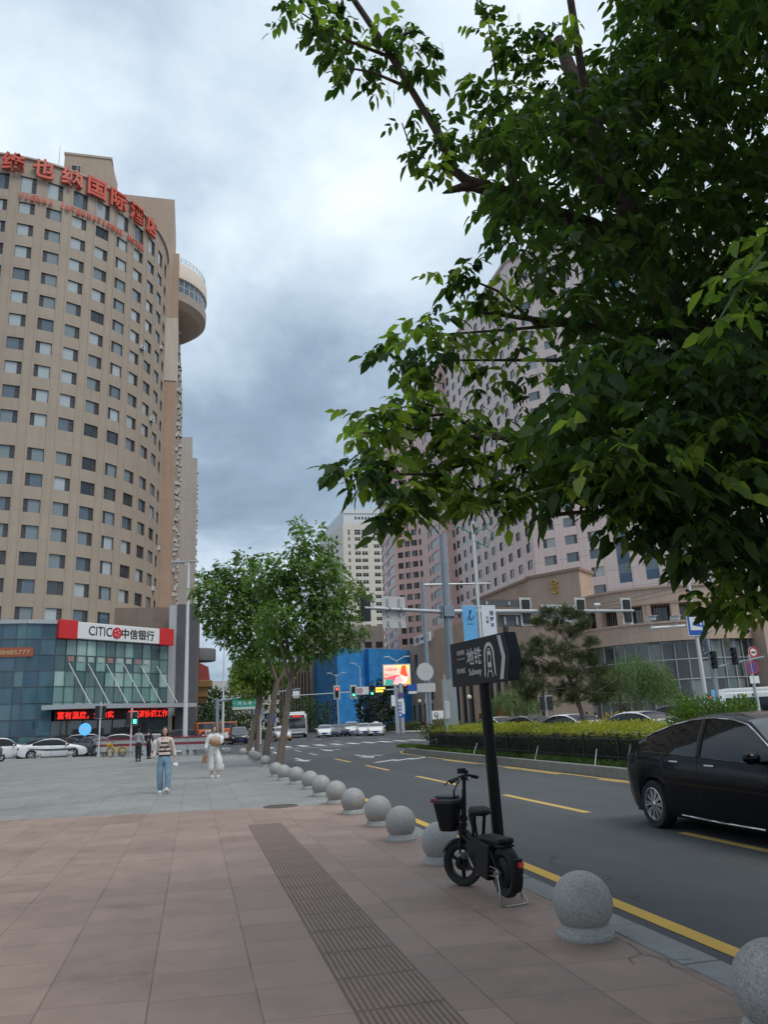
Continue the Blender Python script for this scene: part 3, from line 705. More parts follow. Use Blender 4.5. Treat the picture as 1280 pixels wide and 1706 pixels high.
tx = MB(); put_text(tx, '电话：88485777', frame((-19.2, 87.18, 9.97), (1, .0, 0), (0, 0, 1), (0, -1, 0)), 5.4, .6, .02, 0, .01); tx.build('lettering', mk('gold_lettering', (.55, .40, .20), .5), bn)
# dark stone entrance slab beside the bank and the low shops behind it
M_BACKW = mk('pale_grey_panel', (.42, .43, .43), .6)
ds = thing('entrance_slab', 'tall dark grey stone portal slab standing beside the bank glass', 'portal')
MB().bb(-2.2, .28, 99.5, 103, 0, 16.6).build('dark_face', mk('dark_stone', (.095, .09, .095), .6, var=.12, vscale=.8), ds)
MB().bb(-3.15, -2.203, 99.6, 103, 3.2, 16.5).build('white_edge', M_BACKW, ds)
MB().bb(-3.0, -2.5, 99.3, 99.58, 0, 3.2).build('pillar', M_PALE, ds)
M_BRN = panel_mat('brown_shop_cladding', (.22, .165, .13), 2.2, 3.0, .05, .7, .12, .7)
shop = thing('shop_row', 'brown low shop row behind the dark stone portal', 'shops')
so_ = [(2+5*i, 5.5+5*i, 5+4*k, 7+4*k) for i in range(10) for k in range(3)]
f_ = MB(); facade(f_, (0, 55), (0, 17), so_, .3, planar((.55, 104, 0), (0, 1, 0), (-1, 0, 0))); f_.bb(-20, .2, 104, 159, 0, 16.9, 0); f_.bb(-2.2, .5, 103.4, 103.98, 0, 15); f_.build('wall', [M_BRN, M_REV], shop)
for M_ in so_: MB().bb(.28, .30, 104+M_[0], 104+M_[1], M_[2], M_[3]).build('window', G_DARK, shop)
bc = MB(); bc.lathe([(0, 0), (2.2, .0), (2.3, .2), (2.3, 1.6), (2.1, 1.7), (0, 1.7)], 24, 0, (.55, 112, 10.5)); bc.build('bay', mk('grey_bay', (.20, .20, .20), .6), shop, 40)
gc = MB(); gc.bb(.3, 2.0, 120, 127, 6.0, 8.0, 0); gc.bb(.3, 2.6, 119.6, 127.4, 7.4, 8.4, 0); gc.bb(.3, 1.7, 120.5, 126.5, 5.3, 6.0, 0); gc.build('gold_canopy', mk('bronze_canopy', (.30, .17, .06), .4, .4), shop, None, .1)
MB().add([(.4, 121, 8.4), (2.3, 121, 8.4), (2.0, 121, 10.4), (.4, 121, 11.2)], [(0, 1, 2, 3)]).build('fin', mk('red_fin', (.3, .06, .05), .6), shop)
MB().bb(-1.2, .9, 103.0, 103.3, 0, 2.6).build('door', mk('dark_doorway', (.04, .035, .03), .8), shop)
# slim grey tower further down that street
M_GT = panel_mat('grey_beige_cladding', (.46, .41, .36), 2.6, 3.1, .04, .82, .05, .75)
ft = thing('apartment_tower', 'slim grey beige tower further down the street behind the hotel', 'tower')
MB().bb(-16, -1.55, 190, 205, 0, 72.5).build('wall', M_GT, ft); MB().bb(-16, -.25, 190.6, 212, 0, 67.2).build('wall', M_GT, ft)
for k in range(20):
    for j in range(4):
        if RNG.random() < .7: mesh_obj('air_conditioner', am, ft, T(-.25, 193+4*j+RNG.uniform(-1, 1), 6+3.05*k))
# pale towers seen far down the street
def tower(name, label, x0, x1, y0, y1, z1, wall, fl, nw, glass, z0=0, ww=.62, hh=.5):
    t = thing(name, label, 'tower', ((x0+x1)/2, (y0+y1)/2, 0)); cx, cy = (x0+x1)/2, (y0+y1)/2
    mb = MB(); W_ = x1-x0; D_ = y1-y0; n_ = int((z1-z0)/fl)
    p = W_/nw; ops = [(p*(i+.5)-p*ww/2, p*(i+.5)+p*ww/2, z0+fl*k+fl*(.5-hh/2), z0+fl*k+fl*(.5+hh/2)) for i in range(nw) for k in range(n_)]
    facade(mb, (0, W_), (0, z1), ops, .3, planar((x0-cx, y0-cy, 0), (1, 0, 0), (0, 1, 0)))
    p2 = 4.0; m2 = int(D_/p2); ops2 = [(p2*(i+.5)-.8, p2*(i+.5)+.8, z0+fl*k+fl*(.5-hh/2), z0+fl*k+fl*(.5+hh/2)) for i in range(m2) for k in range(n_)]
    facade(mb, (0, D_), (0, z1), ops2, .3, planar((x0-cx, y1-cy, 0), (0, -1, 0), (1, 0, 0)))
    mb.bb(x0-cx+.35, x1-cx, y0-cy+.35, y1-cy, 0, z1-.05, 2)
    mb.bb(x0-cx, x1-cx, y0-cy, y1-cy, z1, z1+.4, 0)
    mb.build('wall', [wall, M_REV, glass], t); return t

ck = MB()
for pts in ([(3.02, 5.55), (2.97, 5.30), (3.05, 5.12), (3.00, 4.98), (3.09, 4.80)], [(2.97, 5.30), (2.84, 5.24), (2.80, 5.10)], [(3.05, 5.12), (3.2, 5.05)], [(2.9, 12.9), (2.98, 12.4), (2.93, 12.0)]):
    for (a, b), (c_, d_) in zip(pts, pts[1:]):
        dx, dy = c_-a, d_-b; l_ = math.hypot(dx, dy); nx, ny = -dy/l_*.0022, dx/l_*.0022
        ck.add([(a-nx, b-ny, .0052), (c_-nx, d_-ny, .0052), (c_+nx, d_+ny, .0052), (a+nx, b+ny, .0052)], [(0, 1, 2, 3)])
struct(ck.build('paving_crack', mk('crack_dirt', (.03, .022, .018), .95)))
# ================================================================== towers on the far side of the street
def unit(a, b):
    d = Vector(b)-Vector(a); return d.normalized(), d.length
class Wall:
    """a wall from plan point a to b; the inside of the building lies to the left of a->b when inside=1"""
    def __init__(s, a, b, inside=1):
        s.a = Vector((*a, 0)); s.b = Vector((*b, 0)); s.d, s.L = unit(s.a, s.b); s.n = Vector((-s.d.y, s.d.x, 0))*inside
    def map(s, o=Vector((0, 0, 0))): return planar(s.a-o, s.d, s.n)
    def M(s, u, z, inset=.14): return frame(s.a + s.d*u + s.n*inset + Vector((0, 0, z)), s.d, s.n, (0, 0, 1))
def tower_things(name, label, cat, poly, z0, z1, walls, wallmat, roofz=None):
    """walls: list of (Wall, openings); other edges of poly are plain. returns thing"""
    t = thing(name, label, cat)
    mb = MB()
    for W_, ops in walls: facade(mb, (0, W_.L), (z0, z1), ops, .22, W_.map())
    done = {(round(W_.a.x, 2), round(W_.a.y, 2), round(W_.b.x, 2), round(W_.b.y, 2)) for W_, _ in walls}
    done |= {(c_, d_, a, b) for a, b, c_, d_ in done}
    n_ = len(poly)
    for i in range(n_):
        a, b = poly[i], poly[(i+1) % n_]
        if (round(a[0], 2), round(a[1], 2), round(b[0], 2), round(b[1], 2)) in done: continue
        mb.add([(*a, z0), (*b, z0), (*b, z1), (*a, z1)], [(0, 1, 2, 3)])
    mb.add([(*p, z1-.4) for p in poly], [tuple(range(n_))], 2)
    mb.build('wall', [wallmat, M_REV2, M_ROOF], t)
    return t
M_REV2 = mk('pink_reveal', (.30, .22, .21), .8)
# ---- pale pink hotel slab with a 45 degree corner face (nearest)
M_PINKW = panel_mat('pale_pink_panels', (.76, .635, .605), 4.4, 3.3, .09, .62, .04, .65, du=.0, dv=.29)
a0 = (62.0, 178.0); a1 = (62.0, 133.3); a2 = (85.5, 108.6); a3 = (120, 108.6); a4 = (120, 178)
WL = Wall(a0, a1); WC = Wall(a1, a2); WR = Wall(a2, a3)
rows = [28.9 + 3.3*k for k in range(-2, 19)]
opsL = []; spot = []; opsC = []; bays = []
for z in rows:
    top = z > 82
    for k in range(10):
        u = WL.L - 2.1 - 4.45*k; hh = 2.3 if top else 1.75; opsL.append((u-.95, u+.95, z-hh/2, z+hh/2))
        spot.append((k*1.0 + abs(z-40)*.12, WL.M(u, z), int(RNG.choice([0, 1, 2], p=[.45, .4, .15])) + (4 if top else 0)))
    for k in range(3):
        u = 3.2 + 4.3*k; opsC.append((u-1.15, u+1.15, z-.875, z+.875)); spot.append((abs(z-36)*.1 - 3, WC.M(u, z), 2+int(RNG.choice([0, 1]))*(-1) if False else int(RNG.choice([1, 2, 3], p=[.3, .4, .3]))))
for k in range(4):
    u = 16.6 + 4.7*k; bays.append(u); opsC.append((u-1.15, u+1.15, 23, 91))
pink = tower_things('pink_hotel_tower', 'pale pink panelled hotel tower with blue striped window bays behind the brown podium', 'tower', [a0, a1, a2, a3, a4], 14, 93, [(WL, opsL), (WC, opsC), (WR, [])], M_PINKW)
g1, g2, g3 = G_BLUE, G_MID, G_LIT
M_PFR = mk('grey_window_frame', (.35, .36, .36), .5)
tl = [(win_mb(1.9, 1.75, 0, .06, .3, 1), [M_FRAME, G_DARK, G_CAS]), (win_mb(2.3, 1.75, 0, .06, .28, 1), [M_PFR, g1, G_CAS]), (win_mb(2.3, 1.75, 0, .06, .28, 1), [M_PFR, g2, G_CAS]), (win_mb(2.3, 1.75, 0, .06, .28, -1), [M_PFR, g3, G_CAS])]
tl += [(win_mb(1.9, 2.3, 0, .06, .3, 1), [M_FRAME, G_DARK, G_CAS])]
tl.append((win_mb(1.9, 1.75, 0, .06, .3, 1), [M_FRAME, g2, G_CAS])); tl.append((win_mb(1.9, 1.75, 0, .06, .3, -1), [M_FRAME, g1, G_CAS]))
fix = []
for p, M_, k in spot:
    onleft = abs(M_.col[0].x) < .01
    if onleft: k = 4 if k >= 4 else [0, 5, 6][k]
    fix.append((p, M_, k))
fix.sort(key=lambda s: s[0]); place_windows(pink, tl, [s[1:] for s in fix])
M_SPAN = mk('blue_spandrel', (.065, .125, .20), .35)
for u in bays:
    b = MB(); b.T = WC.M(u, 0, .12)
    for z in rows:
        b.bb(-1.15, 1.15, 0, .06, z+.9, z+2.4, 2); b.add([(-1.15, .05, z-.9), (1.15, .05, z-.9), (1.15, .05, z+.9), (-1.15, .05, z+.9)], [(0, 1, 2, 3)], 1)
        b.bb(.25, .33, -.02, .05, z-.9, z+.9, 0); b.bb(.33, 1.15, -.02, .04, z+.2, z+.28, 0)
    for x in (-1.12, 1.12): b.bb(x-.05, x+.05, -.03, .05, 23, 91, 0)
    b.build('window_bay', [M_PFR, G_BLUE, M_SPAN], pink)
cr_ = MB(); cr_.prism([(61.6, 178), (61.6, 133.1), (85.3, 108.2), (120, 108.2), (120, 108.9), (85.6, 108.9), (62.3, 133.4), (62.3, 178)], 93, 93.7); cr_.build('cornice', mk('pink_cornice', (.52, .42, .41), .7), pink)
# ---- pink office tower in the middle
M_PINKD = panel_mat('rose_granite', (.68, .465, .425), 2.45, 3.3, .05, .82, .05, .6, dv=.2)
def office(name, label, corner, left, right, extra, z1, zoff, fl, colsr, colw, strip_l, nl):
    WLx = Wall(left, corner); WRx = Wall(corner, right)
    rows_ = [zoff + fl*k for k in range(int((z1-6-zoff)/fl)+1)]
    o1 = []; o2 = []; sp = []
    for z in rows_:
        for (u0, u1) in strip_l(WLx.L): o1.append((u0, u1, z-.95, z+.95))
        for u in colsr(WRx.L): o2.append((u-colw/2, u+colw/2, z-.9, z+.9)); sp.append((u*.3 + abs(z-38)*.2, WRx.M(u, z), int(RNG.choice([0, 1, 2], p=[.5, .35, .15]))))
    t = tower_things(name, label, 'tower', [left, corner, right] + extra, 0, z1, [(WLx, o1), (WRx, o2)], M_PINKD)
    gl = MB()
    for (u0, u1, z_0, z_1) in o1:
        gl.T = WLx.M((u0+u1)/2, (z_0+z_1)/2, .12); b = win_mb(u1-u0, z_1-z_0, 0, .08, 0.0)
        gl.add(b.v, b.f, b.m)
        n_ = int((u1-u0)/1.4)
        for i in range(1, n_): gl.bb((u0-u1)/2 + i*(u1-u0)/n_-.04, (u0-u1)/2 + i*(u1-u0)/n_+.04, 0, .06, (z_0-z_1)/2, (z_1-z_0)/2, 0)
    gl.T = Matrix.Identity(4); gl.build('ribbon_windows', [M_PFR, G_BLUE], t)
    tw = [(win_mb(colw, 1.8, 0, .07, .42, 1), [M_FRAME, G_DARK, G_CAS]), (win_mb(colw, 1.8, 0, .07, .42, -1), [M_FRAME, G_MID, G_CAS]), (win_mb(colw, 1.8, 0, .07, .42, 1), [M_FRAME, G_BLUE, G_DARK])]
    sp.sort(key=lambda s: s[0]); place_windows(t, tw, [s[1:] for s in sp]); return t
office('rose_office_tower', 'rose pink office tower with two window columns beside the pale hotel tower', (59.9, 177.5), (60.0, 194.5), (75, 177.0), [(75, 200), (60, 200)], 92, 8.9, 3.3,
       lambda L_: [2.35, 4.8, 7.25, 9.7, 12.2], 1.7, lambda L_: [(.8, 2.0), (3.3, 9.6), (11.0, 12.4), (13.6, 16.2)], 0)
office('rose_office_tower', 'rose pink office tower rising directly behind the blue wrapped building and round canopy', (59.6, 228), (60.8, 250), (72.0, 218.2), [(80, 218.2), (80, 250)], 89, 7.4, 3.3,
       lambda L_: [1.9+2.42*i for i in range(6)], 1.75, lambda L_: [(1, 6.4), (8.0, 9.4), (11, 20.8)], 0)
# ---- cream office tower
M_CREAM = panel_mat('cream_panels', (.72, .67, .57), 40, 3.2, .05, .85, .03, .7)
M_WHITEP = mk('white_render', (.72, .73, .74), .6, var=.04, vscale=.2)
ct = thing('cream_office_tower', 'cream office tower with white stepped crown and dark paired windows', 'tower')
WF = Wall((62.4, 327), (96, 326)); WS = Wall((58.6, 372), (62.4, 327))
ops = []; spc = []
for k in range(27):
    z = 82.6 - 3.2*k; h_ = 1.15 if k else 1.7
    if z < 4: break
    for g0 in (2.2,): ops.append((g0, g0+.9, z-h_, z+h_*.35))
    for g0 in (5.2, 13.6, 22.0): 
        for j in range(2): ops.append((g0+3.1*j, g0+2.5+3.1*j, z-h_, z+h_*.35))
mb = MB(); facade(mb, (0, WF.L), (0, 86), ops, .5, WF.map())
opss = [(u, u+3.2, 82.6-3.2*k-1.1, 82.6-3.2*k+.4) for k in range(26) for u in (4, 11, 18, 25, 33)]
facade(mb, (0, WS.L), (0, 86), opss, .5, WS.map()); mb.prism([(58.6, 372), (62.9, 327.8), (96, 326.8), (96, 372)], 0, 85.9, 1); mb.build('wall', [M_CREAM, G_DARK], ct)
dm = MB()
for (u0, u1, z_0, z_1) in ops: dm.T = WF.M((u0+u1)/2, (z_0+z_1)/2, .2); dm.bb(-.07, .07, 0, .05, -(z_1-z_0)/2, (z_1-z_0)/2); dm.bb(-(u1-u0)/2, (u1-u0)/2, 0, .05, .25, .36)
dm.T = Matrix.Identity(4); struct(dm.build('window_bar', M_CREAM, ct), 'stuff')
cw = MB(); ops = [(5+1.5*i, 5.9+1.5*i, 88.0, 89.3) for i in range(16)]
WF2 = Wall((63.0, 327.6), (96, 326.6)); facade(cw, (0, WF2.L), (86, 90.8), ops, .4, WF2.map()); cw.prism([(59.6, 371), (63.4, 328.0), (96, 327.0), (96, 371)], 85.9, 90.6, 1)
cw.prism([(59.2, 371), (63.0, 327.62), (63.35, 327.62), (59.6, 371)], 86, 90.8); cw.prism([(61, 360), (63.0, 327.3), (96, 326.3), (96, 360)], 90.8, 92.6)
for x in (75, 78): cw.tube([(x, 332, 92), (x, 332, 108)], [.15, .05], 5)
cw.build('crown', [M_WHITEP, G_DARK], ct)
# ---- blue wrapped building
def netting():
    g = NG('blue_scaffold_netting'); tc_ = g.n('ShaderNodeTexCoord'); sp = g.n('ShaderNodeSeparateXYZ'); g.l(tc_.outputs['UV'], sp.inputs[0])
    f = g.math('FRACT', g.math('MULTIPLY', sp.outputs[1], 1/1.5)); L = g.math('LESS_THAN', f, .06)
    f2 = g.math('FRACT', g.math('MULTIPLY', sp.outputs[0], 1/1.8)); L2_ = g.math('LESS_THAN', f2, .03)
    nz = g.noise(tc_.outputs['UV'], .5, 6); c_ = g.scale((.03, .235, .56), g.rng(nz, .3, .7, .8, 1.22))
    g.l(g.mix(g.math('MULTIPLY', g.math('MAXIMUM', L, L2_), .45), c_, (.02, .13, .33)), g.b.inputs['Base Color']); g.b.inputs['Roughness'].default_value = .75
    n2_ = g.noise(tc_.outputs['UV'], 1.2, 4); bp = g.n('ShaderNodeBump'); bp.inputs['Strength'].default_value = .5; bp.inputs['Distance'].default_value = .3; g.l(n2_, bp.inputs['Height']); g.l(bp.outputs[0], g.b.inputs['Normal'])
    return g.m
bw = thing('wrapped_building', 'low building wholly wrapped in bright blue scaffold netting', 'building')
mb = MB(); PB = [(23.3, 172), (26.7, 150), (33.0, 153.5), (33.4, 152), (44, 158), (44, 185), (24, 185)]
for a, b in zip(PB, PB[1:]):
    W_ = Wall(a, b); zz_ = 14.6 + (1.0 if a[0] > 26 else 0); z9 = 15.2 if a[0] > 26 else 15.0
    facade(mb, (0, W_.L), (0, 15.4), [], .1, W_.map())
mb.add([(x, y, 15.35) for x, y in PB], [tuple(range(len(PB)))], 1); mb.build('netting', [netting(), M_ROOF], bw)
# ---- brown stone block behind the street trees
M_STONE = panel_mat('brown_stone', (.30, .235, .195), 1.6, 1.2, .03, .75, .10, .8)
sb = thing('stone_block', 'brown stone block with tall pilasters between the street trees and blue netting', 'building')
ops = [(1.2+1.9*i, 2.0+1.9*i, 3, 12) for i in range(9)]
W_ = Wall((18.8, 182), (23.0, 164)); mb = MB(); facade(mb, (0, W_.L), (0, 14.5), ops, .5, W_.map()); mb.prism([(18.9, 182.4), (23.4, 164.4), (40, 170), (40, 190)], 0, 14.3); mb.build('wall', [M_STONE, G_DARK], sb)
for o_ in ops:
    b = MB(); b.T = W_.M((o_[0]+o_[1])/2, 7.5, .45); b.add([(-.4, 0, -4.5), (.4, 0, -4.5), (.4, 0, 4.5), (-.4, 0, 4.5)], [(0, 1, 2, 3)]); b.build('window', G_DARK, sb)
M_BEI = panel_mat('far_beige', (.50, .42, .35), 3, 3.2, .05, .8, .05)
tower('beige_block', 'beige block standing behind the brown stone block and the street trees', 30, 52, 215, 240, 27, M_BEI, 3.4, 7, G_DARK)
tower('pale_tower', 'pale grey tower far down the street above the green direction sign', 1.5, 13, 330, 350, 19, mk('far_pale', (.62, .60, .57), .8), 3.3, 6, G_DARK)
tower('white_tower', 'white distant tower rising beside the stepped shop roofs', -7.0, 0.4, 420, 440, 52, mk('far_white', (.66, .66, .66), .8), 3.3, 3, G_DARK)
tower('cream_block', 'cream distant block glimpsed between tree trunks along the street end', 14, 34, 300, 318, 22, mk('far_cream', (.60, .53, .44), .8), 3.3, 9, G_DARK)
tower('pale_block', 'grey distant block low on the horizon beyond the street lamps', -2, 30, 520, 545, 30, mk('far_grey', (.52, .53, .55), .8), 3.4, 12, G_DARK)
# ---- long brown podium along the far kerb
M_POD = panel_mat('brown_podium_stone', (.47, .34, .26), 2.4, 3.6, .04, .72, .07, .7)
pod = thing('brown_podium', 'long brown stone podium with flat parapet and gold wall emblem', 'building')
PP = [(43.2, 163), (43.4, 140), (45.7, 124), (46.6, 103.4), (51.1, 96.1), (55.0, 99.5)]
mb = MB()
zt = [16.2, 17.4, 20, 20.4, 20.4]
plist = [(3, 4.6, 10.6, 13.2), (12, 13.6, 10.6, 13.2)]
for i, (a, b) in enumerate(zip(PP, PP[1:])):
    W_ = Wall(a, b); ops = []
    if i == 0: ops = [(2+4*j, 4+4*j, 1, 4.2) for j in range(5)] + [(9, 11.4, 10.8, 14), (19, 20.8, 4.8, 6.6)]
    if i == 1: ops = [(2+2.6*j, 3.6+2.6*j, .5, 8.2) for j in range(5)] + [(6, 8.5, 11, 14)]
    if i == 2: ops = [(1+2.9*j, 2.8+2.9*j, .5, 9) for j in range(6)] + [(4, 6, 13, 15.5), (11, 13, 13, 15.5)]
    facade(mb, (0, W_.L), (0, zt[i]), ops, .5, W_.map())
    for o_ in ops:
        b_ = win_mb(o_[1]-o_[0], o_[3]-o_[2], 0, .12, .45, 1); bb_ = b_.build('window', [M_FRAME, G_BLUE if o_[2] > 6 else G_DARK, G_DARK], pod); bb_.matrix_local = W_.M((o_[0]+o_[1])/2, (o_[2]+o_[3])/2, .3)
mb.prism([(43.9, 163), (44.0, 140), (46.2, 124), (47.1, 103.6), (51.2, 97), (54.4, 99.8), (62, 130), (62, 163)], 0, 16.0, 0)
mb.prism([(46.3, 123.5), (47.1, 103.6), (51.2, 97), (54.4, 99.8), (61.9, 125)], 16.05, 19.9, 0)
mb.build('wall', [M_POD, M_REV], pod)
cap = MB()
for (a, b), z in zip(zip(PP[2:], PP[3:]), (20.2, 20.4, 20.4)):
    W_ = Wall(a, b); c_ = (W_.a+W_.b)/2; cap.box((c_.x, c_.y, z+.12), (W_.L+.3, .5, .4), 0, math.atan2(W_.d.y, W_.d.x))
cap.build('coping', mk('brown_coping', (.30, .20, .15), .7), pod)
W_ = Wall(PP[3], PP[4]); em = MB(); em.T = W_.M(4.6, 18.6, -.12)
M_GOLD = mk('gold_emblem', (.62, .40, .10), .35, .6)
for s in (-1, 1):
    em.tube([(-.55*s, 0, .75*s), (.0, 0, .95*s), (.55*s, 0, .6*s), (.1*s, 0, .15*s), (.0, 0, 0)], .13, 6); em.box((0, 0, .5*s), (.9, .08, .16))
em.box((0, 0, 0), (1.3, .1, .2)); em.build('emblem', M_GOLD, pod)
# ---- curved glass rotunda of the podium
rot = thing('glass_rotunda', 'curved brown podium front with tall glazed ground floor and open loggia', 'building', (63.5, 97.5, 0))
RR = 12.6
def arc(r, a0, a1, n): return [(r*math.cos(R(a0+(a1-a0)*i/n)), r*math.sin(R(a0+(a1-a0)*i/n))) for i in range(n+1)]
def band(r0, r1, z0, z1, mat, name, a0=-200, a1=-62, n=46):
    mb = MB(); A_ = arc(r1, a0, a1, n); B_ = arc(r0, a0, a1, n)
    for i in range(n):
        L_ = RR*R(abs(a1-a0))/n
        mb.add([(*A_[i], z0), (*A_[i+1], z0), (*A_[i+1], z1), (*A_[i], z1)], [(0, 1, 2, 3)], 0, [(L_*i, z0), (L_*(i+1), z0), (L_*(i+1), z1), (L_*i, z1)])
        mb.add([(*A_[i], z0), (*A_[i+1], z0), (*B_[i+1], z0), (*B_[i], z0)], [(0, 1, 2, 3)]); mb.add([(*A_[i], z1), (*A_[i+1], z1), (*B_[i+1], z1), (*B_[i], z1)], [(0, 1, 2, 3)])
    mb.add([(*A_[-1], z0), (*B_[-1], z0), (*B_[-1], z1), (*A_[-1], z1)], [(0, 1, 2, 3)])
    return mb.build(name, mat, rot)
band(9, 13.1, 9.5, 11.7, M_POD, 'lower_band'); band(9, 13.25, 11.7, 11.95, M_POD, 'lower_band'); band(6, 12.0, 14.3, 16.3, M_POD, 'upper_band'); band(6, 12.2, 16.3, 16.6, M_POD, 'upper_band')
M_RG = curtain_glass('rotunda_glass', 1.5, 2.3, [(0, (.035, .04, .04)), (.25, (.09, .105, .10)), (.5, (.17, .19, .175)), (.72, (.05, .055, .055)), (.85, (.12, .15, .15))])
band(11.5, 12.5, 0, 9.5, M_RG, 'glass_wall'); band(8, 9.6, 11.9, 14.3, G_DARK, 'loggia_glass')
mu = MB(); n_ = 20
for i in range(n_+1):
    a = R(-200+138*i/n_); mu.box((12.55*math.cos(a), 12.55*math.sin(a), 4.75), (.18, .12, 9.4), 0, a)
for z in (2.4, 4.8, 7.2): 
    A_ = arc(12.56, -200, -62, 46); mu.tube([(*p, z) for p in A_], .07, 5)
mu.build('mullion', M_PFR, rot)
for i in range(9):
    cl = MB(); a = R(-196+132*i/8); cl.box((11.4*math.cos(a), 11.4*math.sin(a), 13.1), (1.0, 1.0, 2.5), 0, a); cl.build('column', M_POD, rot)
mu = MB()
for i in range(60):
    a = R(-200+138*i/60); mu.box((9.64*math.cos(a), 9.64*math.sin(a), 13.1), (.1, .1, 2.4), 0, a)
mu.build('loggia_mullion', M_PFR, rot)
pr = MB(); pr.box((6.2, -12.6, 5.8), (2.2, 3.0, 11.6)); pr.bb(7.3, 30, -14.0, 3, 0, 11.7); pr.bb(3, 30, -10, 3, 11.75, 16.2); pr.lathe([(0, 16.1), (12, 16.1)], 24); pr.build('pier', M_POD, rot)
# ---- round canopied building with name board
rc = thing('round_canopy_building', 'brown building with sweeping round canopy below the rose towers', 'building', (52, 172, 0))
def ring2(mb, r0, r1, z0, z1, a0, a1, n=30, mi=0):
    A_ = arc(r1, a0, a1, n); B_ = arc(r0, a0, a1, n)
    for i in range(n):
        mb.add([(*A_[i], z0), (*A_[i+1], z0), (*A_[i+1], z1), (*A_[i], z1), (*B_[i], z0), (*B_[i+1], z0), (*B_[i+1], z1), (*B_[i], z1)], [(0, 1, 2, 3), (0, 1, 5, 4), (3, 2, 6, 7)], mi)
b = MB(); ring2(b, 6, 12.2, 12.8, 13.5, 120, 262); ring2(b, 6, 11.4, 12.0, 12.8, 120, 262); ring2(b, 6, 10.6, 11.4, 12.0, 120, 262); b.build('canopy', mk('bronze_grey_canopy', (.16, .15, .14), .5, .3), rc, 20)
b = MB(); ring2(b, 6, 11.0, 13.5, 15.6, 150, 262); b.build('roof_drum', mk('dark_drum', (.10, .10, .10), .5), rc, 20)
b = MB(); ring2(b, 5, 9.5, 0, 11.4, 120, 262); b.build('wall', M_STONE, rc, 20)
for i in range(12):
    a = R(130+11*i); b = MB(); b.box((9.7*math.cos(a), 9.7*math.sin(a), 6), (.3, .7, 9), 0, a); b.build('window', G_DARK, rc)
sgn = thing('name_board', 'white shop name board with black letters on the brown podium edge', 'sign')
W_ = Wall((43.0, 151), (43.3, 141)); mbb = MB(); mbb.T = W_.M(W_.L/2, 16.4, -.3); mbb.bb(-5, 5, -.15, .1, -.8, .9); mbb.build('board', M_WP, sgn)
mbb = MB(); mbb.T = W_.M(0, 16.45, -.47)
for x, w__, h__ in ((.7, .35, 1.0), (1.3, .2, 1.1), (1.7, .2, 1.1), (2.1, .3, 1.1), (2.7, .3, 1.0), (4.0, .5, .5), (4.7, .5, .55), (5.4, .5, .5), (6.1, .4, .55), (6.8, .5, .5), (7.5, .5, .55), (8.2, .5, .5)): mbb.box((x+.6, 0, 0), (w__, .03, h__))
mbb.build('lettering', M_BLK, sgn)
# sign letters on the low wall in front of the podium
hl = thing('hotel_name_wall', 'low dark stone wall carrying gold hotel name letters behind the traffic', 'sign', (0, 0, 0), -R(28))
wl = at(1028, 1195, 58); hl.location = (wl.x, wl.y, 0)
MB().bb(-2.8, 2.8, 0, .5, 0, .85).build('wall', mk('dark_plinth', (.09, .07, .06), .6), hl, None, .04)
mbb = MB(); put_text(mbb, 'SHANGRI-LA', frame((0, -.02, 1.15), (1, 0, 0), (0, 0, 1), (0, -1, 0)), 4.9, .62, .1, 0, .02); mbb.build('letters', M_GOLD, hl)
# ================================================================== cars
M_TYRE = mk('tyre_rubber', (.018, .018, .018), .85); M_RIM = mk('alloy_rim', (.55, .55, .56), .3, .9); M_RIMD = mk('dark_alloy_rim', (.10, .10, .11), .35, .8)
M_UNDER = mk('car_underbody', (.012, .012, .012), .9); M_TRIM = mk('black_trim', (.02, .02, .02), .4); M_CHROME = mk('chrome', (.7, .7, .7), .12, 1.0)
G_CAR = glass_mat('car_glass', (.006, .007, .008), .03, .42); G_WIND = glass_mat('windscreen_glass', (.03, .035, .04), .03, .9)
M_TAIL = mk('tail_light', (.35, .01, .01), .2); M_TAILON = mk('lit_tail_light', (.6, .02, .02), .2, emit=(1, .05, .03), estr=2.2)
M_HEAD = mk('headlight_lens', (.55, .57, .6), .1); M_PLATE = mk('blue_number_plate', (.02, .08, .35), .4); M_PLATEG = mk('green_number_plate', (.25, .5, .3), .4)
def car_paint(name, c, rough=.25, coat=.6): return mk(name, c, rough, 0.0, coat=coat, spec=.2 if max(c) < .2 else .5)
P_WHITE = car_paint('white_car_paint', (.72, .72, .71)); P_BLACK = mk('black_car_paint', (.003, .0035, .006), .25, 0, coat=.3, spec=.08); P_GREY = car_paint('grey_car_paint', (.10, .11, .12)); P_DARK = car_paint('dark_car_paint', (.02, .023, .03)); P_SILV = car_paint('silver_car_paint', (.42, .43, .44))
P_ORANGE = car_paint('orange_car_paint', (.55, .22, .05)); P_TAXI = car_paint('silver_taxi_paint', (.55, .56, .56))
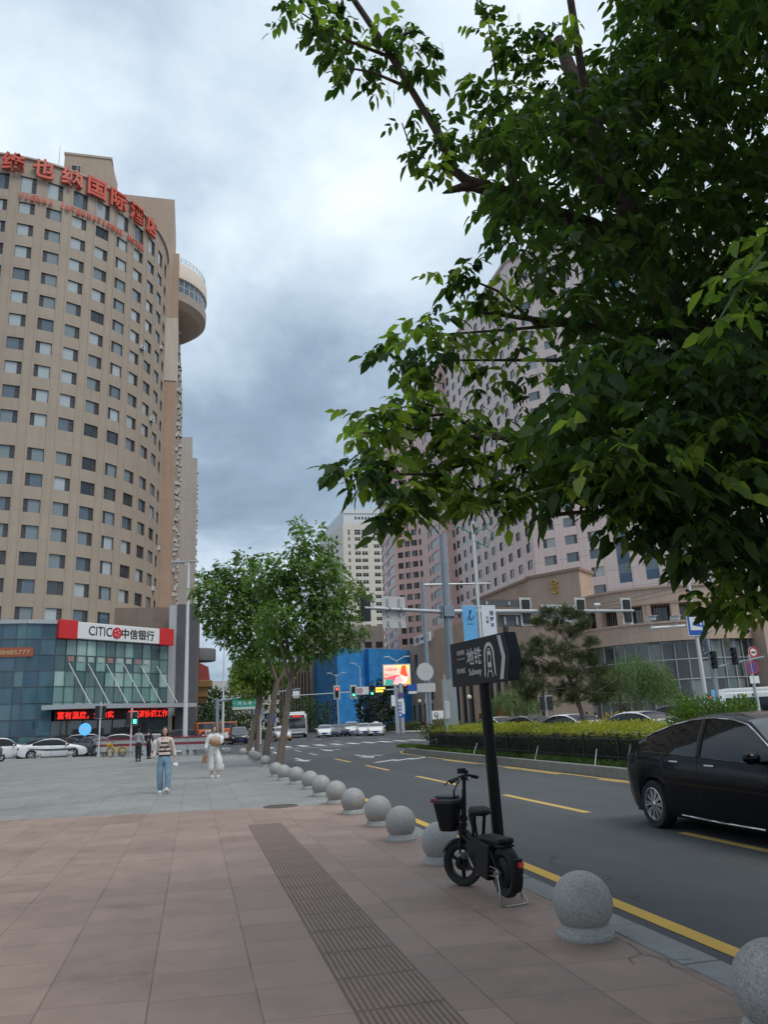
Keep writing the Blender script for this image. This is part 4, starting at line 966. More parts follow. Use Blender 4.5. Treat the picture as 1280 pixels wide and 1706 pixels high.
STY = {
 'sedan': dict(L=4.85, W=1.84, top=[(0, .93), (.015, 1.0), (.05, 1.06), (.15, 1.09), (.20, 1.14), (.29, 1.33), (.37, 1.44), (.46, 1.475), (.55, 1.46), (.62, 1.385), (.75, 1.03), (.80, .98), (.90, .88), (.965, .75), (1.0, .58)],
     belt=[(0, .88), (.05, .98), (.2, 1.0), (.5, .965), (.74, .93), (.85, .86), (.95, .72), (1, .55)], ws=(.60, .755), rw=(.20, .365), dl=(.215, .74), wx=(.205, .80)),
 'fastback': dict(L=4.95, W=1.88, top=[(0, .95), (.012, 1.04), (.05, 1.10), (.12, 1.155), (.20, 1.27), (.29, 1.385), (.38, 1.455), (.47, 1.475), (.55, 1.455), (.62, 1.385), (.75, 1.04), (.80, .985), (.90, .88), (.965, .75), (1.0, .58)],
     belt=[(0, .92), (.05, 1.03), (.2, 1.03), (.5, .985), (.74, .94), (.85, .86), (.95, .72), (1, .55)], ws=(.60, .755), rw=(.13, .33), dl=(.16, .74), wx=(.205, .80)),
 'suv': dict(L=4.65, W=1.87, top=[(0, 1.0), (.012, 1.12), (.03, 1.28), (.07, 1.50), (.11, 1.61), (.2, 1.67), (.4, 1.70), (.53, 1.67), (.60, 1.58), (.72, 1.16), (.78, 1.10), (.90, 1.03), (.965, .92), (1.0, .68)],
     belt=[(0, .95), (.03, 1.06), (.2, 1.07), (.5, 1.04), (.74, 1.03), (.85, .99), (.95, .86), (1, .63)], ws=(.57, .725), rw=(.022, .10), dl=(.09, .71), wx=(.195, .80)),
}
STY['liftback'] = dict(STY['fastback'], top=[(t, z*(1+.09*min(1, max(0, (z-.75)/.5)))) for t, z in STY['fastback']['top']], belt=[(t, z*1.045) for t, z in STY['fastback']['belt']], wx=(.19, .80))
def interp(tab, t): return float(np.interp(t, [a for a, _ in tab], [b for _, b in tab]))
def smooth_tab(tab):
    xs = np.array([a for a, _ in tab]); ys = np.array([b for _, b in tab]); q = np.linspace(0, 1, 241); v = np.interp(q, xs, ys)
    for _ in range(2): v[1:-1] = (v[:-2]+2*v[1:-1]+v[2:])/4
    return list(zip(q, v))
WHEEL_CACHE = {}
def wheel_meshes(r, w, spokes, detail, dark):
    k = (r, w, spokes, detail, dark)
    if k not in WHEEL_CACHE:
        n = 40 if detail else 20; h = w/2; ri = r*.70
        t_ = MB(); t_.lathe([(ri, -h*.9), (r*.93, -h), (r*.985, -h*.75), (r, -h*.4), (r, h*.4), (r*.985, h*.75), (r*.93, h), (ri, h*.9)], n, 0, (0, 0, 0), 'y')
        tm_ = t_.build('wheel', M_TYRE, None, 40)
        m_ = MB(); m_.lathe([(ri, -h*.9), (ri*1.0, h*.92), (ri*.94, h*.95), (ri*.90, h*.6), (ri*.88, -h*.6)], n, 0, (0, 0, 0), 'y')
        m_.lathe([(0, h*.25), (ri*.9, h*.2)], n, 1, (0, 0, 0), 'y'); m_.lathe([(ri*.2, h*.3), (ri*.2, h*.85), (ri*.15, h*.92), (0, h*.92)], 16, 0, (0, 0, 0), 'y')
        for i in range(spokes):
            a = 2*PI*i/spokes
            for da in ((-.11, .11) if detail else (0,)):
                c, s = math.cos(a+da), math.sin(a+da); c0, s0 = math.cos(a+da*.35), math.sin(a+da*.35); wd = ri*(.045 if detail else .13)
                p0 = Vector((c0*ri*.15, h*.80, s0*ri*.15)); p1 = Vector((c*ri*.93, h*.72, s*ri*.93)); sd = Vector((-s, 0, c))*wd; dp = Vector((0, -h*.3, 0))
                m_.add([tuple(x) for x in (p0-sd, p0+sd, p1+sd*1.2, p1-sd*1.2, p0-sd+dp, p0+sd+dp, p1+sd+dp, p1-sd+dp)], [(0, 1, 2, 3), (0, 4, 5, 1), (1, 5, 6, 2), (3, 2, 6, 7), (0, 3, 7, 4)])
        rm = m_.build('rim', [M_RIM if not dark else M_RIMD, M_TRIM], None, 40)
        WHEEL_CACHE[k] = (tm_.data, rm.data); bpy.data.objects.remove(tm_); bpy.data.objects.remove(rm)
    return WHEEL_CACHE[k]
def car(style, label, paint, loc, heading, group=None, cat='car', name='car', detail=False, brake=False, plate=M_PLATE, scale=1.0, extra=None, rim_dark=False):
    """heading = direction the car points (radians from +X)"""
    S_ = STY[style]; L_, W_ = S_['L'], S_['W']; H2 = L_/2
    root = thing(name, label, cat, loc, heading, group); root.scale = (scale,)*3
    top = smooth_tab(S_['top']); belt = smooth_tab(S_['belt'])
    wid = smooth_tab([(0, .70), (.02, .80), (.06, .875), (.14, .92), (.3, .94), (.7, .94), (.86, .915), (.93, .86), (.975, .74), (1, .56)])
    bot = [(0, .42), (.03, .30), (.08, .22), (.5, .19), (.9, .2), (.97, .22), (1, .3)]
    rw_ = .335 if style != 'suv' else .365; ra = rw_+.045
    wx = [S_['wx'][0]*L_-H2, S_['wx'][1]*L_-H2]
    ts = set(np.round(np.linspace(0, 1, 56 if detail else 36), 4)) | {.004, .012, .95, .965, .985, .92, .025} | {round(v, 4) for v in S_['ws']+S_['rw']+S_['dl']}
    for x in wx:
        for q in np.linspace(-1, 1, 25 if detail else 13): ts.add(round((x + ra*math.sin(q*PI/2) + H2)/L_, 4))
        ts.add(round((x-ra*1.001+H2)/L_, 4)); ts.add(round((x+ra*1.001+H2)/L_, 4))
    ts = sorted(t for t in ts if 0 <= t <= 1)
    P = []
    for t in ts:
        x = t*L_-H2; w = interp(wid, t)*W_/1.88; zt = interp(top, t); zb_ = min(interp(belt, t), zt-.02); z0 = interp(bot, t)
        for xw in wx:
            if abs(x-xw) < ra: z0 = max(z0, rw_ + math.sqrt(max(0, ra*ra-(x-xw)**2)))
        z0 = min(z0, zb_-.12); gh = max(zt-zb_, 0); wb = w*.955; wr = wb - (.42 if style != 'suv' else .30)*gh
        flare = 0.0
        for xw in wx: flare = max(flare, .018*max(0, 1-abs(x-xw)/(ra*1.5)))
        zs = z0 + (zb_-z0)
        col = [(w*.93+flare, z0), (w*.975+flare, z0+(zs-z0)*.18), (w*.99, z0+(zs-z0)*.45), (w*1.0, z0+(zs-z0)*.66), (w*.998, z0+(zs-z0)*.82), (w*.975, z0+(zs-z0)*.95), (wb, zb_),
               (wb-(wb-wr)*.48+.012*min(1, gh*3), zb_+gh*.47), (wr+.012, zb_+gh*.88), (wr-.03, zb_+gh*.955), (wr*.72, zb_+gh*.99+.004), (wr*.36, zt+.004), (0, zt+.008)]
        P.append([(x, y, z) for y, z in col])
    nj = len(P[0]); parts = {}
    def put(k, q):
        parts.setdefault(k, MB()).add(q, [(0, 1, 2, 3)])
    def cls(t, j):
        if S_['dl'][0] < t < S_['dl'][1] and 6 <= j <= 7:
            i = np.interp(t, [a for a, _ in top], [b for _, b in top]) - np.interp(t, [a for a, _ in belt], [b for _, b in belt])
            if i > .07: return 'side_window'
        if S_['ws'][0] < t < S_['ws'][1] and j >= 9: return 'windscreen'
        if S_['rw'][0] < t < S_['rw'][1] and j >= 9: return 'rear_window'
        if t > .94 and 3 <= j <= 4 and t < .99: return 'headlight'
        if t < .024 and 3 <= j <= 5: return 'tail_light'
        return 'body'
    for i in range(len(ts)-1):
        tm_ = (ts[i]+ts[i+1])/2
        for j in range(nj-1):
            k = cls(tm_, j)
            for s in (1, -1):
                q = [P[i][j], P[i+1][j], P[i+1][j+1], P[i][j+1]]; q = [(a, b*s, c) for a, b, c in q]
                if s < 0: q = q[::-1]
                put(k + ('' if k in ('body', 'windscreen', 'rear_window') else ('+' if s > 0 else '-')), q)
    for i, rear in ((0, True), (len(ts)-1, False)):
        for j in range(nj-1):
            a, b = P[i][j], P[i][j+1]
            q = [(a[0], a[1], a[2]), (a[0], -a[1], a[2]), (b[0], -b[1], b[2]), (b[0], b[1], b[2])]
            if rear and 3 <= j <= 4:
                for s in (1, -1):
                    put('tail_light' + ('+' if s > 0 else '-'), [(a[0], a[1]*s, a[2]), (a[0], a[1]*s*.45, a[2]), (b[0], b[1]*s*.45, b[2]), (b[0], b[1]*s, b[2])])
                put('body', [(a[0], a[1]*.45, a[2]), (a[0], -a[1]*.45, a[2]), (b[0], -b[1]*.45, b[2]), (b[0], b[1]*.45, b[2])]); continue
            put('body', q if rear else q[::-1])
    mats = dict(body=paint, side_window=G_CAR, windscreen=G_WIND, rear_window=G_WIND, headlight=M_HEAD, tail_light=M_TAILON if brake else M_TAIL)
    for k, mb in parts.items():
        o = mb.build(k.rstrip('+-'), mats[k.rstrip('+-')], root, 50, weld=True)
    ub = MB(); ub.bb(-H2+.12, H2-.15, -(W_/2-.25), W_/2-.25, .17, .72); ub.build('underbody', M_UNDER, root)
    tyre, rim = wheel_meshes(rw_, .215, 10 if detail else 5, detail, rim_dark)
    yo = W_/2 - .125
    for x in wx:
        for s in (1, -1):
            wo_ = mesh_obj('wheel', tyre, root, T(x, s*yo, rw_) @ (Matrix.Identity(4) if s > 0 else rotm('Z', PI))); mesh_obj('rim', rim, wo_)
    # mirrors
    tmx = S_['ws'][1]-.055; x = tmx*L_-H2; zb_ = interp(belt, tmx); w = interp(wid, tmx)*W_/1.88
    for s in (1, -1):
        mb = MB(); mb.ball((x, s*(w*.955+.15), zb_+.09), (.075, .12, .075), 12); mb.box((x+.02, s*(w*.955+.03), zb_+.03), (.06, .12, .04)); mb.build('mirror', paint, root, 60)
    # door seams, handles, pillars
    sm_ = MB()
    def side_pt(t, j, s, o=.004):
        i = int(np.argmin([abs(t-a) for a in ts])); p = P[i][j]; return (p[0], s*(p[1]+o), p[2])
    tb = (S_['dl'][0]+S_['dl'][1])/2 - .005
    for s in (1, -1):
        for t in (S_['wx'][0]+.088, tb, S_['ws'][1]-.03): sm_.tube([side_pt(t, j, s, .001) for j in range(0, 7)], .006, 4)
    sm_.build('door_seam', M_TRIM, root)
    for s in (1, -1):
        pb = MB(); i = int(np.argmin([abs(tb-a) for a in ts])); pts = [(P[i][j][0], s*(P[i][j][1]+.003), P[i][j][2]) for j in (6, 7, 8)]
        pb.tube(pts, .035, 6); pb.build('pillar', M_TRIM, root)
        for t in (S_['wx'][0]+.115, tb+.03):
            p = side_pt(t, 5, s); hb = MB(); hb.box((p[0]+.1, p[1]*1.008, p[2]-.05), (.21, .03, .028)); hb.build('door_handle', M_CHROME if detail else paint, root, None, .008)
    fr_ = MB(); xf = H2-.015; wf = .5*W_/1.88
    fr_.box((xf-.01, 0, .52), (.06, wf*1.7, .10)); fr_.box((xf-.03, 0, .33), (.07, wf*1.9, .13)); fr_.build('grille', M_TRIM, root, None, .015)
    MB().box((H2+.02, 0, .43), (.02, .44, .13)).build('number_plate', plate, root); MB().box((-H2-.012, 0, .72 if style != 'suv' else .80), (.02, .44, .13)).build('number_plate', plate, root)
    MB().box((-H2+.02, 0, .38), (.08, W_*.62, .16)).build('bumper_insert', M_TRIM, root, None, .02)
    if detail:
        for s in (1, -1):
            cm = MB(); ii = [i for i, t in enumerate(ts) if S_['dl'][0]-.005 <= t <= S_['dl'][1]+.004]
            cm.tube([(P[i][8][0], s*(P[i][8][1]+.006), P[i][8][2]+.008) for i in ii], .011, 6); cm.build('window_trim', M_CHROME, root, 60)
            cs = MB(); ii = [i for i, t in enumerate(ts) if S_['wx'][0]+.14 <= t <= S_['wx'][1]-.12]
            cs.tube([(P[i][0][0], s*(P[i][0][1]+.022), P[i][0][2]+.045) for i in ii], .013, 6); cs.build('sill_trim', M_CHROME, root, 60)
            bl_ = MB(); ii = [i for i, t in enumerate(ts) if S_['dl'][0] <= t <= S_['dl'][1]]
            bl_.tube([(P[i][6][0], s*(P[i][6][1]+.004), P[i][6][2]) for i in ii], .008, 6); bl_.build('belt_trim', M_TRIM, root, 60)
        st_ = MB(); st_.tube([(.62+.17*0, .38+.17*math.cos(a), .95+.17*math.sin(a)) for a in np.linspace(0, 2*PI, 17)], .014, 5); st_.build('steering_wheel', M_TRIM, root)
    if extra: extra(root, S_, P, ts)
    return root
def stripe(root, S_, P, ts):           # dark green wave along the flank
    for s in (1, -1):
        mb = MB()
        for i in range(len(ts)-1):
            if .16 < ts[i] < .78:
                def pt(k, q):
                    v = P[k][3+q] if 3+q < len(P[k]) else P[k][-1]; return v
                a, b, c, d = P[i][3], P[i+1][3], P[i+1][4], P[i][4]
                f = lambda p, z: (p[0], s*(p[1]+.006), z)
                t0 = ts[i]; t1 = ts[i+1]; zc = lambda t: .80-.14*math.sin((t-.16)*4.2) if t < .5 else .66
                hw_ = lambda t: .02+.05*min(1, (t-.15)*4)
                mb.add([f(a, zc(t0)-hw_(t0)), f(b, zc(t1)-hw_(t1)), f(b, zc(t1)+hw_(t1)), f(a, zc(t0)+hw_(t0))], [(0, 1, 2, 3)])
        mb.build('side_stripe', mk('dark_green_stripe', (.06, .09, .085), .4), root)
def taxi_lamp(root, S_, P, ts): MB().box((-.1, 0, 1.53), (.16, .5, .13)).build('roof_lamp', M_WP, root, None, .03)
def taxi_band(root, S_, P, ts):
    taxi_lamp(root, S_, P, ts); mb = MB()
    for i in range(len(ts)-1):
        for s in (1, -1):
            for j in (0, 1):
                q = [P[i][j], P[i+1][j], P[i+1][j+1], P[i][j+1]]; mb.add([(a, s*(b+.006), c) for a, b, c in q], [(0, 1, 2, 3)])
    a = P[-1]; mb.add([(a[0][0]+.012, a[0][1], a[0][2]), (a[0][0]+.012, -a[0][1], a[0][2]), (a[3][0]+.012, -a[3][1], a[3][2]), (a[3][0]+.012, a[3][1], a[3][2])], [(0, 1, 2, 3)]); mb.build('orange_band', P_ORANGE, root)
DN, UP = -PI/2, PI/2
# near black car driving towards the photographer's side
car('liftback', 'glossy black saloon car driving past on the near lanes with chrome window line', P_BLACK, (6.67+.94, 11.08-(.5-.19)*4.95, ROAD), DN, detail=True)
def place(px, py, dx=0, dy=0): p = gp(px, py); return (p.x+dx, p.y+dy, ROAD)
GL = 'cars waiting by the bank'
car('sedan', 'white saloon with dark green flank stripe waiting side-on before the bank', P_WHITE, place(87, 1264), R(5), GL, extra=stripe, plate=M_PLATEG)
def pl_(px, Y): p = at(px, 1240, Y); return (p.x, Y, ROAD)
car('suv', 'white estate car behind the green striped white saloon, cut by the frame edge', P_WHITE, pl_(4, 69), R(12), GL)
car('sedan', 'dark saloon half hidden behind the white saloon with green stripe', P_DARK, pl_(112, 72), R(6), GL, rim_dark=True)
car('sedan', 'grey saloon facing out behind the bonnet of the striped white saloon', P_GREY, pl_(158, 70), R(-52), GL)
car('suv', 'silver people carrier parked beneath the round blue lamp sign', P_SILV, pl_(152, 82), R(0), GL)
car('sedan', 'white saloon behind the flower barrier beside the green walking signal', P_WHITE, pl_(197, 72), R(172), GL, scale=1.06)
car('sedan', 'white saloon beside the man in grey, behind the barrier', P_WHITE, pl_(255, 65), R(-60), GL)
car('suv', 'dark car parked under the bank canopy end, beyond the barrier', P_DARK, (-1.9, 82, ROAD), R(200), GL)
car('sedan', 'dark car under the teal glass, furthest from the flower barrier', P_GREY, (-13.4, 79.5, ROAD), R(10), GL)
car('sedan', 'white saloon stopped behind the lady with the tan bag', P_WHITE, (1.75, 84, ROAD), R(-78), GL)
car('suv', 'white car parked by the gold shop canopy', P_WHITE, (1.2, 96, ROAD), R(-85), GL)
GM = 'cars coming down the main street'
car('suv', 'black off-road car coming on beside the green direction gantry', P_DARK, place(399, 1240, 0, 1.5), R(-88), GM)
car('sedan', 'orange and silver taxi with roof lamp in front of the bus', P_TAXI, place(470, 1235, 0, 2.3), R(-84), GM, cat='taxi', name='taxi', extra=taxi_band)
ROWC = [('sedan', 'white saloon queuing at the head end of the row beside the bus', P_WHITE, 541), ('sedan', 'dark grey saloon second from the bus in the waiting row', P_GREY, 557), ('sedan', 'black saloon third from the bus in the waiting row', P_DARK, 572),
        ('suv', 'white off-road car in the middle of the row before the blue netting', P_WHITE, 586)]
for st_, lb, pt, px in ROWC:
    p = at(px, 1215, 99); car(st_, lb, pt, (p.x, p.y, ROAD), R(-100), GM)
p = at(607, 1215, 96); car('sedan', 'white saloon between the white off-road car and the white taxi', P_WHITE, (p.x, p.y, ROAD), R(-100), GM)
p = at(627, 1215, 93); car('fastback', 'white saloon taxi with roof sign at the near end of the row', P_WHITE, (p.x, p.y, ROAD), R(-105), GM, cat='taxi', name='taxi', extra=taxi_lamp)
p = at(687, 1203, 150); car('sedan', 'black saloon parked under the round canopied building', P_DARK, (p.x, p.y, ROAD), R(160), GM)
GF = 'cars queuing beyond the hedge'
def far(px, Y, st_, lb, pt, hd, brake=True, cat='car', **k):
    p = at(px, 1190, Y); return car(st_, lb, pt, (p.x, Y, ROAD), R(hd), GF, cat, brake=brake, scale=1.09, **k)
far(1062, 33, 'sedan', 'white saloon with lit brake lights seen behind the hedge and bush', P_WHITE, 107)
far(947, 38, 'sedan', 'white saloon behind the pine trunk with brake lights on', P_WHITE, 105)
far(880, 42, 'sedan', 'dark grey saloon between two white cars beyond the hedge', P_GREY, 104)
far(826, 47, 'sedan', 'white saloon just beyond the subway sign post, past the hedge', P_WHITE, 102)
far(1127, 37, 'suv', 'black off-road car with red tail lights beside the leafy bush', P_DARK, 112)
far(1178, 34, 'sedan', 'grey saloon hidden behind the leafy bush, one tail light showing', P_GREY, 104)
# bus
def bus(label, loc, hd):
    r = thing('bus', label, 'bus', loc, hd); L_, W_, H_ = 10.5, 2.5, 3.15
    b = MB(); b.bb(-L_/2, L_/2, -W_/2, W_/2, .35, 2.95); b.build('body', P_WHITE, r, None, .18, 3)
    b = MB(); b.bb(-L_/2+.4, L_/2-1, -W_/2+.2, W_/2-.2, 2.95, H_+.1); b.build('roof_unit', P_WHITE, r, None, .1)
    b = MB(); b.bb(L_/2-.02, L_/2+.03, -1.08, 1.08, 1.15, 2.45); b.build('windscreen', G_WIND, r, None, .05)
    for s in (1, -1):
        for i in range(6): MB().bb(-4.6+1.5*i, -3.25+1.5*i, s*(W_/2-.01)-.02, s*(W_/2-.01)+.03, 1.35, 2.5).build('window', G_CAR, r)
        MB().bb(L_/2-.05, L_/2+.04, s*.85-.2, s*.85+.2, .62, .82).build('headlight', M_HEAD, r, None, .02)
        mb = MB(); mb.tube([(L_/2-.1, s*1.2, 2.6), (L_/2+.35, s*1.42, 2.5), (L_/2+.35, s*1.42, 2.2)], .03, 5); mb.box((L_/2+.35, s*1.42, 2.0), (.1, .2, .42)); mb.build('mirror', M_TRIM, r)
        tyre, rim = wheel_meshes(.48, .28, 5, False, True)
        for x in (-3.2, 3.0):
            wo_ = mesh_obj('wheel', tyre, r, T(x, s*1.12, .48) @ (Matrix.Identity(4) if s > 0 else rotm('Z', PI))); mesh_obj('rim', rim, wo_)
    MB().bb(L_/2-.02, L_/2+.05, -.9, .9, 2.5, 2.82).build('destination_board', M_TRIM, r)
    mb = MB()
    for i in range(7): mb.box((L_/2+.06, -.55+.18*i, 2.66), (.01, .12, .17))
    mb.build('destination_letters', M_LED, r)
    MB().bb(L_/2-.02, L_/2+.06, -1.1, 1.1, .36, .58).build('bumper', M_TRIM, r, None, .03)
    MB().bb(L_/2-.01, L_/2+.04, -1.15, 1.15, .86, 1.1).build('front_band', M_SILV, r)
    return r
p = gp(500, 1229); bus('white city bus with red destination board stopped behind the taxi', (p.x+.1, p.y+4.5, ROAD), R(-96))
p = at(1262, 1165, 44)
vn = bus('white minibus at the edge of the frame behind the leafy bush', (p.x+3.5, 47, ROAD), R(150)); vn.scale = (.72, .8, .85)
# orange crane truck beyond the hedge
p = at(838, 1195, 66); tr = thing('crane_truck', 'orange crane truck cab standing beyond the hedge under the willow', 'truck', (p.x, 66, ROAD-.45), R(95))
M_ORT = mk('orange_truck_paint', (.52, .13, .03), .4)
b = MB(); b.bb(.9, 2.7, -1.1, 1.1, .7, 2.5); b.build('cab', M_ORT, tr, None, .1)
MB().bb(.88, .92, -.85, .85, 1.6, 2.3).build('rear_window', G_DARK, tr); MB().bb(1.3, 2.4, -1.12, -1.09, 1.5, 2.3).build('side_window', G_DARK, tr); MB().bb(1.3, 2.4, 1.09, 1.12, 1.5, 2.3).build('side_window', G_DARK, tr)
b = MB(); b.bb(-3, .9, -1.1, 1.1, .75, 1.15); b.build('bed', M_UNDER, tr)
b = MB(); b.bb(.2, .7, -.3, .3, 1.15, 2.6); b.tube([(.45, 0, 2.6), (-.4, -.9, 3.4), (.6, -2.4, 2.5)], .17, 6); b.build('crane_arm', mk('rust_crane', (.35, .12, .05), .6), tr)
tyre, rim = wheel_meshes(.45, .3, 5, False, True)
for x in (-2, 1.9):
    for s in (1, -1): wo_ = mesh_obj('wheel', tyre, tr, T(x, s*.95, .45)); mesh_obj('rim', rim, wo_)
# orange sightseeing carts at the street end
for (px, Y, lb) in ((378, 92, 'orange delivery van at the street end behind the black off-road car'), (341, 88, 'orange roofed stall van by the white street lamp')):
    p = at(px, 1220, Y); t = thing('delivery_van', lb, 'van', (p.x, Y, ROAD), R(-84), 'orange vans at the street end')
    b = MB(); b.bb(-2.2, 1.0, -.95, .95, .45, 2.3); b.bb(1.0, 2.2, -.9, .9, .45, 1.6); b.build('body', M_ORT, t, None, .12)
    MB().add([(1.02, -.8, 1.62), (1.02, .8, 1.62), (1.0, .8, 2.2), (1.0, -.8, 2.2)], [(0, 1, 2, 3)]).build('windscreen', G_WIND, t); MB().bb(2.2, 2.24, -.6, .6, .6, 1.2).build('grille', M_WP, t)
    for x in (-1.5, 1.4):
        for s in (1, -1): mesh_obj('wheel', wheel_meshes(.335, .215, 5, False, False)[0], t, T(x, s*.85, .335))
# ================================================================== granite ball bollards
def granite():
    g = NG('speckled_granite'); tc_ = g.n('ShaderNodeTexCoord'); O = tc_.outputs['Object']
    v = g.n('ShaderNodeTexVoronoi'); v.inputs['Scale'].default_value = 150; g.l(O, v.inputs['Vector'])
    a = g.noise(O, 60, 4, .7); b = g.noise(O, 5, 5); st = g.noise(O, 9, 6, .7)
    f = g.math('ADD', g.rng(v.outputs['Distance'], 0, .6, .66, 1.28), g.rng(a, .3, .7, -.36, .36)); f = g.math('ADD', f, g.rng(b, .3, .7, -.12, .12)); f = g.math('SUBTRACT', f, g.rng(st, .60, .72, 0, .30))
    g.l(g.scale((.265, .258, .245), f), g.b.inputs['Base Color']); g.b.inputs['Roughness'].default_value = .55
    bp = g.n('ShaderNodeBump'); bp.inputs['Strength'].default_value = .15; bp.inputs['Distance'].default_value = .004; g.l(a, bp.inputs['Height']); g.l(bp.outputs[0], g.b.inputs['Normal'])
    return g.m
M_GRAN = granite()
RB = .216
pb = [(0, 0), (.203, 0), (.206, .03), (.200, .042), (.192, .046), (.190, .064), (.180, .072), (.172, .085), (.15, .092), (0, .092)]
sp = [(RB*math.sin(t), .232 - RB*math.cos(t)) for t in np.linspace(R(25), PI, 28)]
bm1 = MB().lathe(pb, 48).build('base', M_GRAN, None, 50); bm2 = MB().lathe(sp, 48).build('ball', M_GRAN, None, 80)
ord_ = ['', 'second', 'third', 'fourth', 'fifth', 'sixth', 'seventh', 'eighth', 'ninth', 'tenth', 'eleventh', 'twelfth', 'thirteenth', 'fourteenth', 'fifteenth', 'sixteenth']
BL = [(2.86, 3.80, 'big granite ball bollard cut off by the lower corner of the frame'), (2.84, 5.84, 'large speckled granite ball bollard beside cracked paving, before the electric bike'),
      (2.77, 9.19, 'granite ball bollard partly hidden behind the electric bike basket')]
ys = [(2.80, 11.1), (2.86, 12.75), (2.82, 14.6), (2.86, 16.6), (2.85, 18.55), (2.9, 20.7), (2.8, 22.7), (2.65, 24.5), (2.6, 26.3), (2.85, 33.1), (2.87, 37.2), (2.88, 38.9), (2.88, 41), (2.72, 46.0), (1.95, 48.9)]
for i, (x, y) in enumerate(ys):
    n_ = i+1
    lb = ('granite ball bollard next along the kerb past the electric bike' if i == 0 else f'{ord_[i]} granite ball bollard along the kerb past the electric bike') if i < 12 else \
        ['granite ball bollard next beyond the leaning tree trunks', 'granite ball bollard two beyond the leaning tree trunks', 'small granite ball bollard at the street corner'][i-12] if i < 15 else ''
    if 9 <= i <= 11: lb = ['granite ball bollard standing right beside the paler leaning trunk', 'granite ball bollard beside the darker leaning trunk', 'granite ball bollard tucked just behind the darker leaning trunk'][i-9]
    BL.append((x, y, lb))
BL += [(-8.6, 62.0, 'small ball bollard below the front wheel of the striped white saloon'), (-10.9, 63.2, 'small ball bollard below the middle of the striped white saloon'), (-13.0, 66.0, 'small ball bollard behind the rear of the striped white saloon')]
for i, (x, y, lb) in enumerate(BL):
    t = thing('bollard', lb, 'bollard', (x, y, 0), random.uniform(0, 6), 'granite ball bollards along the pavement edge')
    t.scale = (random.uniform(.97, 1.03),)*2 + (random.uniform(.98, 1.02),)
    mesh_obj('base', bm1.data, t); mesh_obj('ball', bm2.data, t)
bpy.data.objects.remove(bm1); bpy.data.objects.remove(bm2)

# ================================================================== subway direction sign on a leaning post
M_SBLK = mk('black_sign_paint', (.006, .006, .007), .45, var=.15, vscale=6, spec=.22); M_SIDE = mk('dark_blue_sign_edge', (.03, .04, .055), .3); M_SGREY = mk('grey_sign_print', (.50, .47, .45), .5)
sub = thing('subway_sign', 'black arrow shaped subway direction sign on a slightly leaning post', 'sign', (3.08, 8.1, 0))
b = MB(); b.tube([(.0, 0, 0), (-.035, 0, 1.96)], .06, 20); b.tube([(.0, 0, 0), (0, 0, .012)], .12, 20); b.build('post', M_SBLK, sub, 40)
fa, fb = Vector((2.89-3.08, 8.72-8.1, 0)), Vector((3.075-3.08, 7.46-8.1, 0)); fd = (fb-fa).normalized(); fL = (fb-fa).length; fn = Vector((fd.y, -fd.x, 0))   # outward, to the plaza
if fn.x > 0: fn = -fn
SM = frame(fa + Vector((0, 0, 1.93)), fd, (0, 0, 1), fn)
H_ = .485; TH = .13
poly = [(0, 0), (fL-.02, 0), (fL+.055, H_*.5), (fL-.02, H_), (0, H_)]
b = MB(); b.T = SM
vs = [(x, y, 0) for x, y in poly] + [(x, y, -TH) for x, y in poly]; n_ = 5
b.add(vs, [(0, 1, 2, 3, 4), (9, 8, 7, 6, 5)] + [(i, (i+1) % n_, n_+(i+1) % n_, n_+i)[::-1] for i in range(n_)], [0, 0, 0, 1, 1, 0, 0])
b.build('panel', [M_SBLK, M_SIDE], sub, None, .006)
b = MB(); b.T = SM; e_ = .004
cx = fL-.175; w_ = .07
b.add([(cx, .02, e_), (cx+w_, .02, e_), (cx+w_+.07, H_*.5, e_), (cx+w_, H_-.02, e_), (cx, H_-.02, e_), (cx+.07, H_*.5, e_)], [(0, 1, 2, 5), (5, 2, 3, 4)])
b.build('arrow_band', M_SGREY, sub)
b = MB(); 
put_text(b, '地铁', SM @ T(.575, .30, .003), .34, .18, .003, 0, .012); put_text(b, 'Subway', SM @ T(.58, .125, .003), .29, .095, .003, 0, .012)
put_text(b, '长春地铁', SM @ T(.265, .365, .003), .19, .055, .003, 0, .006); put_text(b, 'Changchun Subway', SM @ T(.265, .295, .003), .19, .022, .003); put_text(b, '约500米', SM @ T(.25, .165, .003), .20, .065, .003, 0, .006)
b.build('lettering', M_SGREY, sub)
b = MB(); b.T = SM
b.add([(.09+.045*math.cos(a), .31+.055*math.sin(a), .004) for a in np.linspace(PI*.6, PI*1.6, 10)] + [(.09+.015+.045*math.cos(a), .31+.05*math.sin(a), .004) for a in np.linspace(PI*1.6, PI*.6, 10)], [tuple(range(20))]); b.build('logo', mk('dark_red_logo', (.16, .02, .02), .5), sub)
# train in a tunnel arch
b = MB(); b.T = SM @ T(.905, .055, .004) @ Matrix.Diagonal((.92, 1.06, 1, 1)); r0, r1 = .085, .122
A_ = [(r1*math.cos(t), .215+r1*math.sin(t)*1.05) for t in np.linspace(-.15, PI+.15, 20)]; B_ = [(r0*math.cos(t), .215+r0*math.sin(t)*1.05) for t in np.linspace(-.15, PI+.15, 20)]
A_ = [(.135, .0)] + A_ + [(-.135, .0)]; B_ = [(.105, .03)] + B_ + [(-.105, .03)]
for i in range(len(A_)-1): b.add([(*A_[i], 0), (*A_[i+1], 0), (*B_[i+1], 0), (*B_[i], 0)], [(0, 1, 2, 3)])
def rect(x0, x1, y0, y1): b.add([(x0, y0, 0), (x1, y0, 0), (x1, y1, 0), (x0, y1, 0)], [(0, 1, 2, 3)])
rect(-.045, .045, .215, .255); rect(-.03, .03, .265, .28); rect(-.045, -.028, .145, .215); rect(.028, .045, .145, .215); rect(-.045, .045, .095, .145)
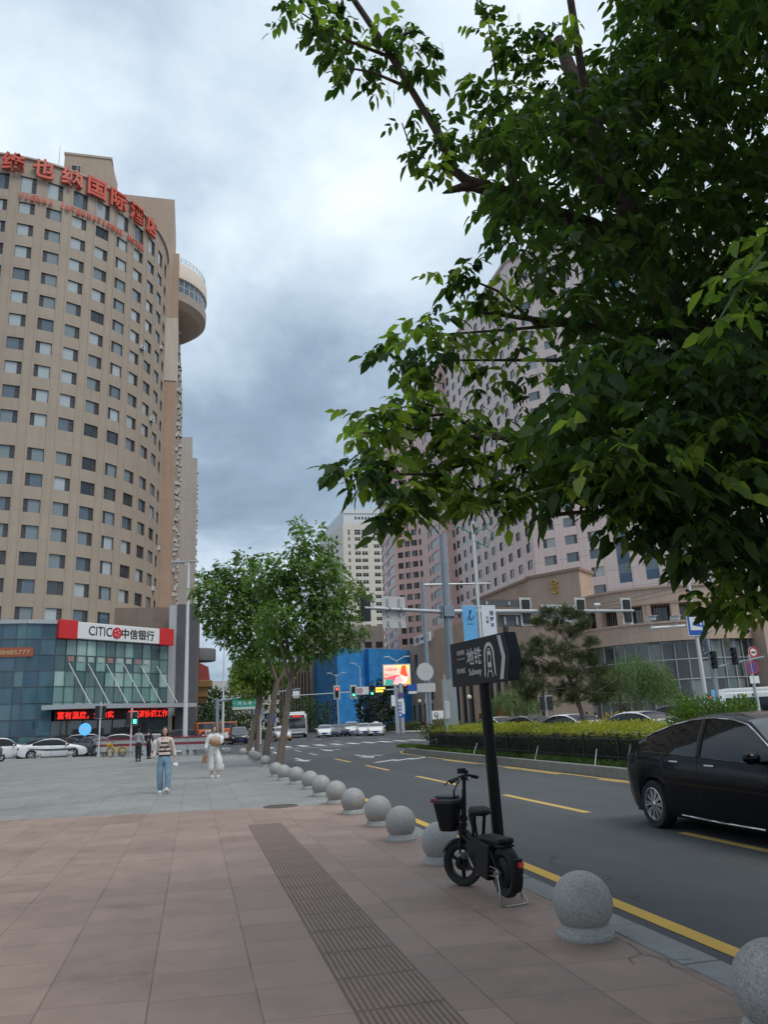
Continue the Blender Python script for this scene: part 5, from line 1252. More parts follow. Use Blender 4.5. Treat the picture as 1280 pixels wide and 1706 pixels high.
for s in (-1, 1): b.add([(s*.02, .085, 0), (s*.035, .085, 0), (s*.075, .0, 0), (s*.055, .0, 0)], [(0, 1, 2, 3)])
rect(-.04, .04, .05, .062)
b.build('train_symbol', M_SGREY, sub)

# ================================================================== folding electric bicycle
M_BKB = mk('bike_black', (.005, .005, .006), .4, spec=.25); M_BKP = mk('black_plastic', (.008, .008, .009), .55, spec=.25); M_STEEL = mk('dull_steel', (.45, .43, .40), .35, .9); M_SADDLE = mk('saddle_vinyl', (.010, .010, .011), .5, spec=.3)
M_REFL = mk('red_reflector', (.5, .02, .02), .2); M_REDP2 = mk('red_latch', (.30, .03, .04), .5); M_LGREY = mk('matt_grey_lid', (.055, .058, .065), .6)
dirb = Vector((-.125, .992, 0)).normalized()
bike = thing('electric_bicycle', 'black folding electric bicycle with lidded front basket propped on its stand by the sign post', 'electric bike', (2.72, 7.05, 0), math.atan2(dirb.y, dirb.x))
RW = .205
def bwheel(parent, M_, spokes=True):
    t_ = MB(); h = .045
    pr = [(RW-.062, -h*.55), (RW-.04, -h*.95), (RW-.015, -h), (RW, -h*.45), (RW+.002, 0), (RW, h*.45), (RW-.015, h), (RW-.04, h*.95), (RW-.062, h*.55)]
    t_.lathe(pr, 44, 0, (0, 0, 0), 'y'); o = t_.build('wheel', M_TYRE, parent, 50); o.matrix_local = M_
    m_ = MB(); m_.lathe([(RW-.058, -.024), (RW-.058, .024), (RW-.078, .020), (RW-.078, -.020), (RW-.058, -.024)], 40, 0, (0, 0, 0), 'y')
    m_.lathe([(0, -.055), (.055, -.055), (.06, -.03), (.06, .03), (.055, .055), (0, .055)], 24, 0, (0, 0, 0), 'y')
    for i in range(3):
        a = 2*PI*i/3 + .5; c, s = math.cos(a), math.sin(a)
        m_.tube([(c*.03, 0, s*.03), (c*(RW-.06), 0, s*(RW-.06))], [.024, .017], 8)
    m_.build('rim', M_BKB, o, 50)
    d = MB()
    for y in (-.062,): d.lathe([(.085, y), (.085, y+.004), (.055, y+.004), (.055, y), (.085, y)], 32, 0, (0, 0, 0), 'y')
    d.build('brake_disc', M_STEEL, o, 50)
    return o
STEER = R(38)
fx = .87
FW = T(fx, 0, 0) @ rotm('Z', STEER)
bwheel(bike, FW @ T(0, 0, RW)); rwh = bwheel(bike, T(0, 0, RW+.045)); MB().lathe([(0, -.05), (.10, -.048), (.128, -.03), (.128, .03), (.10, .048), (0, .05)], 36, 0, (0, 0, 0), 'y').build('hub_motor', M_BKP, rwh, 40)
def fender(parent, M_, a0, a1, w_, mat):
    b = MB(); r = RW+.022; n = 18; vs = []; fs = []
    for i in range(n+1):
        a = R(a0+(a1-a0)*i/n)
        for y, dr in ((-w_, -.022), (-w_*.7, 0), (0, .008), (w_*.7, 0), (w_, -.022)): vs.append(((r+dr)*math.cos(a), y, (r+dr)*math.sin(a)))
    for i in range(n):
        for j in range(4): fs.append((i*5+j, i*5+j+1, i*5+j+6, i*5+j+5))
    b.add(vs, fs); o = b.build('mudguard', mat, parent, 60); o.matrix_local = M_; return o
fender(bike, FW @ T(0, 0, RW), 25, 178, .05, M_BKP); fender(bike, T(0, 0, RW+.045), 20, 215, .055, M_BKP)
# fork and tall folding stem (turned with the front wheel)
b = MB(); 
for s in (-1, 1): b.tube([(0, s*.07, RW), (-.02, s*.07, .42), (-.03, s*.045, .47)], .014, 8)
b.tube([(-.03, -.05, .47), (-.03, .05, .47)], .016, 8); o = b.build('fork', M_BKB, bike, 50); o.matrix_local = FW
b = MB(); b.tube([(-.03, 0, .44), (-.045, 0, .60), (-.075, 0, 1.02)], [.025, .022, .017], 12); b.tube([(-.045, 0, .60), (-.047, 0, .64)], .034, 12); b.tube([(-.043, 0, .55), (-.044, 0, .575)], .03, 12); b.box((-.02, .03, .62), (.03, .02, .06)); o = b.build('stem', M_BKB, bike, 50); o.matrix_local = FW
b = MB(); b.tube([(-.075, -.03, 1.0), (-.075, .03, 1.0)], .022, 10); b.tube([(-.075, -.28, .985), (-.078, -.12, 1.02), (-.078, .0, 1.03), (-.078, .12, 1.02), (-.075, .28, .985)], .012, 8); o = b.build('handlebar', M_BKB, bike, 50); o.matrix_local = FW
b = MB()
for s in (-1, 1): b.tube([(-.072, s*.18, 1.005), (-.078, s*.30, .985)], .018, 10)
o = b.build('grip', M_BKP, bike, 50); o.matrix_local = FW
b = MB()
for s in (-1, 1): b.tube([(-.05, s*.16, 1.01), (-.0, s*.19, .99), (.01, s*.27, .955)], .007, 6)
b.box((-.05, .0, 1.07), (.05, .09, .05)); b.ball((-.05, -.10, 1.05), .025, 10); o = b.build('brake_lever', M_BKB, bike, 50); o.matrix_local = FW
b = MB()
for s, k in ((-1, .0), (1, .02), (.4, .05)): b.tube([(-.06, s*.10, 1.0), (-.01+k, s*.07, .88), (.0+k, s*.035, .62), (-.04-k, s*.04, .50), (-.10, s*.02, .43)], .005, 5)
o = b.build('cable', M_BKP, bike, 50); o.matrix_local = FW
# lidded basket in front of the stem
b = MB()
def bucket(b, x0, z0, z1, l0, w0, l1, w1, r, n=6):
    def ringp(l, w_, z):
        pts = []
        for qx, qy, st in ((1, 1, 0), (-1, 1, 90), (-1, -1, 180), (1, -1, 270)):
            for i in range(n+1):
                a = R(st+90*i/n); pts.append((x0+qx*(l/2-r)+r*math.cos(a), qy*(w_/2-r)+r*math.sin(a), z))
        return pts
    zs = [z0, z0+.03, z1]; rr = [(l0*.9, w0*.9), (l0, w0), (l1, w1)]; m = 4*(n+1); vs = []; fs = []
    for z, (l, w_) in zip(zs, rr): vs += ringp(l, w_, z)
    for k in range(2):
        for i in range(m): fs.append((k*m+i, k*m+(i+1) % m, (k+1)*m+(i+1) % m, (k+1)*m+i))
    fs.append(tuple(range(m-1, -1, -1))); fs.append(tuple(2*m+i for i in range(m)))
    b.add(vs, fs)
bucket(b, .13, .50, .765, .18, .16, .25, .23, .05); o = b.build('basket', M_BKP, bike, 50); o.matrix_local = FW
b = MB(); bucket(b, .13, .765, .805, .275, .255, .26, .24, .06); bucket(b, .13, .80, .822, .23, .2, .2, .17, .05); o = b.build('basket_lid', M_LGREY, bike, 50); o.matrix_local = FW
b = MB(); b.box((.265, .05, .785), (.02, .10, .035)); b.box((.22, .115, .80), (.08, .02, .03)); o = b.build('basket_latch', M_REDP2, bike, None, .008); o.matrix_local = FW
b = MB()
for z in (.56, .72): b.tube([(-.05, 0, z), (.04, 0, z)], .012, 6)
o = b.build('basket_bracket', M_BKB, bike, 50); o.matrix_local = FW
# frame, battery hull, saddles
b = MB(); b.tube([(.85, 0, .47), (.72, 0, .44), (.50, 0, .36), (.42, 0, .30)], .03, 10); b.tube([(.84, 0, .53), (.70, 0, .50), (.55, 0, .42)], .018, 8); b.tube([(.85, 0, .42), (.855, 0, .58)], .033, 12)
for s in (-1, 1): b.tube([(.45, s*.05, .25), (.2, s*.075, .25), (0, s*.075, RW+.045)], .015, 8); b.tube([(.42, s*.06, .45), (.15, s*.075, .46), (0, s*.075, RW+.05)], .013, 8)
b.build('frame', M_BKB, bike, 50)
b = MB(); b.add([(.60, -.085, .20), (.17, -.105, .16), (.10, -.105, .47), (.50, -.09, .50), (.64, -.07, .42), (.60, .085, .20), (.17, .105, .16), (.10, .105, .47), (.50, .09, .50), (.64, .07, .42)], [(0, 1, 2, 3, 4), (9, 8, 7, 6, 5), (0, 5, 6, 1), (1, 6, 7, 2), (2, 7, 8, 3), (3, 8, 9, 4), (4, 9, 5, 0)]); b.build('battery_hull', M_BKP, bike, None, .02, 3)
b = MB()
for s in (-1, 1): b.tube([(.50, s*.055, .48), (.44, s*.055, .70)], .016, 10)
b.tube([(.44, -.055, .70), (.44, .055, .70)], .016, 8); b.tube([(.52, 0, .48), (.55, 0, .62), (.53, 0, .70)], .014, 8); b.build('seat_post', M_BKB, bike, 50)
b = MB(); b.ball((.42, 0, .725), (.145, .105, .045), 20); b.ball((.50, 0, .715), (.13, .055, .04), 16); b.build('saddle', M_SADDLE, bike, 80)
b = MB(); b.tube([(.53, .0, .70), (.575, .0, .72), (.60, .0, .66), (.585, .0, .56)], [.03, .04, .035, .02], 10); b.build('knee_pad', M_SADDLE, bike, 60)
b = MB(); b.bb(-.05, .33, -.085, .085, .485, .535); b.build('pillion_seat', M_SADDLE, bike, 40, .03, 4)
b = MB(); b.bb(-.035, .30, -.065, .065, .455, .486)
for s in (-1, 1): b.tube([(.0, s*.07, .47), (-.09, s*.05, .475), (-.09, 0, .475)], .009, 6)
b.build('rack', M_BKB, bike)
b = MB(); b.tube([(-.06, -.055, .46)] + [(-.065+.012*math.cos(t), -.055+.012*math.sin(t), .46-.018*t/2/PI) for t in np.linspace(0, 10*PI, 41)], .004, 5); b.build('shock_spring', M_STEEL, bike, 60)
b = MB(); b.T = T(-.235, -.02, .345) @ rotm('Y', R(-65)); b.lathe([(0, .014), (.028, .012), (.034, 0), (.034, -.012), (0, -.014)], 20); b.build('reflector', M_REFL, bike, 40)
b = MB(); b.box((-.225, 0, .33), (.03, .09, .12)); b.build('tail_bracket', M_BKP, bike, None, .01)
b = MB()
for s in (-1, 1):
    b.tube([(0, s*.09, RW+.045), (-.05, s*.10, .12), (-.11, s*.135, .012), (-.13, s*.10, .008)], .0075, 6); b.tube([(.03, s*.09, RW+.03), (-.02, s*.11, .10), (-.12, s*.09, .01)], .006, 6)
b.tube([(-.13, -.10, .008), (-.13, .10, .008)], .0075, 6); b.tube([(-.005, -.12, RW+.045), (-.005, .12, RW+.045)], .012, 8); b.build('stand', M_STEEL, bike, 60)
b = MB(); b.lathe([(0, -.085), (.06, -.085), (.062, -.08), (.062, -.075), (0, -.075)], 24, 0, (.42, 0, .24), 'y'); b.tube([(.42, -.11, .24), (.30, -.115, .13)], .009, 6); b.tube([(.42, .11, .24), (.52, .115, .34)], .009, 6); b.box((.29, -.16, .125), (.09, .09, .022)); b.box((.53, .16, .345), (.09, .09, .022)); b.build('crank', M_STEEL, bike)
b = MB(); b.tube([(0, .082, RW+.045+.03), (.42, .082, .30)], .006, 5); b.tube([(0, .082, RW+.02), (.42, .082, .18)], .006, 5); b.lathe([(.035, .075), (.035, .09), (0, .09)], 16, 0, (0, 0, RW+.045), 'y'); b.build('chain', M_STEEL, bike)

# ================================================================== poles, signals and signs
M_POLE = mk('blue_grey_pole_paint', (.22, .27, .31), .45, var=.1, vscale=2); M_WPOLE = mk('white_pole_paint', (.62, .63, .63), .4, var=.06, vscale=2); M_GALV = mk('galvanised_arm', (.42, .44, .45), .4, .3, var=.08, vscale=3)
M_SIGH = mk('black_signal_housing', (.015, .015, .016), .5); M_GREENON = mk('green_signal_lamp', (.02, .4, .2), .3, emit=(.05, 1, .45), estr=3); M_REDON = mk('red_signal_lamp', (.4, .02, .02), .3, emit=(1, .06, .04), estr=3); M_OFF = mk('dark_lens', (.03, .03, .03), .3)
M_BACK = mk('sign_back', (.52, .52, .50), .5, var=.05, vscale=3); M_SBLUE = mk('blue_sign', (.02, .10, .42), .45); M_SGREEN = mk('green_sign', (.02, .30, .20), .45); M_PURP = mk('faded_no_parking_disc', (.13, .05, .22), .5); M_SRED = mk('red_sign_ring', (.5, .04, .05), .45)
def signal(parent, M_, back=True, lit=None, name='signal_head', sc=1.0, board=False):
    """three-lamp head; local -Y is the side with lamps, +Y its back"""
    b = MB(); b.bb(-.17, .17, -.12, .12, -.52, .52, 0)
    for k in (-1, 0, 1):
        for i in range(9):
            a = PI*i/8; c, s = math.cos(a), math.sin(a); c2, s2 = math.cos(PI*(i+1)/8), math.sin(PI*(i+1)/8)
            if i < 8: b.add([(.14*c, -.12, k*.33+.14*s), (.14*c2, -.12, k*.33+.14*s2), (.14*c2, -.34, k*.33+.14*s2), (.14*c, -.34, k*.33+.14*s)], [(0, 1, 2, 3)])
    if board: b.bb(-.34, .34, .0, .03, -.72, .72, 1); b.bb(-.20, .20, .03, .14, -.60, .60, 0)
    o = b.build(name, [M_SIGH, M_BACK], parent); o.matrix_local = M_ @ Matrix.Scale(sc, 4)
    for k, c in ((1, 'r'), (0, 'y'), (-1, 'g')):
        l_ = MB(); l_.lathe([(0, -.135), (.11, -.13), (.12, -.12)], 16, 0, (0, 0, k*.33), 'y'); l_.build('lamp', M_REDON if (lit == 'r' and c == 'r') else M_GREENON if (lit == 'g' and c == 'g') else M_OFF, o)
    return o
# gantry at the end of the median (seen from behind)
gt = thing('signal_gantry', 'tall blue grey mast carrying a long signal arm seen from behind', 'traffic signal', (11.9, 36, .12))
b = MB(); b.tube([(0, 0, 0), (0, 0, 10.3)], [.22, .15], 14); b.tube([(0, 0, 0), (0, 0, .06)], .4, 14); b.build('mast', M_POLE, gt, 40)
b = MB(); b.tube([(-.25, 0, 6.42), (-4.35, -1.1, 6.5)], [.10, .07], 10); b.tube([(.25, 0, 6.42), (11.2, 1.8, 6.6)], [.13, .07], 10); b.build('arm', M_GALV, gt, 40)
b = MB()
for z in (6.42,): b.box((0, 0, z), (.5, .5, .5), 0, .1); b.box((-.29, 0, z), (.06, .42, .62)); b.box((.29, 0, z), (.06, .42, .62))
b.build('clamp', M_POLE, gt, None, .02)
aR = math.atan2(1.8, 11.2); aL = math.atan2(-1.1, -4.35)+PI
def armpt(f, right=True): return Vector((11.2*f, 1.8*f, 6.42+.18*f)) if right else Vector((-4.35*f, -1.1*f, 6.42+.08*f))
def back_panel(p, w_, z0, z1, name='sign_panel', mat=M_BACK, a=0.0, bars=2):
    b = MB(); b.bb(-w_/2, w_/2, .14, .17, z0, z1, 0)
    for i in range(bars):
        x = (-.25+.5*i)*w_ if bars > 1 else 0; b.bb(x-.05, x+.05, .08, .14, z0+.1, z1-.1, 1)
        b.tube([(x, 0, -.12), (x, -.12, 0), (x, 0, .12), (x, .12, 0), (x, 0, -.12)], .02, 5, 1)
    o = b.build(name, [mat, M_GALV], gt); o.matrix_local = Matrix.Translation(p) @ rotm('Z', a); return o
back_panel(armpt(.64, False), 1.25, -.42, .62, a=aL); back_panel(armpt(.64, False), 1.25, -.85, -.43, a=aL)
signal(gt, Matrix.Translation(armpt(.98, False)+Vector((0, .1, 0))) @ rotm('Z', PI+aL), sc=1.15)
b = MB(); b.tube([(-3.9, -1.0, 6.5), (-3.9, -1.0, 6.75)], .02, 5); b.ball((-3.9, -1.0, 6.85), .12, 10); b.box((-3.9, -1.08, 6.86), (.2, .2, .12)); b.build('camera', M_WPOLE, gt)
for f, w_, zz0, zz1 in ((.26, 2.6, .25, .62), (.32, 1.4, -.75, -.15)): back_panel(armpt(f), w_, zz0, zz1, 'sign_panel', mk('dark_sign_back', (.08, .085, .09), .6) if 'dark_sign_back' not in bpy.data.materials else bpy.data.materials['dark_sign_back'], aR, 3)
back_panel(armpt(.60), 2.5, -.55, .35, 'sign_panel', M_WPOLE, aR)
for f in (.40, .70, .965): signal(gt, Matrix.Translation(armpt(f)+Vector((0, .12, 0))) @ rotm('Z', PI+aR), board=True)
for f in (.79,):
    p = armpt(f); b = MB(); b.tube([tuple(p), tuple(p+Vector((0, 0, .3)))], .025, 5); b.tube([tuple(p+Vector((-.15, 0, .33))), tuple(p+Vector((.15, -.05, .33)))], .08, 8); b.build('camera', M_WPOLE, gt)
# second mast behind
g2_ = thing('camera_mast', 'slim blue grey mast with a thin arm, standing behind the signal gantry', 'pole', (16.4, 55, ROAD))
b = MB(); b.tube([(0, 0, 0), (0, 0, 11.6)], [.17, .13], 12); b.build('mast', M_POLE, g2_, 40); b = MB(); b.tube([(.1, 0, 11.3), (5.6, .6, 11.5)], [.09, .06], 8); b.build('arm', M_GALV, g2_, 40)
# back of a round sign and flat boxes low on the poles
rs_ = thing('round_sign', 'round sign seen from its pale back beside the slim mast', 'sign', (16.25, 54.6, ROAD)); 
b = MB(); b.lathe([(0, .03), (.62, .03), (.63, 0), (.62, -.03), (0, -.03)], 32, 0, (-.3, -.5, 4.9), 'y'); b.build('disc', M_BACK, rs_, 40); b = MB(); b.bb(-.95, .4, -.52, -.48, 3.5, 4.1); b.build('plate', M_BACK, rs_)
b = MB(); b.tube([(-.3, -.4, 0), (-.3, -.4, 5.2)], .05, 8); b.build('post', M_GALV, rs_)
cb_ = thing('control_box', 'grey sign back and switch box fixed on a thin post before the gantry mast', 'box', (11.35, 35.4, .12)); b = MB(); b.tube([(0, 0, 0), (0, 0, 3.4)], .05, 8); b.build('post', M_GALV, cb_); b = MB(); b.bb(-.12, .12, -.2, .0, 1.4, 2.2); b.build('box', M_WPOLE, cb_, None, .02)
b = MB(); b.bb(-.02, .62, .35, .39, 1.1, 3.2); b.build('panel', mk('grey_green_board', (.30, .33, .31), .6), cb_)
# street lamp with two banners
lp = thing('street_lamp', 'white street lamp post with blue and white banners on the hedge island', 'street lamp', (12.4, 33, .12))
b = MB(); b.tube([(0, 0, 0), (0, 0, 10.2)], [.09, .055], 12); b.build('post', M_WPOLE, lp, 40)
b = MB(); b.tube([(0, 0, 9.6), (-.7, 0, 9.95), (-1.0, 0, 9.9)], .03, 6); b.tube([(0, 0, 9.6), (.7, 0, 9.95), (1.0, 0, 10.3)], .03, 6); b.tube([(0, 0, 9.3), (.8, .2, 9.0)], .025, 6); b.tube([(0, 0, 9.3), (-.8, -.2, 9.0)], .025, 6); b.tube([(.75, .2, 9.0), (1.0, .1, 9.7), (.6, 0, 9.95)], .025, 6); b.build('bracket', mk('teal_bracket', (.04, .22, .20), .4), lp)
M_BANB = mk('blue_banner', (.14, .42, .72), .6, var=.1, vscale=1.2); M_BANW = mk('white_banner', (.66, .70, .74), .6)
for s, m_, nm in ((-1, M_BANB, 'banner'), (1, M_BANW, 'banner')):
    x0, x1 = (-.78, -.11) if s < 0 else (.12, .80)
    b = MB(); b.bb(x0, x1, -.015, .015, 4.7, 6.28); o = b.build(nm, m_, lp)
    b = MB()
    for z in (4.72, 6.26): b.tube([(0, 0, z), (x0 if s < 0 else x1, 0, z)], .018, 6)
    b.build('banner_bar', M_GALV, o)
    F_ = lambda x, z: frame((x, -.018, z), (1, 0, 0), (0, 0, 1), (0, -1, 0))
    b = MB()
    if s > 0: put_text(b, '逐', F_(.60, 5.92), .2, .2, .004, 0, .02); put_text(b, '梦', F_(.60, 5.66), .2, .2, .004, 0, .02); put_text(b, '冰', F_(.60, 5.40), .2, .2, .004, 0, .02); put_text(b, '长', F_(.38, 5.72), .14, .14, .004); put_text(b, '春', F_(.38, 5.54), .14, .14, .004)
    else: b.tube([(-.56, -.02, 5.62), (-.42, -.02, 5.92), (-.36, -.02, 6.05), (-.43, -.02, 6.06), (-.46, -.02, 5.75), (-.40, -.02, 5.62), (-.30, -.02, 5.70), (-.24, -.02, 5.82)], .022, 6); put_text(b, '长春文旅', F_(-.45, 5.45), .26, .06, .004)
    b.build('print', mk('navy_print', (.03, .05, .16), .5), o)
# video surveillance pole on the far side
cp_ = thing('camera_pole', 'white pole with a row of traffic cameras and a blue surveillance sign', 'pole', (21.25, 30, ROAD))
b = MB(); b.tube([(0, 0, 0), (-.02, 0, 7.2)], [.10, .06], 12); b.build('post', M_WPOLE, cp_, 40)
b = MB(); b.tube([(-2.2, 0, 5.03), (3.0, 0, 5.24)], .06, 8); b.build('arm', M_WPOLE, cp_, 40)
for x in (-2.1, -.95, .8, 2.6, 3.0):
    b = MB(); b.tube([(x, 0, 5.05), (x, 0, 5.35)], .02, 5); b.box((x-.05, -.05, 5.42), (.26, .32, .15), 0, .4); b.box((x-.05, -.14, 5.52), (.30, .4, .02), 0, .4); b.build('camera', M_WPOLE, cp_, None, .01)
b = MB(); b.ball((2.45, -.1, 4.85), .16, 14, 1); b.lathe([(0, 5.05), (.15, 5.05), (.17, 4.9), (.165, 4.85)], 16, 0, (2.45, -.1, 0)); b.build('dome_camera', [M_WPOLE, M_SIGH], cp_, 50)
sn = thing('surveillance_sign', 'blue rectangular sign with white panel and camera symbol', 'sign', (21.2, 29.9, 5.10))
b = MB(); b.bb(-.40, .40, -.02, .02, -.55, .52); b.build('board', M_SBLUE, sn, None, .02); b = MB(); b.bb(-.29, .29, -.028, -.02, -.33, .30); b.build('white_panel', M_WP, sn)
b = MB(); b.T = T(.02, -.034, -.08) @ rotm('Y', R(12)); b.box((0, 0, 0), (.36, .01, .13)); b.box((.23, 0, -.02), (.09, .01, .06)); b.T = T(0, -.034, 0); b.box((-.02, 0, .10), (.03, .01, .2)); b.box((-.02, 0, .03), (.12, .01, .03)); b.build('camera_symbol', M_SBLUE, sn)
b = MB(); b.bb(-.42, .42, -.015, .015, -.57, .54); b.build('border', M_WP, sn)
# opposite signals, no-entry disc and no-parking disc on the far pavement
fs_ = thing('far_signal', 'dark signal post with scroll ornament and striped lamp hoods before the glass rotunda', 'traffic signal', (32.0, 42.0, ROAD))
pp = at(1190, 1120, 42); fs_.location = (pp.x, 42, ROAD)
b = MB(); b.tube([(0, 0, 0), (-.1, 0, 5.6)], .12, 10); b.tube([(0, 0, 3.9), (4.1, .5, 4.5)], .06, 8); b.build('post', M_POLE, fs_, 40)
b = MB(); b.tube([(-.5+.28*math.cos(t)*(1-t/9), 0, 5.1+.32*math.sin(t)*(1-t/9)) for t in np.linspace(-PI/2, 2.2*PI, 24)], .05, 6); b.tube([(-.75, 0, 5.1), (-.55, 0, 5.8), (-.6, 0, 6.3)], .06, 6); b.tube([(-.5, 0, 5.4), (-.1, 0, 6.0), (.5, 0, 6.2)], [.1, .07, .02], 6); b.build('scroll', mk('dark_scroll', (.10, .12, .14), .4), fs_, 50)
signal(fs_, T(.05, -.15, 4.35) @ rotm('Z', -.9)); signal(fs_, T(1.6, -.05, 4.55) @ rotm('Z', -.9))
b = MB(); b.T = T(2.9, -.1, 4.75); b.lathe([(0, -.02), (.34, -.02), (.34, .02), (0, .02)], 24, 0, (0, 0, 0), 'y'); b.lathe([(.22, -.026), (.34, -.026), (.34, -.02)], 24, 1, (0, 0, 0), 'y'); b.tube([(-.13, -.035, 0), (.13, -.035, 0)], .05, 5, 2); b.build('turn_sign', [M_WP, M_SRED, M_BLK], fs_)
b = MB(); b.bb(.1, .5, -.05, 0, 1.2, 2.6); b.build('banner', M_BANW, fs_); b = MB(); b.bb(-.4, .0, -.05, 0, 1.2, 2.6); b.build('banner', M_BANB, fs_)
np_ = thing('no_parking_sign', 'faded purple no parking disc on a grey post near the minibus', 'sign', (0, 0, ROAD)); pp = at(1256, 1120, 36); np_.location = (pp.x, 36, ROAD)
b = MB(); b.tube([(0, .05, 0), (-.08, .05, 4.2)], .08, 8); b.build('post', M_GALV, np_, 40); b = MB(); b.lathe([(0, -.02), (.33, -.02), (.33, .02), (0, .02)], 24, 0, (0, 0, 3.55), 'y'); b.lathe([(.30, -.025), (.35, -.025), (.35, .02)], 24, 1, (0, 0, 3.55), 'y'); b.build('disc', [M_PURP, M_SRED], np_); b = MB(); b.bb(-.28, .28, -.02, .01, 2.72, 3.1); b.build('plate', M_WP, np_)
# pedestrian signal on the far kerb
def ped_signal(label, x, y, z, h_=2.6, green=True, rz=0.0, two=True):
    t = thing('pedestrian_signal', label, 'traffic signal', (x, y, z), rz)
    b = MB(); b.tube([(0, 0, 0), (0, 0, h_+.55)], .05, 8); b.ball((0, 0, h_+.6), .07, 8); b.build('post', M_WPOLE, t, 40)
    for k, s in enumerate((1, -1) if two else (1,)):
        h2 = MB(); h2.bb(-.17, .17, -.1, .1, -.42, .42, 0); h2.bb(-.2, .2, -.02, .0, -.46, .46, 1); o = h2.build('signal_head', [M_SIGH, M_WP], t, None, .02); o.matrix_local = T(.22*s, -.06*s, h_) @ rotm('Z', 0 if s > 0 else 1.5)
        for q, mm_ in ((.2, M_OFF), (-.2, M_GREENON if green and s > 0 else M_OFF)): b = MB(); b.box((0, -.11, q), (.2, .02, .26)); b.build('lamp', mm_, o, None, .01)
    return t
p = at(218, 1225, 57.0); ped_signal('pedestrian signal showing a green walking figure in front of the bank door', p.x, 57.0, 0, 2.45)
p = at(165, 1230, 59.0); ped_signal('black sided pedestrian signal beside the round blue lamp sign', p.x, 59.0, 0, 3.0, False, 1.0)
p = at(912, 1190, 47); ped_signal('pedestrian signal pair beyond the hedge by the pine', p.x, 47, ROAD, 2.3, False)
bs = thing('round_lamp_sign', 'round light blue lit sign standing before the bank glass', 'sign', (0, 0, ROAD)); p = at(141, 1220, 80); bs.location = (p.x, 80, ROAD)
b = MB(); b.lathe([(0, -.06), (.53, -.06), (.56, 0), (.53, .06), (0, .06)], 32, 0, (0, 0, 2.1), 'y'); b.build('disc', mk('light_blue_lamp', (.10, .45, .8), .4, emit=(.1, .45, .9), estr=.5), bs, 40); b = MB(); b.tube([(0, 0, 0), (0, 0, 1.45)], .07, 8); b.build('post', M_GALV, bs)
b = MB(); put_text(b, '停', frame((-.22, -.07, 2.1), (1, 0, 0), (0, 0, 1), (0, -1, 0)), .32, .4, .01); put_text(b, '车', frame((.22, -.07, 2.1), (1, 0, 0), (0, 0, 1), (0, -1, 0)), .32, .4, .01); b.build('lettering', M_WP, bs)
# street lamp at the plaza corner
ll = thing('street_lamp', 'tall white street lamp rising behind the planter barrier', 'street lamp', (0, 0, 0)); p = at(308, 1232, 54); ll.location = (p.x, 54, 0)
b = MB(); b.tube([(0, 0, 0), (0, 0, 12.6)], [.16, .08], 12); b.build('post', M_WPOLE, ll, 40); b = MB(); b.tube([(0, 0, 12.4), (-.8, -.1, 12.65)], .04, 6); b.box((-.7, -.1, 12.62), (.9, .3, .12)); b.box((.35, 0, 12.68), (.6, .28, .1)); b.build('lamp_head', M_GALV, ll, None, .03)
# direction gantry at the street end
dg = thing('direction_gantry', 'grey mast and arm holding a green street direction sign', 'sign', (2.1, 75, ROAD))
b = MB(); b.tube([(0, 0, 0), (0, 0, 4.2)], .16, 10); b.tube([(0, 0, 4.05), (7.6, -.5, 4.9)], [.1, .06], 8); b.build('mast', M_POLE, dg, 40)
b = MB(); b.bb(1.35, 3.6, -.35, -.28, 3.45, 4.1, 0); b.bb(1.35, 3.6, -.36, -.27, 3.22, 3.449, 1); b.build('sign_panel', [M_SGREEN, M_BACK], dg); b = MB(); put_text(b, '同 志 街', frame((2.47, -.37, 3.78), (1, 0, 0), (0, 0, 1), (0, -1, 0)), 1.3, .3, .01, 0, .01); put_text(b, '←', frame((1.55, -.37, 3.78), (1, 0, 0), (0, 0, 1), (0, -1, 0)), .18, .14, .01); put_text(b, '→', frame((3.4, -.37, 3.78), (1, 0, 0), (0, 0, 1), (0, -1, 0)), .18, .14, .01); b.build('lettering', M_WP, dg)
l2 = thing('street_lamp', 'thin distant street lamp with twin heads against open sky', 'street lamp', (0, 0, ROAD)); p = at(371, 1230, 85); l2.location = (p.x, 85, ROAD)
b = MB(); b.tube([(0, 0, 0), (.05, 0, 11.4)], [.13, .05], 10); b.build('post', M_WPOLE, l2, 40); b = MB(); b.box((-.2, 0, 11.45), (.35, .2, .08)); b.box((.3, 0, 11.45), (.35, .2, .08)); b.build('lamp_head', M_GALV, l2)
l3 = thing('street_sign', 'white post with grey blue plate between the leaning trunks', 'sign', (0, 0, ROAD)); p = at(434, 1230, 80); l3.location = (p.x, 80, ROAD)
b = MB(); b.tube([(0, 0, 0), (0, 0, 5.4)], .08, 8); b.build('post', M_WPOLE, l3); b = MB(); b.bb(-.75, .3, -.1, -.05, 2.75, 3.5); b.build('plate', mk('grey_blue_plate', (.18, .24, .32), .5), l3); b = MB(); b.bb(.6, 1.5, -.1, -.05, 1.9, 2.7); b.build('plate', M_SBLUE, l3)
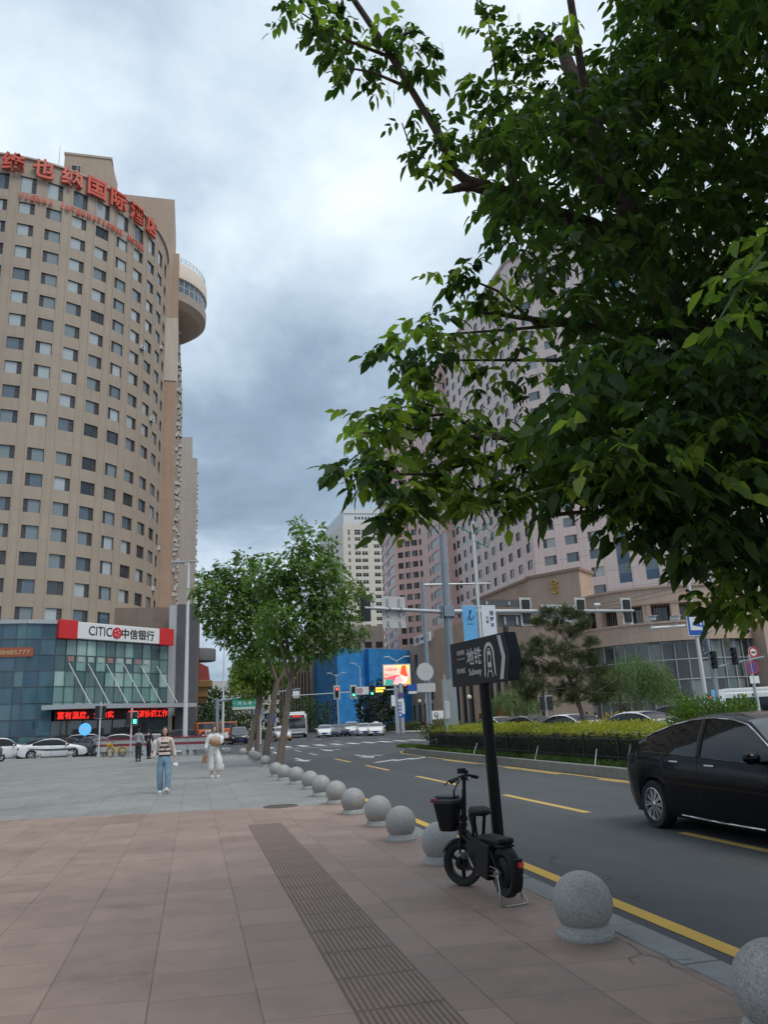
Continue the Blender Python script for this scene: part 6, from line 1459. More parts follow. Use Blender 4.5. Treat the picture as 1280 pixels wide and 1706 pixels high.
# far signal arm in front of the blue netting
fa_ = thing('far_signal_gantry', 'distant signal arm with red and green lamps before the blue netting', 'traffic signal', (0, 0, ROAD)); pr_ = at(690, 1150, 103); fa_.location = (pr_.x, 103, ROAD); fa_.rotation_euler = (0, 0, R(-4))
def lx(px): return at(px, 1150, 105).x - pr_.x
b = MB(); b.tube([(-2.5, 0, 0), (-2.5, 0, 7.2)], .16, 10); b.tube([(-2.5, 0, 5.6), (lx(480), 0, 5.3)], [.09, .05], 8); b.tube([(-2.5, 0, 5.6), (2.2, 0, 5.7)], .07, 8); b.build('arm', M_GALV, fa_, 40)
for px, l_, z in ((558, 'r', 5.5), (585, 'g', 5.5), (615, 'g', 5.6), (669, 'r', 5.7), (692, 'g', 5.7)): signal(fa_, T(lx(px), -.15, z), lit=l_, sc=1.25, board=(px < 600))
b = MB(); b.bb(lx(591), lx(610), -.1, -.05, 5.1, 6.1); b.build('speed_sign', M_WP, fa_)
b = MB(); b.lathe([(.27, -.12), (.37, -.12), (.37, -.1)], 24, 0, (lx(596), 0, 5.6), 'y'); b.build('ring', M_SRED, fa_); b = MB(); put_text(b, '50', frame((lx(596), -.12, 5.6), (1, 0, 0), (0, 0, 1), (0, -1, 0)), .34, .28, .01, 0, .02); b.build('lettering', M_BLK, fa_)
b = MB(); b.bb(lx(620), lx(638), -.12, -.02, 5.2, 6.0); b.build('message_board', M_SIGH, fa_); b = MB()
for r_ in range(2):
    for c_ in range(5 - r_): b.box((lx(622.5)+.26*c_, -.14, 5.8-.36*r_), (.2, .02, .24))
b.build('message', mk('amber_led', (.5, .3, .03), .4, emit=(1, .6, .08), estr=2.0), fa_)
b = MB(); b.bb(lx(673), lx(688), -.12, -.05, 5.3, 6.15, 0); b.bb(lx(674), lx(688), -.12, -.05, 4.95, 5.28, 1); b.build('direction_sign', [M_SBLUE, M_WP], fa_); b = MB(); b.bb(lx(486), lx(497), .1, .12, 5.0, 5.9); b.build('sign_panel', M_WP, fa_)
# LED poster screen on a post
sc2 = thing('poster_screen', 'bright red and yellow poster screen on a grey post above the junction', 'screen', (0, 0, ROAD)); ps_ = at(664, 1150, 99); sc2.location = (ps_.x, 99, ROAD)
b = MB(); b.tube([(.3, 0, 0), (.3, 0, 6.2)], .3, 12); b.tube([(-.5, 0, 0), (-.5, 0, 6.0)], .1, 8); b.build('post', M_GALV, sc2, 40)
x0, x1, z0, z1 = -1.85, 1.6, 6.05, 8.5; dx = 0
def sp_(name, q, col): 
    b = MB(); b.add([(x0+(x1-x0)*u, -.13, z0+(z1-z0)*v) for u, v in q], [tuple(range(len(q)))]); b.v = [(a, y-.0022*sp_.k, c) for a, y, c in b.v]; sp_.k += 1; return b.build(name, mk('screen_'+name, col, .4, emit=col, estr=.55), sc2)
sp_.k = 0
b = MB(); b.bb(x0-.12, x1+.12, -.12, .25, z0-.12, z1+.12); b.build('housing', M_BACK, sc2, None, .03)
sp_('background', [(0, 0), (1, 0), (1, 1), (0, 1)], (.85, .60, .45)); sp_('red_slogan', [(0, .35), (.55, .5), (.75, .15), (.35, .0), (0, .3)], (.75, .10, .14)); sp_('yellow_field', [(.35, 1), (1, 1), (1, .75), (.55, .85)], (.92, .75, .25)); sp_('green_field', [(.02, 0), (.35, 0), (.30, .28), (.05, .26)], (.03, .35, .25)); sp_('red_figure', [(.62, .55), (.70, .95), (.85, .98), (.88, .6), (.95, .35), (.80, .4)], (.85, .10, .03)); sp_('orange_field', [(.82, 0), (1, 0), (1, .35), (.9, .28)], (.92, .50, .10))
for i in range(6): sp_('white_stripe', [(.36+.09*i, .04+.01*i), (.40+.09*i, .03+.01*i), (.52+.08*i, .40), (.49+.08*i, .42)], (.9, .88, .85))
b = MB(); 
for ln, (u, v) in zip(('礼让斑马线', '车让人人'), ((.28, .78), (.24, .5))): put_text(b, ln, frame((x0+(x1-x0)*u, -.165, z0+(z1-z0)*v), (1, 0, 0), (0, 0, 1), (0, -1, 0)), 1.5, .36, .01, 0, .01)
b.build('slogan', mk('slogan_red', (.6, .03, .05), .5, emit=(.6, .03, .05), estr=.5), sc2)
b = MB()
for s in (-1, 1): b.tube([(-.05, 0, 8.4), (-.05, 0, 9.0), (s*.9-.05, 0, 9.5)], .05, 6); b.box((s*1.3-.05, 0, 9.58), (.8, .25, .1))
b.build('lamp_arm', M_WPOLE, sc2)
# blue street plates below the screen
pl = thing('street_plate_post', 'slim post with purple disc and blue street name plates under the poster screen', 'sign', (0, 0, ROAD)); p = at(664, 1180, 95); pl.location = (p.x, 95, ROAD)
b = MB(); b.tube([(0, 0.1, 0), (0, .1, 5.4)], .08, 8); b.build('post', M_GALV, pl); b = MB(); b.lathe([(0, -.02), (.36, -.02), (.36, .02), (0, .02)], 24, 0, (.35, 0, 4.55), 'y'); b.build('disc', M_PURP, pl); b = MB(); b.bb(.0, .38, -.03, .03, 1.9, 3.7); b.bb(.42, .80, -.03, .03, 1.9, 3.7, 1); b.bb(.42, .8, -.035, .035, 1.9, 2.35); b.bb(.02, .75, -.03, .03, 3.75, 4.1, 1); b.bb(-.85, -.35, -.03, .03, 3.3, 4.6, 1); b.build('plate', [M_SBLUE, M_WP], pl)
b = MB()
for k in range(4): b.box((.19, -.04, 3.5-.42*k), (.22, .01, .26)); 
b.build('lettering', M_WP, pl)
for px, py, lb in ((700, 1185, 'black garden lamp with pale globe under the round canopied building'), (712, 1185, 'black garden lamp with yellow globe hidden partly by the slim mast'), (783, 1175, 'black garden lamp with cream globes before the podium columns')):
    t = thing('globe_lamp', lb, 'street lamp', (0, 0, ROAD), 0, 'globe lamps'); Y = 108 if px < 720 else 80; p = at(px, py, Y); t.location = (p.x, Y, ROAD); h_ = 4.0 if Y > 100 else 3.6
    b = MB(); b.tube([(0, 0, 0), (0, 0, h_-.3)], [.07, .05], 8); b.lathe([(.05, h_-.35), (.16, h_-.2), (.16, h_-.12)], 12); b.build('post', M_SIGH, t); b = MB(); b.ball((0, 0, h_+.05), .26, 14); b.build('globe', mk('opal_globe', (.66, .58, .38), .3), t, 80)
for px, lb in ((558, 'twin headed lamp post in front of the blue netting, behind the black saloon'), (598, 'lamp post rising behind the white off-road car before the netting')):
    t = thing('street_lamp', lb, 'street lamp', (0, 0, ROAD)); p = at(px, 1190, 128); t.location = (p.x+.6, 128, ROAD); b = MB(); b.tube([(0, 0, 0), (-.2, 0, 9.3 if px < 570 else 10.5)], [.12, .06], 8); b.build('post', M_WPOLE, t); b = MB()
    for s in ((-1, 1) if px < 570 else (-1,)): b.box((s*1.15-.2, 0, 9.5 if px < 570 else 11.0), (.8, .25, .1)); b.tube([(-.2, 0, 9.0 if px < 570 else 10.4), (s*.9-.2, 0, 9.45 if px < 570 else 10.95)], .04, 5)
    b.build('lamp_head', M_WPOLE, t)
vb = thing('dealer_board', 'small white roadside board with round badge beneath the slim mast', 'sign', (0, 0, ROAD)); p = at(729, 1187, 112); vb.location = (p.x, 112, ROAD)
b = MB(); b.bb(-1.1, 1.1, -.05, .05, 1.5, 2.7); b.build('board', M_WP, vb); b = MB(); b.lathe([(.28, -.06), (.36, -.06), (.36, -.05)], 20, 0, (-.2, 0, 2.1), 'y'); b.tube([(-.42, -.07, 2.3), (-.27, -.07, 1.85), (-.2, -.07, 2.05), (-.13, -.07, 1.85), (.02, -.07, 2.3)], .035, 5); b.build('emblem', M_BLK, vb); b = MB(); b.tube([(-.9, 0, 0), (-.9, 0, 1.5)], .05, 6); b.tube([(.9, 0, 0), (.9, 0, 1.5)], .05, 6); b.build('post', M_GALV, vb)
# overhead wires
for k, (a, b_) in enumerate((((1000, 1000, 60), (1150, 962, 60)), ((1010, 1004, 60), (1150, 970, 60)), ((1000, 1010, 60), (1150, 985, 60)))):
    A_, B_ = at(*a), at(*b_); d = B_-A_; A_ = A_-d*1.2; B_ = B_+d*2.0
    pts = [A_.lerp(B_, t)+Vector((0, 0, -1.2*math.sin(PI*t)+.6)) for t in np.linspace(0, 1, 20)]
    o = MB().tube(pts, .018, 4).build('overhead_wire', M_SIGH); tag(o, ['thin overhead wire, topmost of three crossing before the glass rotunda', 'thin overhead wire, middle of three crossing before the glass rotunda', 'thin overhead wire, lowest of three crossing before the glass rotunda'][k], 'wire', 'overhead wires')
# ================================================================== people
def skin(name, joints, edges, mat, parent, sub=2, rootv=0):
    """joints: list of (x,y,z,rx,ry); one smooth body grown along the edges"""
    me = bpy.data.meshes.new(name); me.from_pydata([j[:3] for j in joints], edges, [])
    o = bpy.data.objects.new(name, me); COL.objects.link(o)
    o.modifiers.new('s', 'SKIN'); 
    for i, v in enumerate(me.skin_vertices[0].data):
        j = joints[i]; v.radius = (j[3], j[4] if len(j) > 4 else j[3]); v.use_root = (i == rootv)
    m_ = o.modifiers.new('u', 'SUBSURF'); m_.levels = sub; m_.render_levels = sub
    bpy.context.view_layer.update()
    m2 = bpy.data.meshes.new_from_object(o.evaluated_get(bpy.context.evaluated_depsgraph_get()))
    bpy.data.objects.remove(o); bpy.data.meshes.remove(me); m2.name = name
    m2.materials.clear(); m2.materials.append(mat); m2.polygons.foreach_set('use_smooth', [True]*len(m2.polygons))
    r = bpy.data.objects.new(name, m2); COL.objects.link(r)
    if parent: r.parent = parent
    return r
M_SKIN = mk('skin', (.52, .33, .25), .55); M_HAIR = mk('dark_hair', (.025, .016, .012), .5, var=.2, vscale=30); M_HAIR2 = mk('brown_hair', (.05, .022, .015), .5, var=.2, vscale=30)
M_LIP = mk('lips', (.40, .12, .11), .5); M_EYE = mk('eyes', (.02, .015, .012), .4); M_WCLOTH = mk('white_cloth', (.70, .68, .64), .85, var=.06, vscale=8); M_CREAMC = mk('cream_knit', (.62, .52, .46), .9, var=.08, vscale=40)
def hand(parent, w, d, side, curl=.6, mat=None):
    """palm with four fingers and a thumb, hanging from wrist point w along unit d; side = +1/-1 for the thumb"""
    w = Vector(w); d = Vector(d).normalized(); f = Vector((0, -1, 0)); f = (f - d*f.dot(d)).normalized(); s = d.cross(f)*side
    js = [(*w, .019, .024), (*(w+d*.045), .016, .034), (*(w+d*.082), .013, .036)]; es = [(0, 1), (1, 2)]
    o = skin('hand', js, es, mat or M_SKIN, parent, 1)
    for k, (off, L_) in enumerate(((-.027, .062), (-.009, .072), (.009, .068), (.026, .052))):
        b0 = w + d*.075 + f*(-off); dirs = d; pts = [b0]; cur = b0
        for q in range(3):
            dirs = (d*math.cos(curl*(q+.4)) + s*math.sin(curl*(q+.4))*-1).normalized(); cur = cur + dirs*(L_*(.42, .32, .26)[q]); pts.append(cur)
        skin('finger', [(*p, .0085-.001*i) for i, p in enumerate(pts)], [(0, 1), (1, 2), (2, 3)], mat or M_SKIN, o, 1)
    pts = [w+d*.02+f*.02, w+d*.045+f*.045, w+d*.075+f*.05]
    skin('thumb', [(*pts[0], .011), (*pts[1], .010), (*pts[2], .008)], [(0, 1), (1, 2)], mat or M_SKIN, o, 1)
    return o
def head(parent, c, yaw=0.0, hair=None, long_=.0, tilt=0.0):
    """face looks along local -Y"""
    h = bpy.data.objects.new('head', None)
    M_ = T(*c) @ rotm('Z', yaw) @ rotm('X', tilt)
    b = MB(); n = 22; m_ = 28; vs = []; fs = []
    for i in range(n+1):
        a = -PI/2 + PI*i/n
        for k in range(m_):
            t = 2*PI*k/m_; x, y, z = math.cos(a)*math.cos(t), math.cos(a)*math.sin(t), math.sin(a)
            fx_ = .072; fy = .094; fz = .115
            if z < 0: q = 1 + .36*z; fx_ *= q; fy *= (1+.20*z) 
            p = [x*fx_, y*fy, z*fz]
            if y < 0:
                if abs(x) < .22 and -.35 < z < .12: p[1] -= .016*(1-abs(x)/.22)*max(0, 1-abs(z+.20)/.28)
                if .1 < abs(x) < .6 and .02 < z < .30: p[1] += .007
                if abs(x) < .3 and z < -.75: p[1] -= .008
            vs.append(tuple(p))
    for i in range(n):
        for k in range(m_):
            k2 = (k+1) % m_; fs.append((i*m_+k, i*m_+k2, (i+1)*m_+k2, (i+1)*m_+k))
    b.add(vs, fs)
    for s in (-1, 1): b.ball((s*.071, .01, -.01), (.010, .02, .03), 10)
    o = b.build('head', M_SKIN, parent, 80); o.matrix_local = M_
    b = MB()
    for s in (-1, 1): b.ball((s*.028, -.083, .012), (.012, .006, .006), 10)
    b.build('eye', M_EYE, o); b = MB()
    for s in (-1, 1): b.tube([(s*.012, -.090, .034), (s*.03, -.088, .040), (s*.046, -.076, .034)], .004, 5)
    b.build('eyebrow', M_HAIR, o); MB().ball((0, -.087, -.056), (.021, .008, .008), 10).build('mouth', M_LIP, o)
    b = MB(); vs = []; fs = []
    for i in range(15):
        a = -.55 + (PI/2+.55)*i/14
        for k in range(31):
            t = R(-34 + 248*k/30) ; x, y, z = math.cos(a)*math.cos(t), math.cos(a)*math.sin(t), math.sin(a)
            vs.append((x*.081, y*.103, z*.126+.002))
    for i in range(14):
        for k in range(30): fs.append((i*31+k, i*31+k+1, (i+1)*31+k+1, (i+1)*31+k))
    # fringe gap in front: the sheet leaves the face open
    b.add(vs, fs); b.ball((0, .02, .05), (.080, .092, .082), 18)
    if long_:
        for s in (-1, 1): b.tube([(s*.062, -.02, .05), (s*.078, .0, -.06), (s*.080, .02, -.15), (s*.06, .03, -.15-long_)], [.03, .032, .03, .012], 8)
        b.tube([(0, .06, .02), (0, .085, -.08), (0, .085, -.17), (0, .07, -.17-long_)], [.07, .07, .06, .03], 10)
    b.build('hair', hair or M_HAIR, o, 80)
    return o
def stripes_mat():
    g = NG('striped_knit_vest'); tc_ = g.n('ShaderNodeTexCoord'); sp_ = g.n('ShaderNodeSeparateXYZ'); g.l(tc_.outputs['Object'], sp_.inputs[0])
    f = g.math('FRACT', g.math('MULTIPLY_ADD', sp_.outputs[2], 1/.105, .12)); L = g.math('LESS_THAN', f, .42); up = g.math('LESS_THAN', sp_.outputs[2], 1.33)
    nz = g.noise(tc_.outputs['Object'], 70, 3); k = g.rng(nz, .3, .7, .88, 1.1)
    g.l(g.mix(g.math('MULTIPLY', L, up), g.scale((.60, .47, .40), k), g.scale((.022, .016, .018), k)), g.b.inputs['Base Color']); g.b.inputs['Roughness'].default_value = .9; return g.m
def denim():
    g = NG('light_blue_denim'); tc_ = g.n('ShaderNodeTexCoord'); nz = g.noise(tc_.outputs['Object'], 6, 5); fn_ = g.noise(tc_.outputs['Object'], 90, 2)
    f = g.math('ADD', g.rng(nz, .3, .7, .75, 1.3), g.rng(fn_, .3, .7, -.12, .12)); g.l(g.scale((.16, .255, .33), f), g.b.inputs['Base Color']); g.b.inputs['Roughness'].default_value = .85
    bp = g.n('ShaderNodeBump'); bp.inputs['Strength'].default_value = .6; bp.inputs['Distance'].default_value = .02; g.l(nz, bp.inputs['Height']); g.l(bp.outputs[0], g.b.inputs['Normal']); return g.m
def legs(parent, name, mat, hipz, feet, knees, r, sub=2, waist=.105, hipw=.085):
    js = [(0, 0, hipz+.12, waist*1.18, waist*.82), (0, 0, hipz, waist*1.42, waist*1.08)]; es = [(0, 1)]
    for s, kn, ft in ((-1, knees[0], feet[0]), (1, knees[1], feet[1])):
        i = len(js); js += [(s*hipw, kn[1]*.25, hipz-.12, r[0], r[0]), (*kn, r[1], r[1]), (*ft, r[2], r[2])]; es += [(1, i), (i, i+1), (i+1, i+2)]
    return skin(name, js, es, mat, parent, sub, 1)
def shoe(parent, p, yaw, mat, pitch=0.0):
    b = MB(); b.ball((0, -.05, .045), (.048, .135, .045), 14); b.ball((0, .045, .06), (.042, .055, .06), 12); b.box((0, -.04, .012), (.085, .25, .024)); o = b.build('shoe', mat, parent, 70); o.matrix_local = T(*p) @ rotm('Z', yaw) @ rotm('X', pitch); return o
M_SHOE = mk('white_shoe', (.66, .65, .63), .6); M_DSHOE = mk('black_shoe', (.02, .02, .02), .5)
def upper(parent, name, mat, sub=2, hip=.96, sh=1.37, w=.155, arms=None, r_arm=(.056, .046, .036), waist=.115):
    js = [(0, 0, hip, .145, .105), (0, 0, hip+.18, waist, .088), (0, -.005, sh-.12, w*.86, .105), (0, 0, sh-.01, w*.80, .085), (0, .005, sh+.075, .05, .05)]; es = [(0, 1), (1, 2), (2, 3), (3, 4)]
    for s, (el, wr) in zip((-1, 1), arms):
        i = len(js); js += [(s*(w+.012), 0, sh-.015, r_arm[0]*1.12, r_arm[0]*1.1), (*el, r_arm[1], r_arm[1]), (*wr, r_arm[2], r_arm[2])]; es += [(3, i), (i, i+1), (i+1, i+2)]
    return skin(name, js, es, mat, parent, sub, 1)
# --- woman in a striped vest walking to the camera (local -Y is her front)
p1 = gp(272, 1322, 0.0)
w1 = thing('person', 'woman in striped knit vest and loose light blue jeans walking, white pouch in hand', 'person', (p1.x, p1.y, 0), R(-3))
arms = (((-.235, .03, 1.10), (-.265, -.04, .865)), ((.225, .05, 1.10), (.27, .03, .87)))
body = upper(w1, 'body', M_SKIN, 2, .98, 1.365, .145, arms, (.042, .036, .026), .10)
legs(w1, 'jeans', denim(), .92, ((-.085, -.01, .07), (.105, -.18, .10)), ((-.10, -.045, .48), (.115, -.12, .50)), (.103, .090, .082), 2, .108, .088)
upper(w1, 'shirt', M_CREAMC, 2, 1.00, 1.365, .15, (((-.24, .03, 1.10), (-.268, -.04, .90)), ((.23, .05, 1.10), (.272, .03, .905))), (.056, .054, .044), .108)
js = [(0, 0, .975, .160, .135), (0, -.01, 1.10, .152, .128), (0, -.015, 1.25, .160, .142), (0, -.01, 1.345, .118, .118), (0, .0, 1.375, .075, .08)]
skin('striped_vest', js, [(0, 1), (1, 2), (2, 3), (3, 4)], stripes_mat(), w1, 2, 1)
b = MB(); b.add([(-.07, -.085, 1.415), (-.015, -.118, 1.33), (.0, -.10, 1.40), (.015, -.118, 1.33), (.07, -.085, 1.415), (.05, .05, 1.45), (-.05, .05, 1.45)], [(0, 1, 2), (2, 3, 4), (0, 2, 6), (2, 4, 5), (2, 5, 6)]); b.build('collar', M_CREAMC, w1)
b = MB(); b.tube([(.13, .0, 1.40), (.145, -.10, 1.33), (.10, -.125, 1.22), (.02, -.13, 1.10), (-.10, -.10, .99)], .008, 5); b.build('bag_strap', M_HAIR, w1)
hand(w1, (-.265, -.04, .865), (-.05, -.12, -1), 1); hand(w1, (.27, .03, .87), (.03, -.1, -1), -1)
head(w1, (0, -.015, 1.555), .06, M_HAIR2, .10)
shoe(w1, (-.085, -.01, 0), .05, M_SHOE); shoe(w1, (.115, -.20, .05), -.2, M_SHOE, R(-18))
b = MB(); b.ball((0, 0, 0), (.075, .03, .06), 14); b.tube([(-.03, 0, .05), (-.03, 0, .11), (.03, 0, .11), (.03, 0, .05)], .006, 5); o = b.build('hand_pouch', M_WP, None, 60); o.location = w1.matrix_basis @ Vector((.285, -.01, .70)); tag(o, 'small white pouch held by the woman in the striped vest', 'pouch')
# --- woman in white with tan bag and wide blowing trousers
p2 = gp(356, 1296, 0.0)
w2 = thing('person', 'woman in white cardigan and billowing white trousers with tan bag at her front', 'person', (p2.x, p2.y, 0), R(8))
arms = (((-.235, .02, 1.09), (-.28, -.06, .88)), ((.21, -.02, 1.08), (.06, -.19, 1.10)))
upper(w2, 'body', M_SKIN, 2, .98, 1.35, .14, arms, (.04, .035, .026), .10)
upper(w2, 'cardigan', M_WCLOTH, 2, 1.00, 1.355, .152, (((-.24, .02, 1.09), (-.28, -.05, .915)), ((.215, -.02, 1.08), (.10, -.17, 1.09))), (.070, .070, .058), .125)
legs(w2, 'trousers', M_WCLOTH, .92, ((-.07, .05, .20), (.16, -.06, .20)), ((-.09, .02, .50), (.165, -.12, .52)), (.110, .115, .125), 2, .108, .085)
b = MB(); b.ball((.24, .02, .33), (.10, .05, .14), 14); b.build('trouser_fold', M_WCLOTH, w2, 80)
js = [(0, 0, 1.02, .12, .10), (0, -.03, 1.22, .12, .11), (0, -.02, 1.32, .085, .08)]; skin('grey_top', js, [(0, 1), (1, 2)], mk('grey_print_top', (.40, .39, .41), .8, var=.3, vscale=25), w2, 2, 0)
hand(w2, (-.28, -.06, .88), (-.02, -.1, -1), 1); hand(w2, (.06, -.19, 1.10), (-1, -.15, .1), 1, .4)
head(w2, (0, -.03, 1.53), -.05, M_HAIR, .0, .05); 
b = MB(); b.ball((0.055, .03, -.02), (.05, .07, .10), 12); b.ball((-.07, .03, 0), (.03, .06, .10), 12); o = b.build('hair', M_HAIR, w2, 80); o.location = (0, -.02, 1.55)
for s, p, yw in ((-1, (-.06, .03, 0), .1), (1, (.12, -.13, 0), -.15)):
    sk = MB(); sk.tube([(p[0], p[1]+.02, .05), (p[0]*1.02, p[1]+.02, .30)], [.036, .05], 10); sk.build('ankle', M_SKIN, w2, 60); shoe(w2, p, yw, M_SHOE)
bg_ = MB(); bg_.ball((0, 0, 0), (.165, .055, .115), 18); bg_.box((0, -.045, .02), (.26, .03, .10)); o = bg_.build('shoulder_bag', mk('tan_leather', (.36, .20, .11), .6), None, 70, .01); o.matrix_world = w2.matrix_basis @ T(.01, -.24, 1.12) @ rotm('Y', .15) @ Matrix.Scale(1.12, 4); tag(o, 'tan leather bag worn at the front of the woman in white', 'bag')
b = MB(); b.box((0, 0, -.14), (.15, .06, .24)); b.tube([(-.04, 0, -.02), (-.03, 0, .06), (.03, 0, .06), (.04, 0, -.02)], .007, 5); o = b.build('paper_bag', mk('brown_paper', (.30, .14, .085), .8), None, None, .01); o.matrix_world = w2.matrix_basis @ T(-.29, -.07, .74) @ rotm('Y', .18); tag(o, 'small brown carrier bag hanging from the hand of the woman in white', 'bag')
# --- man in grey shirt walking away
p3 = gp(231, 1268, 0.0)
m1 = thing('person', 'man in grey shirt and dark trousers walking away towards the planter barrier', 'person', (p3.x, p3.y-.8, 0), R(168))
arms = (((-.25, .02, 1.17), (-.26, -.06, .93)), ((.25, -.05, 1.17), (.15, -.20, 1.05)))
upper(m1, 'body', M_SKIN, 1, 1.0, 1.44, .165, arms, (.045, .038, .028)); upper(m1, 'shirt', mk('grey_shirt', (.33, .34, .36), .85, var=.12, vscale=12), 2, .98, 1.44, .172, (((-.25, .02, 1.17), (-.258, -.03, 1.05)), ((.25, -.05, 1.17), (.20, -.12, 1.10))), (.070, .062, .058), .14)
legs(m1, 'trousers', mk('dark_trousers', (.022, .024, .03), .85), .94, ((-.085, .0, .10), (.09, -.05, .10)), ((-.09, -.03, .52), (.095, -.04, .52)), (.105, .085, .07), 2, .12, .09)
hand(m1, (-.26, -.06, .93), (0, -.1, -1), 1); hand(m1, (.15, -.20, 1.05), (-.6, -.5, -.2), -1); head(m1, (0, -.02, 1.63), 0, M_HAIR)
shoe(m1, (-.085, .0, 0), 0, M_DSHOE); shoe(m1, (.09, -.05, 0), 0, M_DSHOE)
# --- figure in dark clothes behind the striped-vest woman, and riders across the road
def small_person(label, loc, rz, top, bot, h=1.68, sit=False):
    t = thing('person', label, 'person', loc, rz); t.scale = (h/1.72,)*3
    a_ = (((-.24, -.02, 1.14), (-.22, -.16, .98)), ((.24, -.02, 1.14), (.22, -.16, .98)))
    upper(t, 'body', M_SKIN, 1, 1.0, 1.42, .16, a_, (.045, .038, .03)); upper(t, 'jacket', top, 1, .96, 1.42, .17, (((-.245, -.02, 1.14), (-.225, -.13, 1.0)), ((.245, -.02, 1.14), (.225, -.13, 1.0))), (.07, .062, .055), .14)
    if sit: legs(t, 'trousers', bot, .92, ((-.12, -.25, .42), (.12, -.25, .42)), ((-.13, -.40, .84), (.13, -.40, .84)), (.10, .085, .07), 1)
    else:
        legs(t, 'trousers', bot, .92, ((-.085, 0, .1), (.09, -.1, .1)), ((-.09, -.02, .5), (.095, -.08, .5)), (.10, .085, .07), 1); shoe(t, (-.085, 0, 0), 0, M_DSHOE); shoe(t, (.09, -.1, 0), 0, M_DSHOE)
    head(t, (0, -.02, 1.61), 0, M_HAIR); return t
M_NAVY = mk('navy_jacket', (.02, .025, .045), .85); M_ROYAL = mk('royal_blue_jacket', (.02, .07, .32), .8); M_PINKJ = mk('pale_pink_jacket', (.55, .42, .42), .85)
pa = gp(251, 1263, 0); small_person('person in dark navy clothes partly hidden behind the woman in the striped vest', (pa.x-.1, pa.y-1, 0), R(150), M_NAVY, mk('black_trousers', (.015, .015, .018), .85))
pa = at(979, 1195, 44); small_person('rider in royal blue jacket beyond the hedge beside the pine trunk', (pa.x, 44, ROAD), R(170), M_ROYAL, M_NAVY, 1.66)
pa = at(806, 1190, 60); small_person('person in pale pink jacket beyond the hedge near the subway sign post', (pa.x, 60, ROAD), R(20), M_PINKJ, M_NAVY, 1.6)
pa = at(962, 1192, 50); small_person('person in dark jacket walking beyond the hedge, close to the blue rider', (pa.x+1.4, 50, ROAD), R(200), M_NAVY, M_NAVY, 1.6)

# ================================================================== planter barrier, shared bicycle, far scooter
M_PLAS = mk('grey_white_barrier', (.52, .51, .49), .6, var=.10, vscale=1.2); M_PRED = mk('dark_red_band', (.30, .035, .045), .6); M_SOILR = mk('red_flowers', (.22, .03, .04), .9, var=.4, vscale=9)
def barrier(label, a, b_):
    a = Vector((*a, 0)); b_ = Vector((*b_, 0)); d = (b_-a).normalized(); L_ = (b_-a).length
    t = thing('planter_barrier', label, 'barrier', tuple(a), math.atan2(d.y, d.x), 'planter barriers closing the plaza')
    n_ = max(1, round(L_/2.0)); p = L_/n_
    for i in range(n_):
        x0 = i*p+.02; x1 = (i+1)*p-.02
        b = MB(); b.bb(x0, x1, -.24, .24, .32, 1.06, 0)
        for x in (x0+.06, x1-.5): b.add([(x, -.24, 0), (x+.44, -.24, 0), (x+.34, -.24, .33), (x+.1, -.24, .33), (x, .24, 0), (x+.44, .24, 0), (x+.34, .24, .33), (x+.1, .24, .33)], [(0, 1, 2, 3), (7, 6, 5, 4), (0, 4, 5, 1), (1, 5, 6, 2), (3, 7, 4, 0)])
        b.build('box', M_PLAS, t, None, .02)
        MB().bb(x0+.005, x1-.005, -.246, .246, .66, .82).build('red_band', M_PRED, t); MB().bb(x0-.0, x1, -.27, .27, 1.06, 1.12).build('rim', M_PRED, t)
        fl_ = MB(); nn = 130; 
        P_ = np.c_[RNG.uniform(x0, x1, nn), RNG.uniform(-.26, .26, nn), RNG.uniform(1.10, 1.24, nn)]
        for q in P_: 
            s_ = RNG.uniform(.03, .06); aa = RNG.uniform(0, 6.3); ux, uy = math.cos(aa)*s_, math.sin(aa)*s_; dz = RNG.uniform(-.03, .04)
            fl_.add([(q[0]-ux, q[1]-uy, q[2]), (q[0]+uy, q[1]-ux, q[2]+dz), (q[0]+ux, q[1]+uy, q[2]), (q[0]-uy, q[1]+ux, q[2]+dz)], [(0, 1, 2, 3)])
        fl_.build('flowers', M_SOILR, t)
    return t
barrier('grey planter barrier with dark red band behind the yellow bicycle', (-6.4, 59.6), (-2.7, 56.0)); barrier('grey planter barrier with dark red band between the two walking women', (-1.7, 54.6), (1.35, 51.4))
M_YB = mk('yellow_bike_paint', (.58, .36, .02), .4)
yb = thing('bicycle', 'yellow shared bicycle parked against the planter barrier', 'bicycle', (0, 0, 0)); pa = at(194, 1250, 57.0); yb.location = (pa.x, 57.0, 0); yb.rotation_euler = (0, 0, R(150)); yb.scale = (.92,)*3
for x in (-.52, .52):
    b = MB(); b.lathe([(.31, -.02), (.335, 0), (.31, .02), (.29, 0), (.31, -.02)], 28, 0, (0, 0, 0), 'y'); o = b.build('wheel', M_TYRE, yb); o.location = (x, 0, .335); b = MB()
    for i in range(8): b.tube([(0, 0, 0), (.3*math.cos(i*PI/4), 0, .3*math.sin(i*PI/4))], .008, 4)
    b.lathe([(.285, -.015), (.295, .0), (.285, .015)], 28, 0, (0, 0, 0), 'y'); b.build('rim', M_YB, o)
b = MB(); b.tube([(.52, 0, .335), (.40, 0, .95), (.38, 0, 1.02)], .025, 6); b.tube([(.42, 0, .80), (.05, 0, .42), (-.10, 0, .33)], .035, 6); b.tube([(-.10, 0, .33), (-.25, 0, .80)], .03, 6); b.tube([(-.52, 0, .335), (-.10, 0, .33)], .02, 6); b.tube([(-.52, 0, .335), (-.2, 0, .65)], .02, 6); b.build('frame', M_YB, yb)
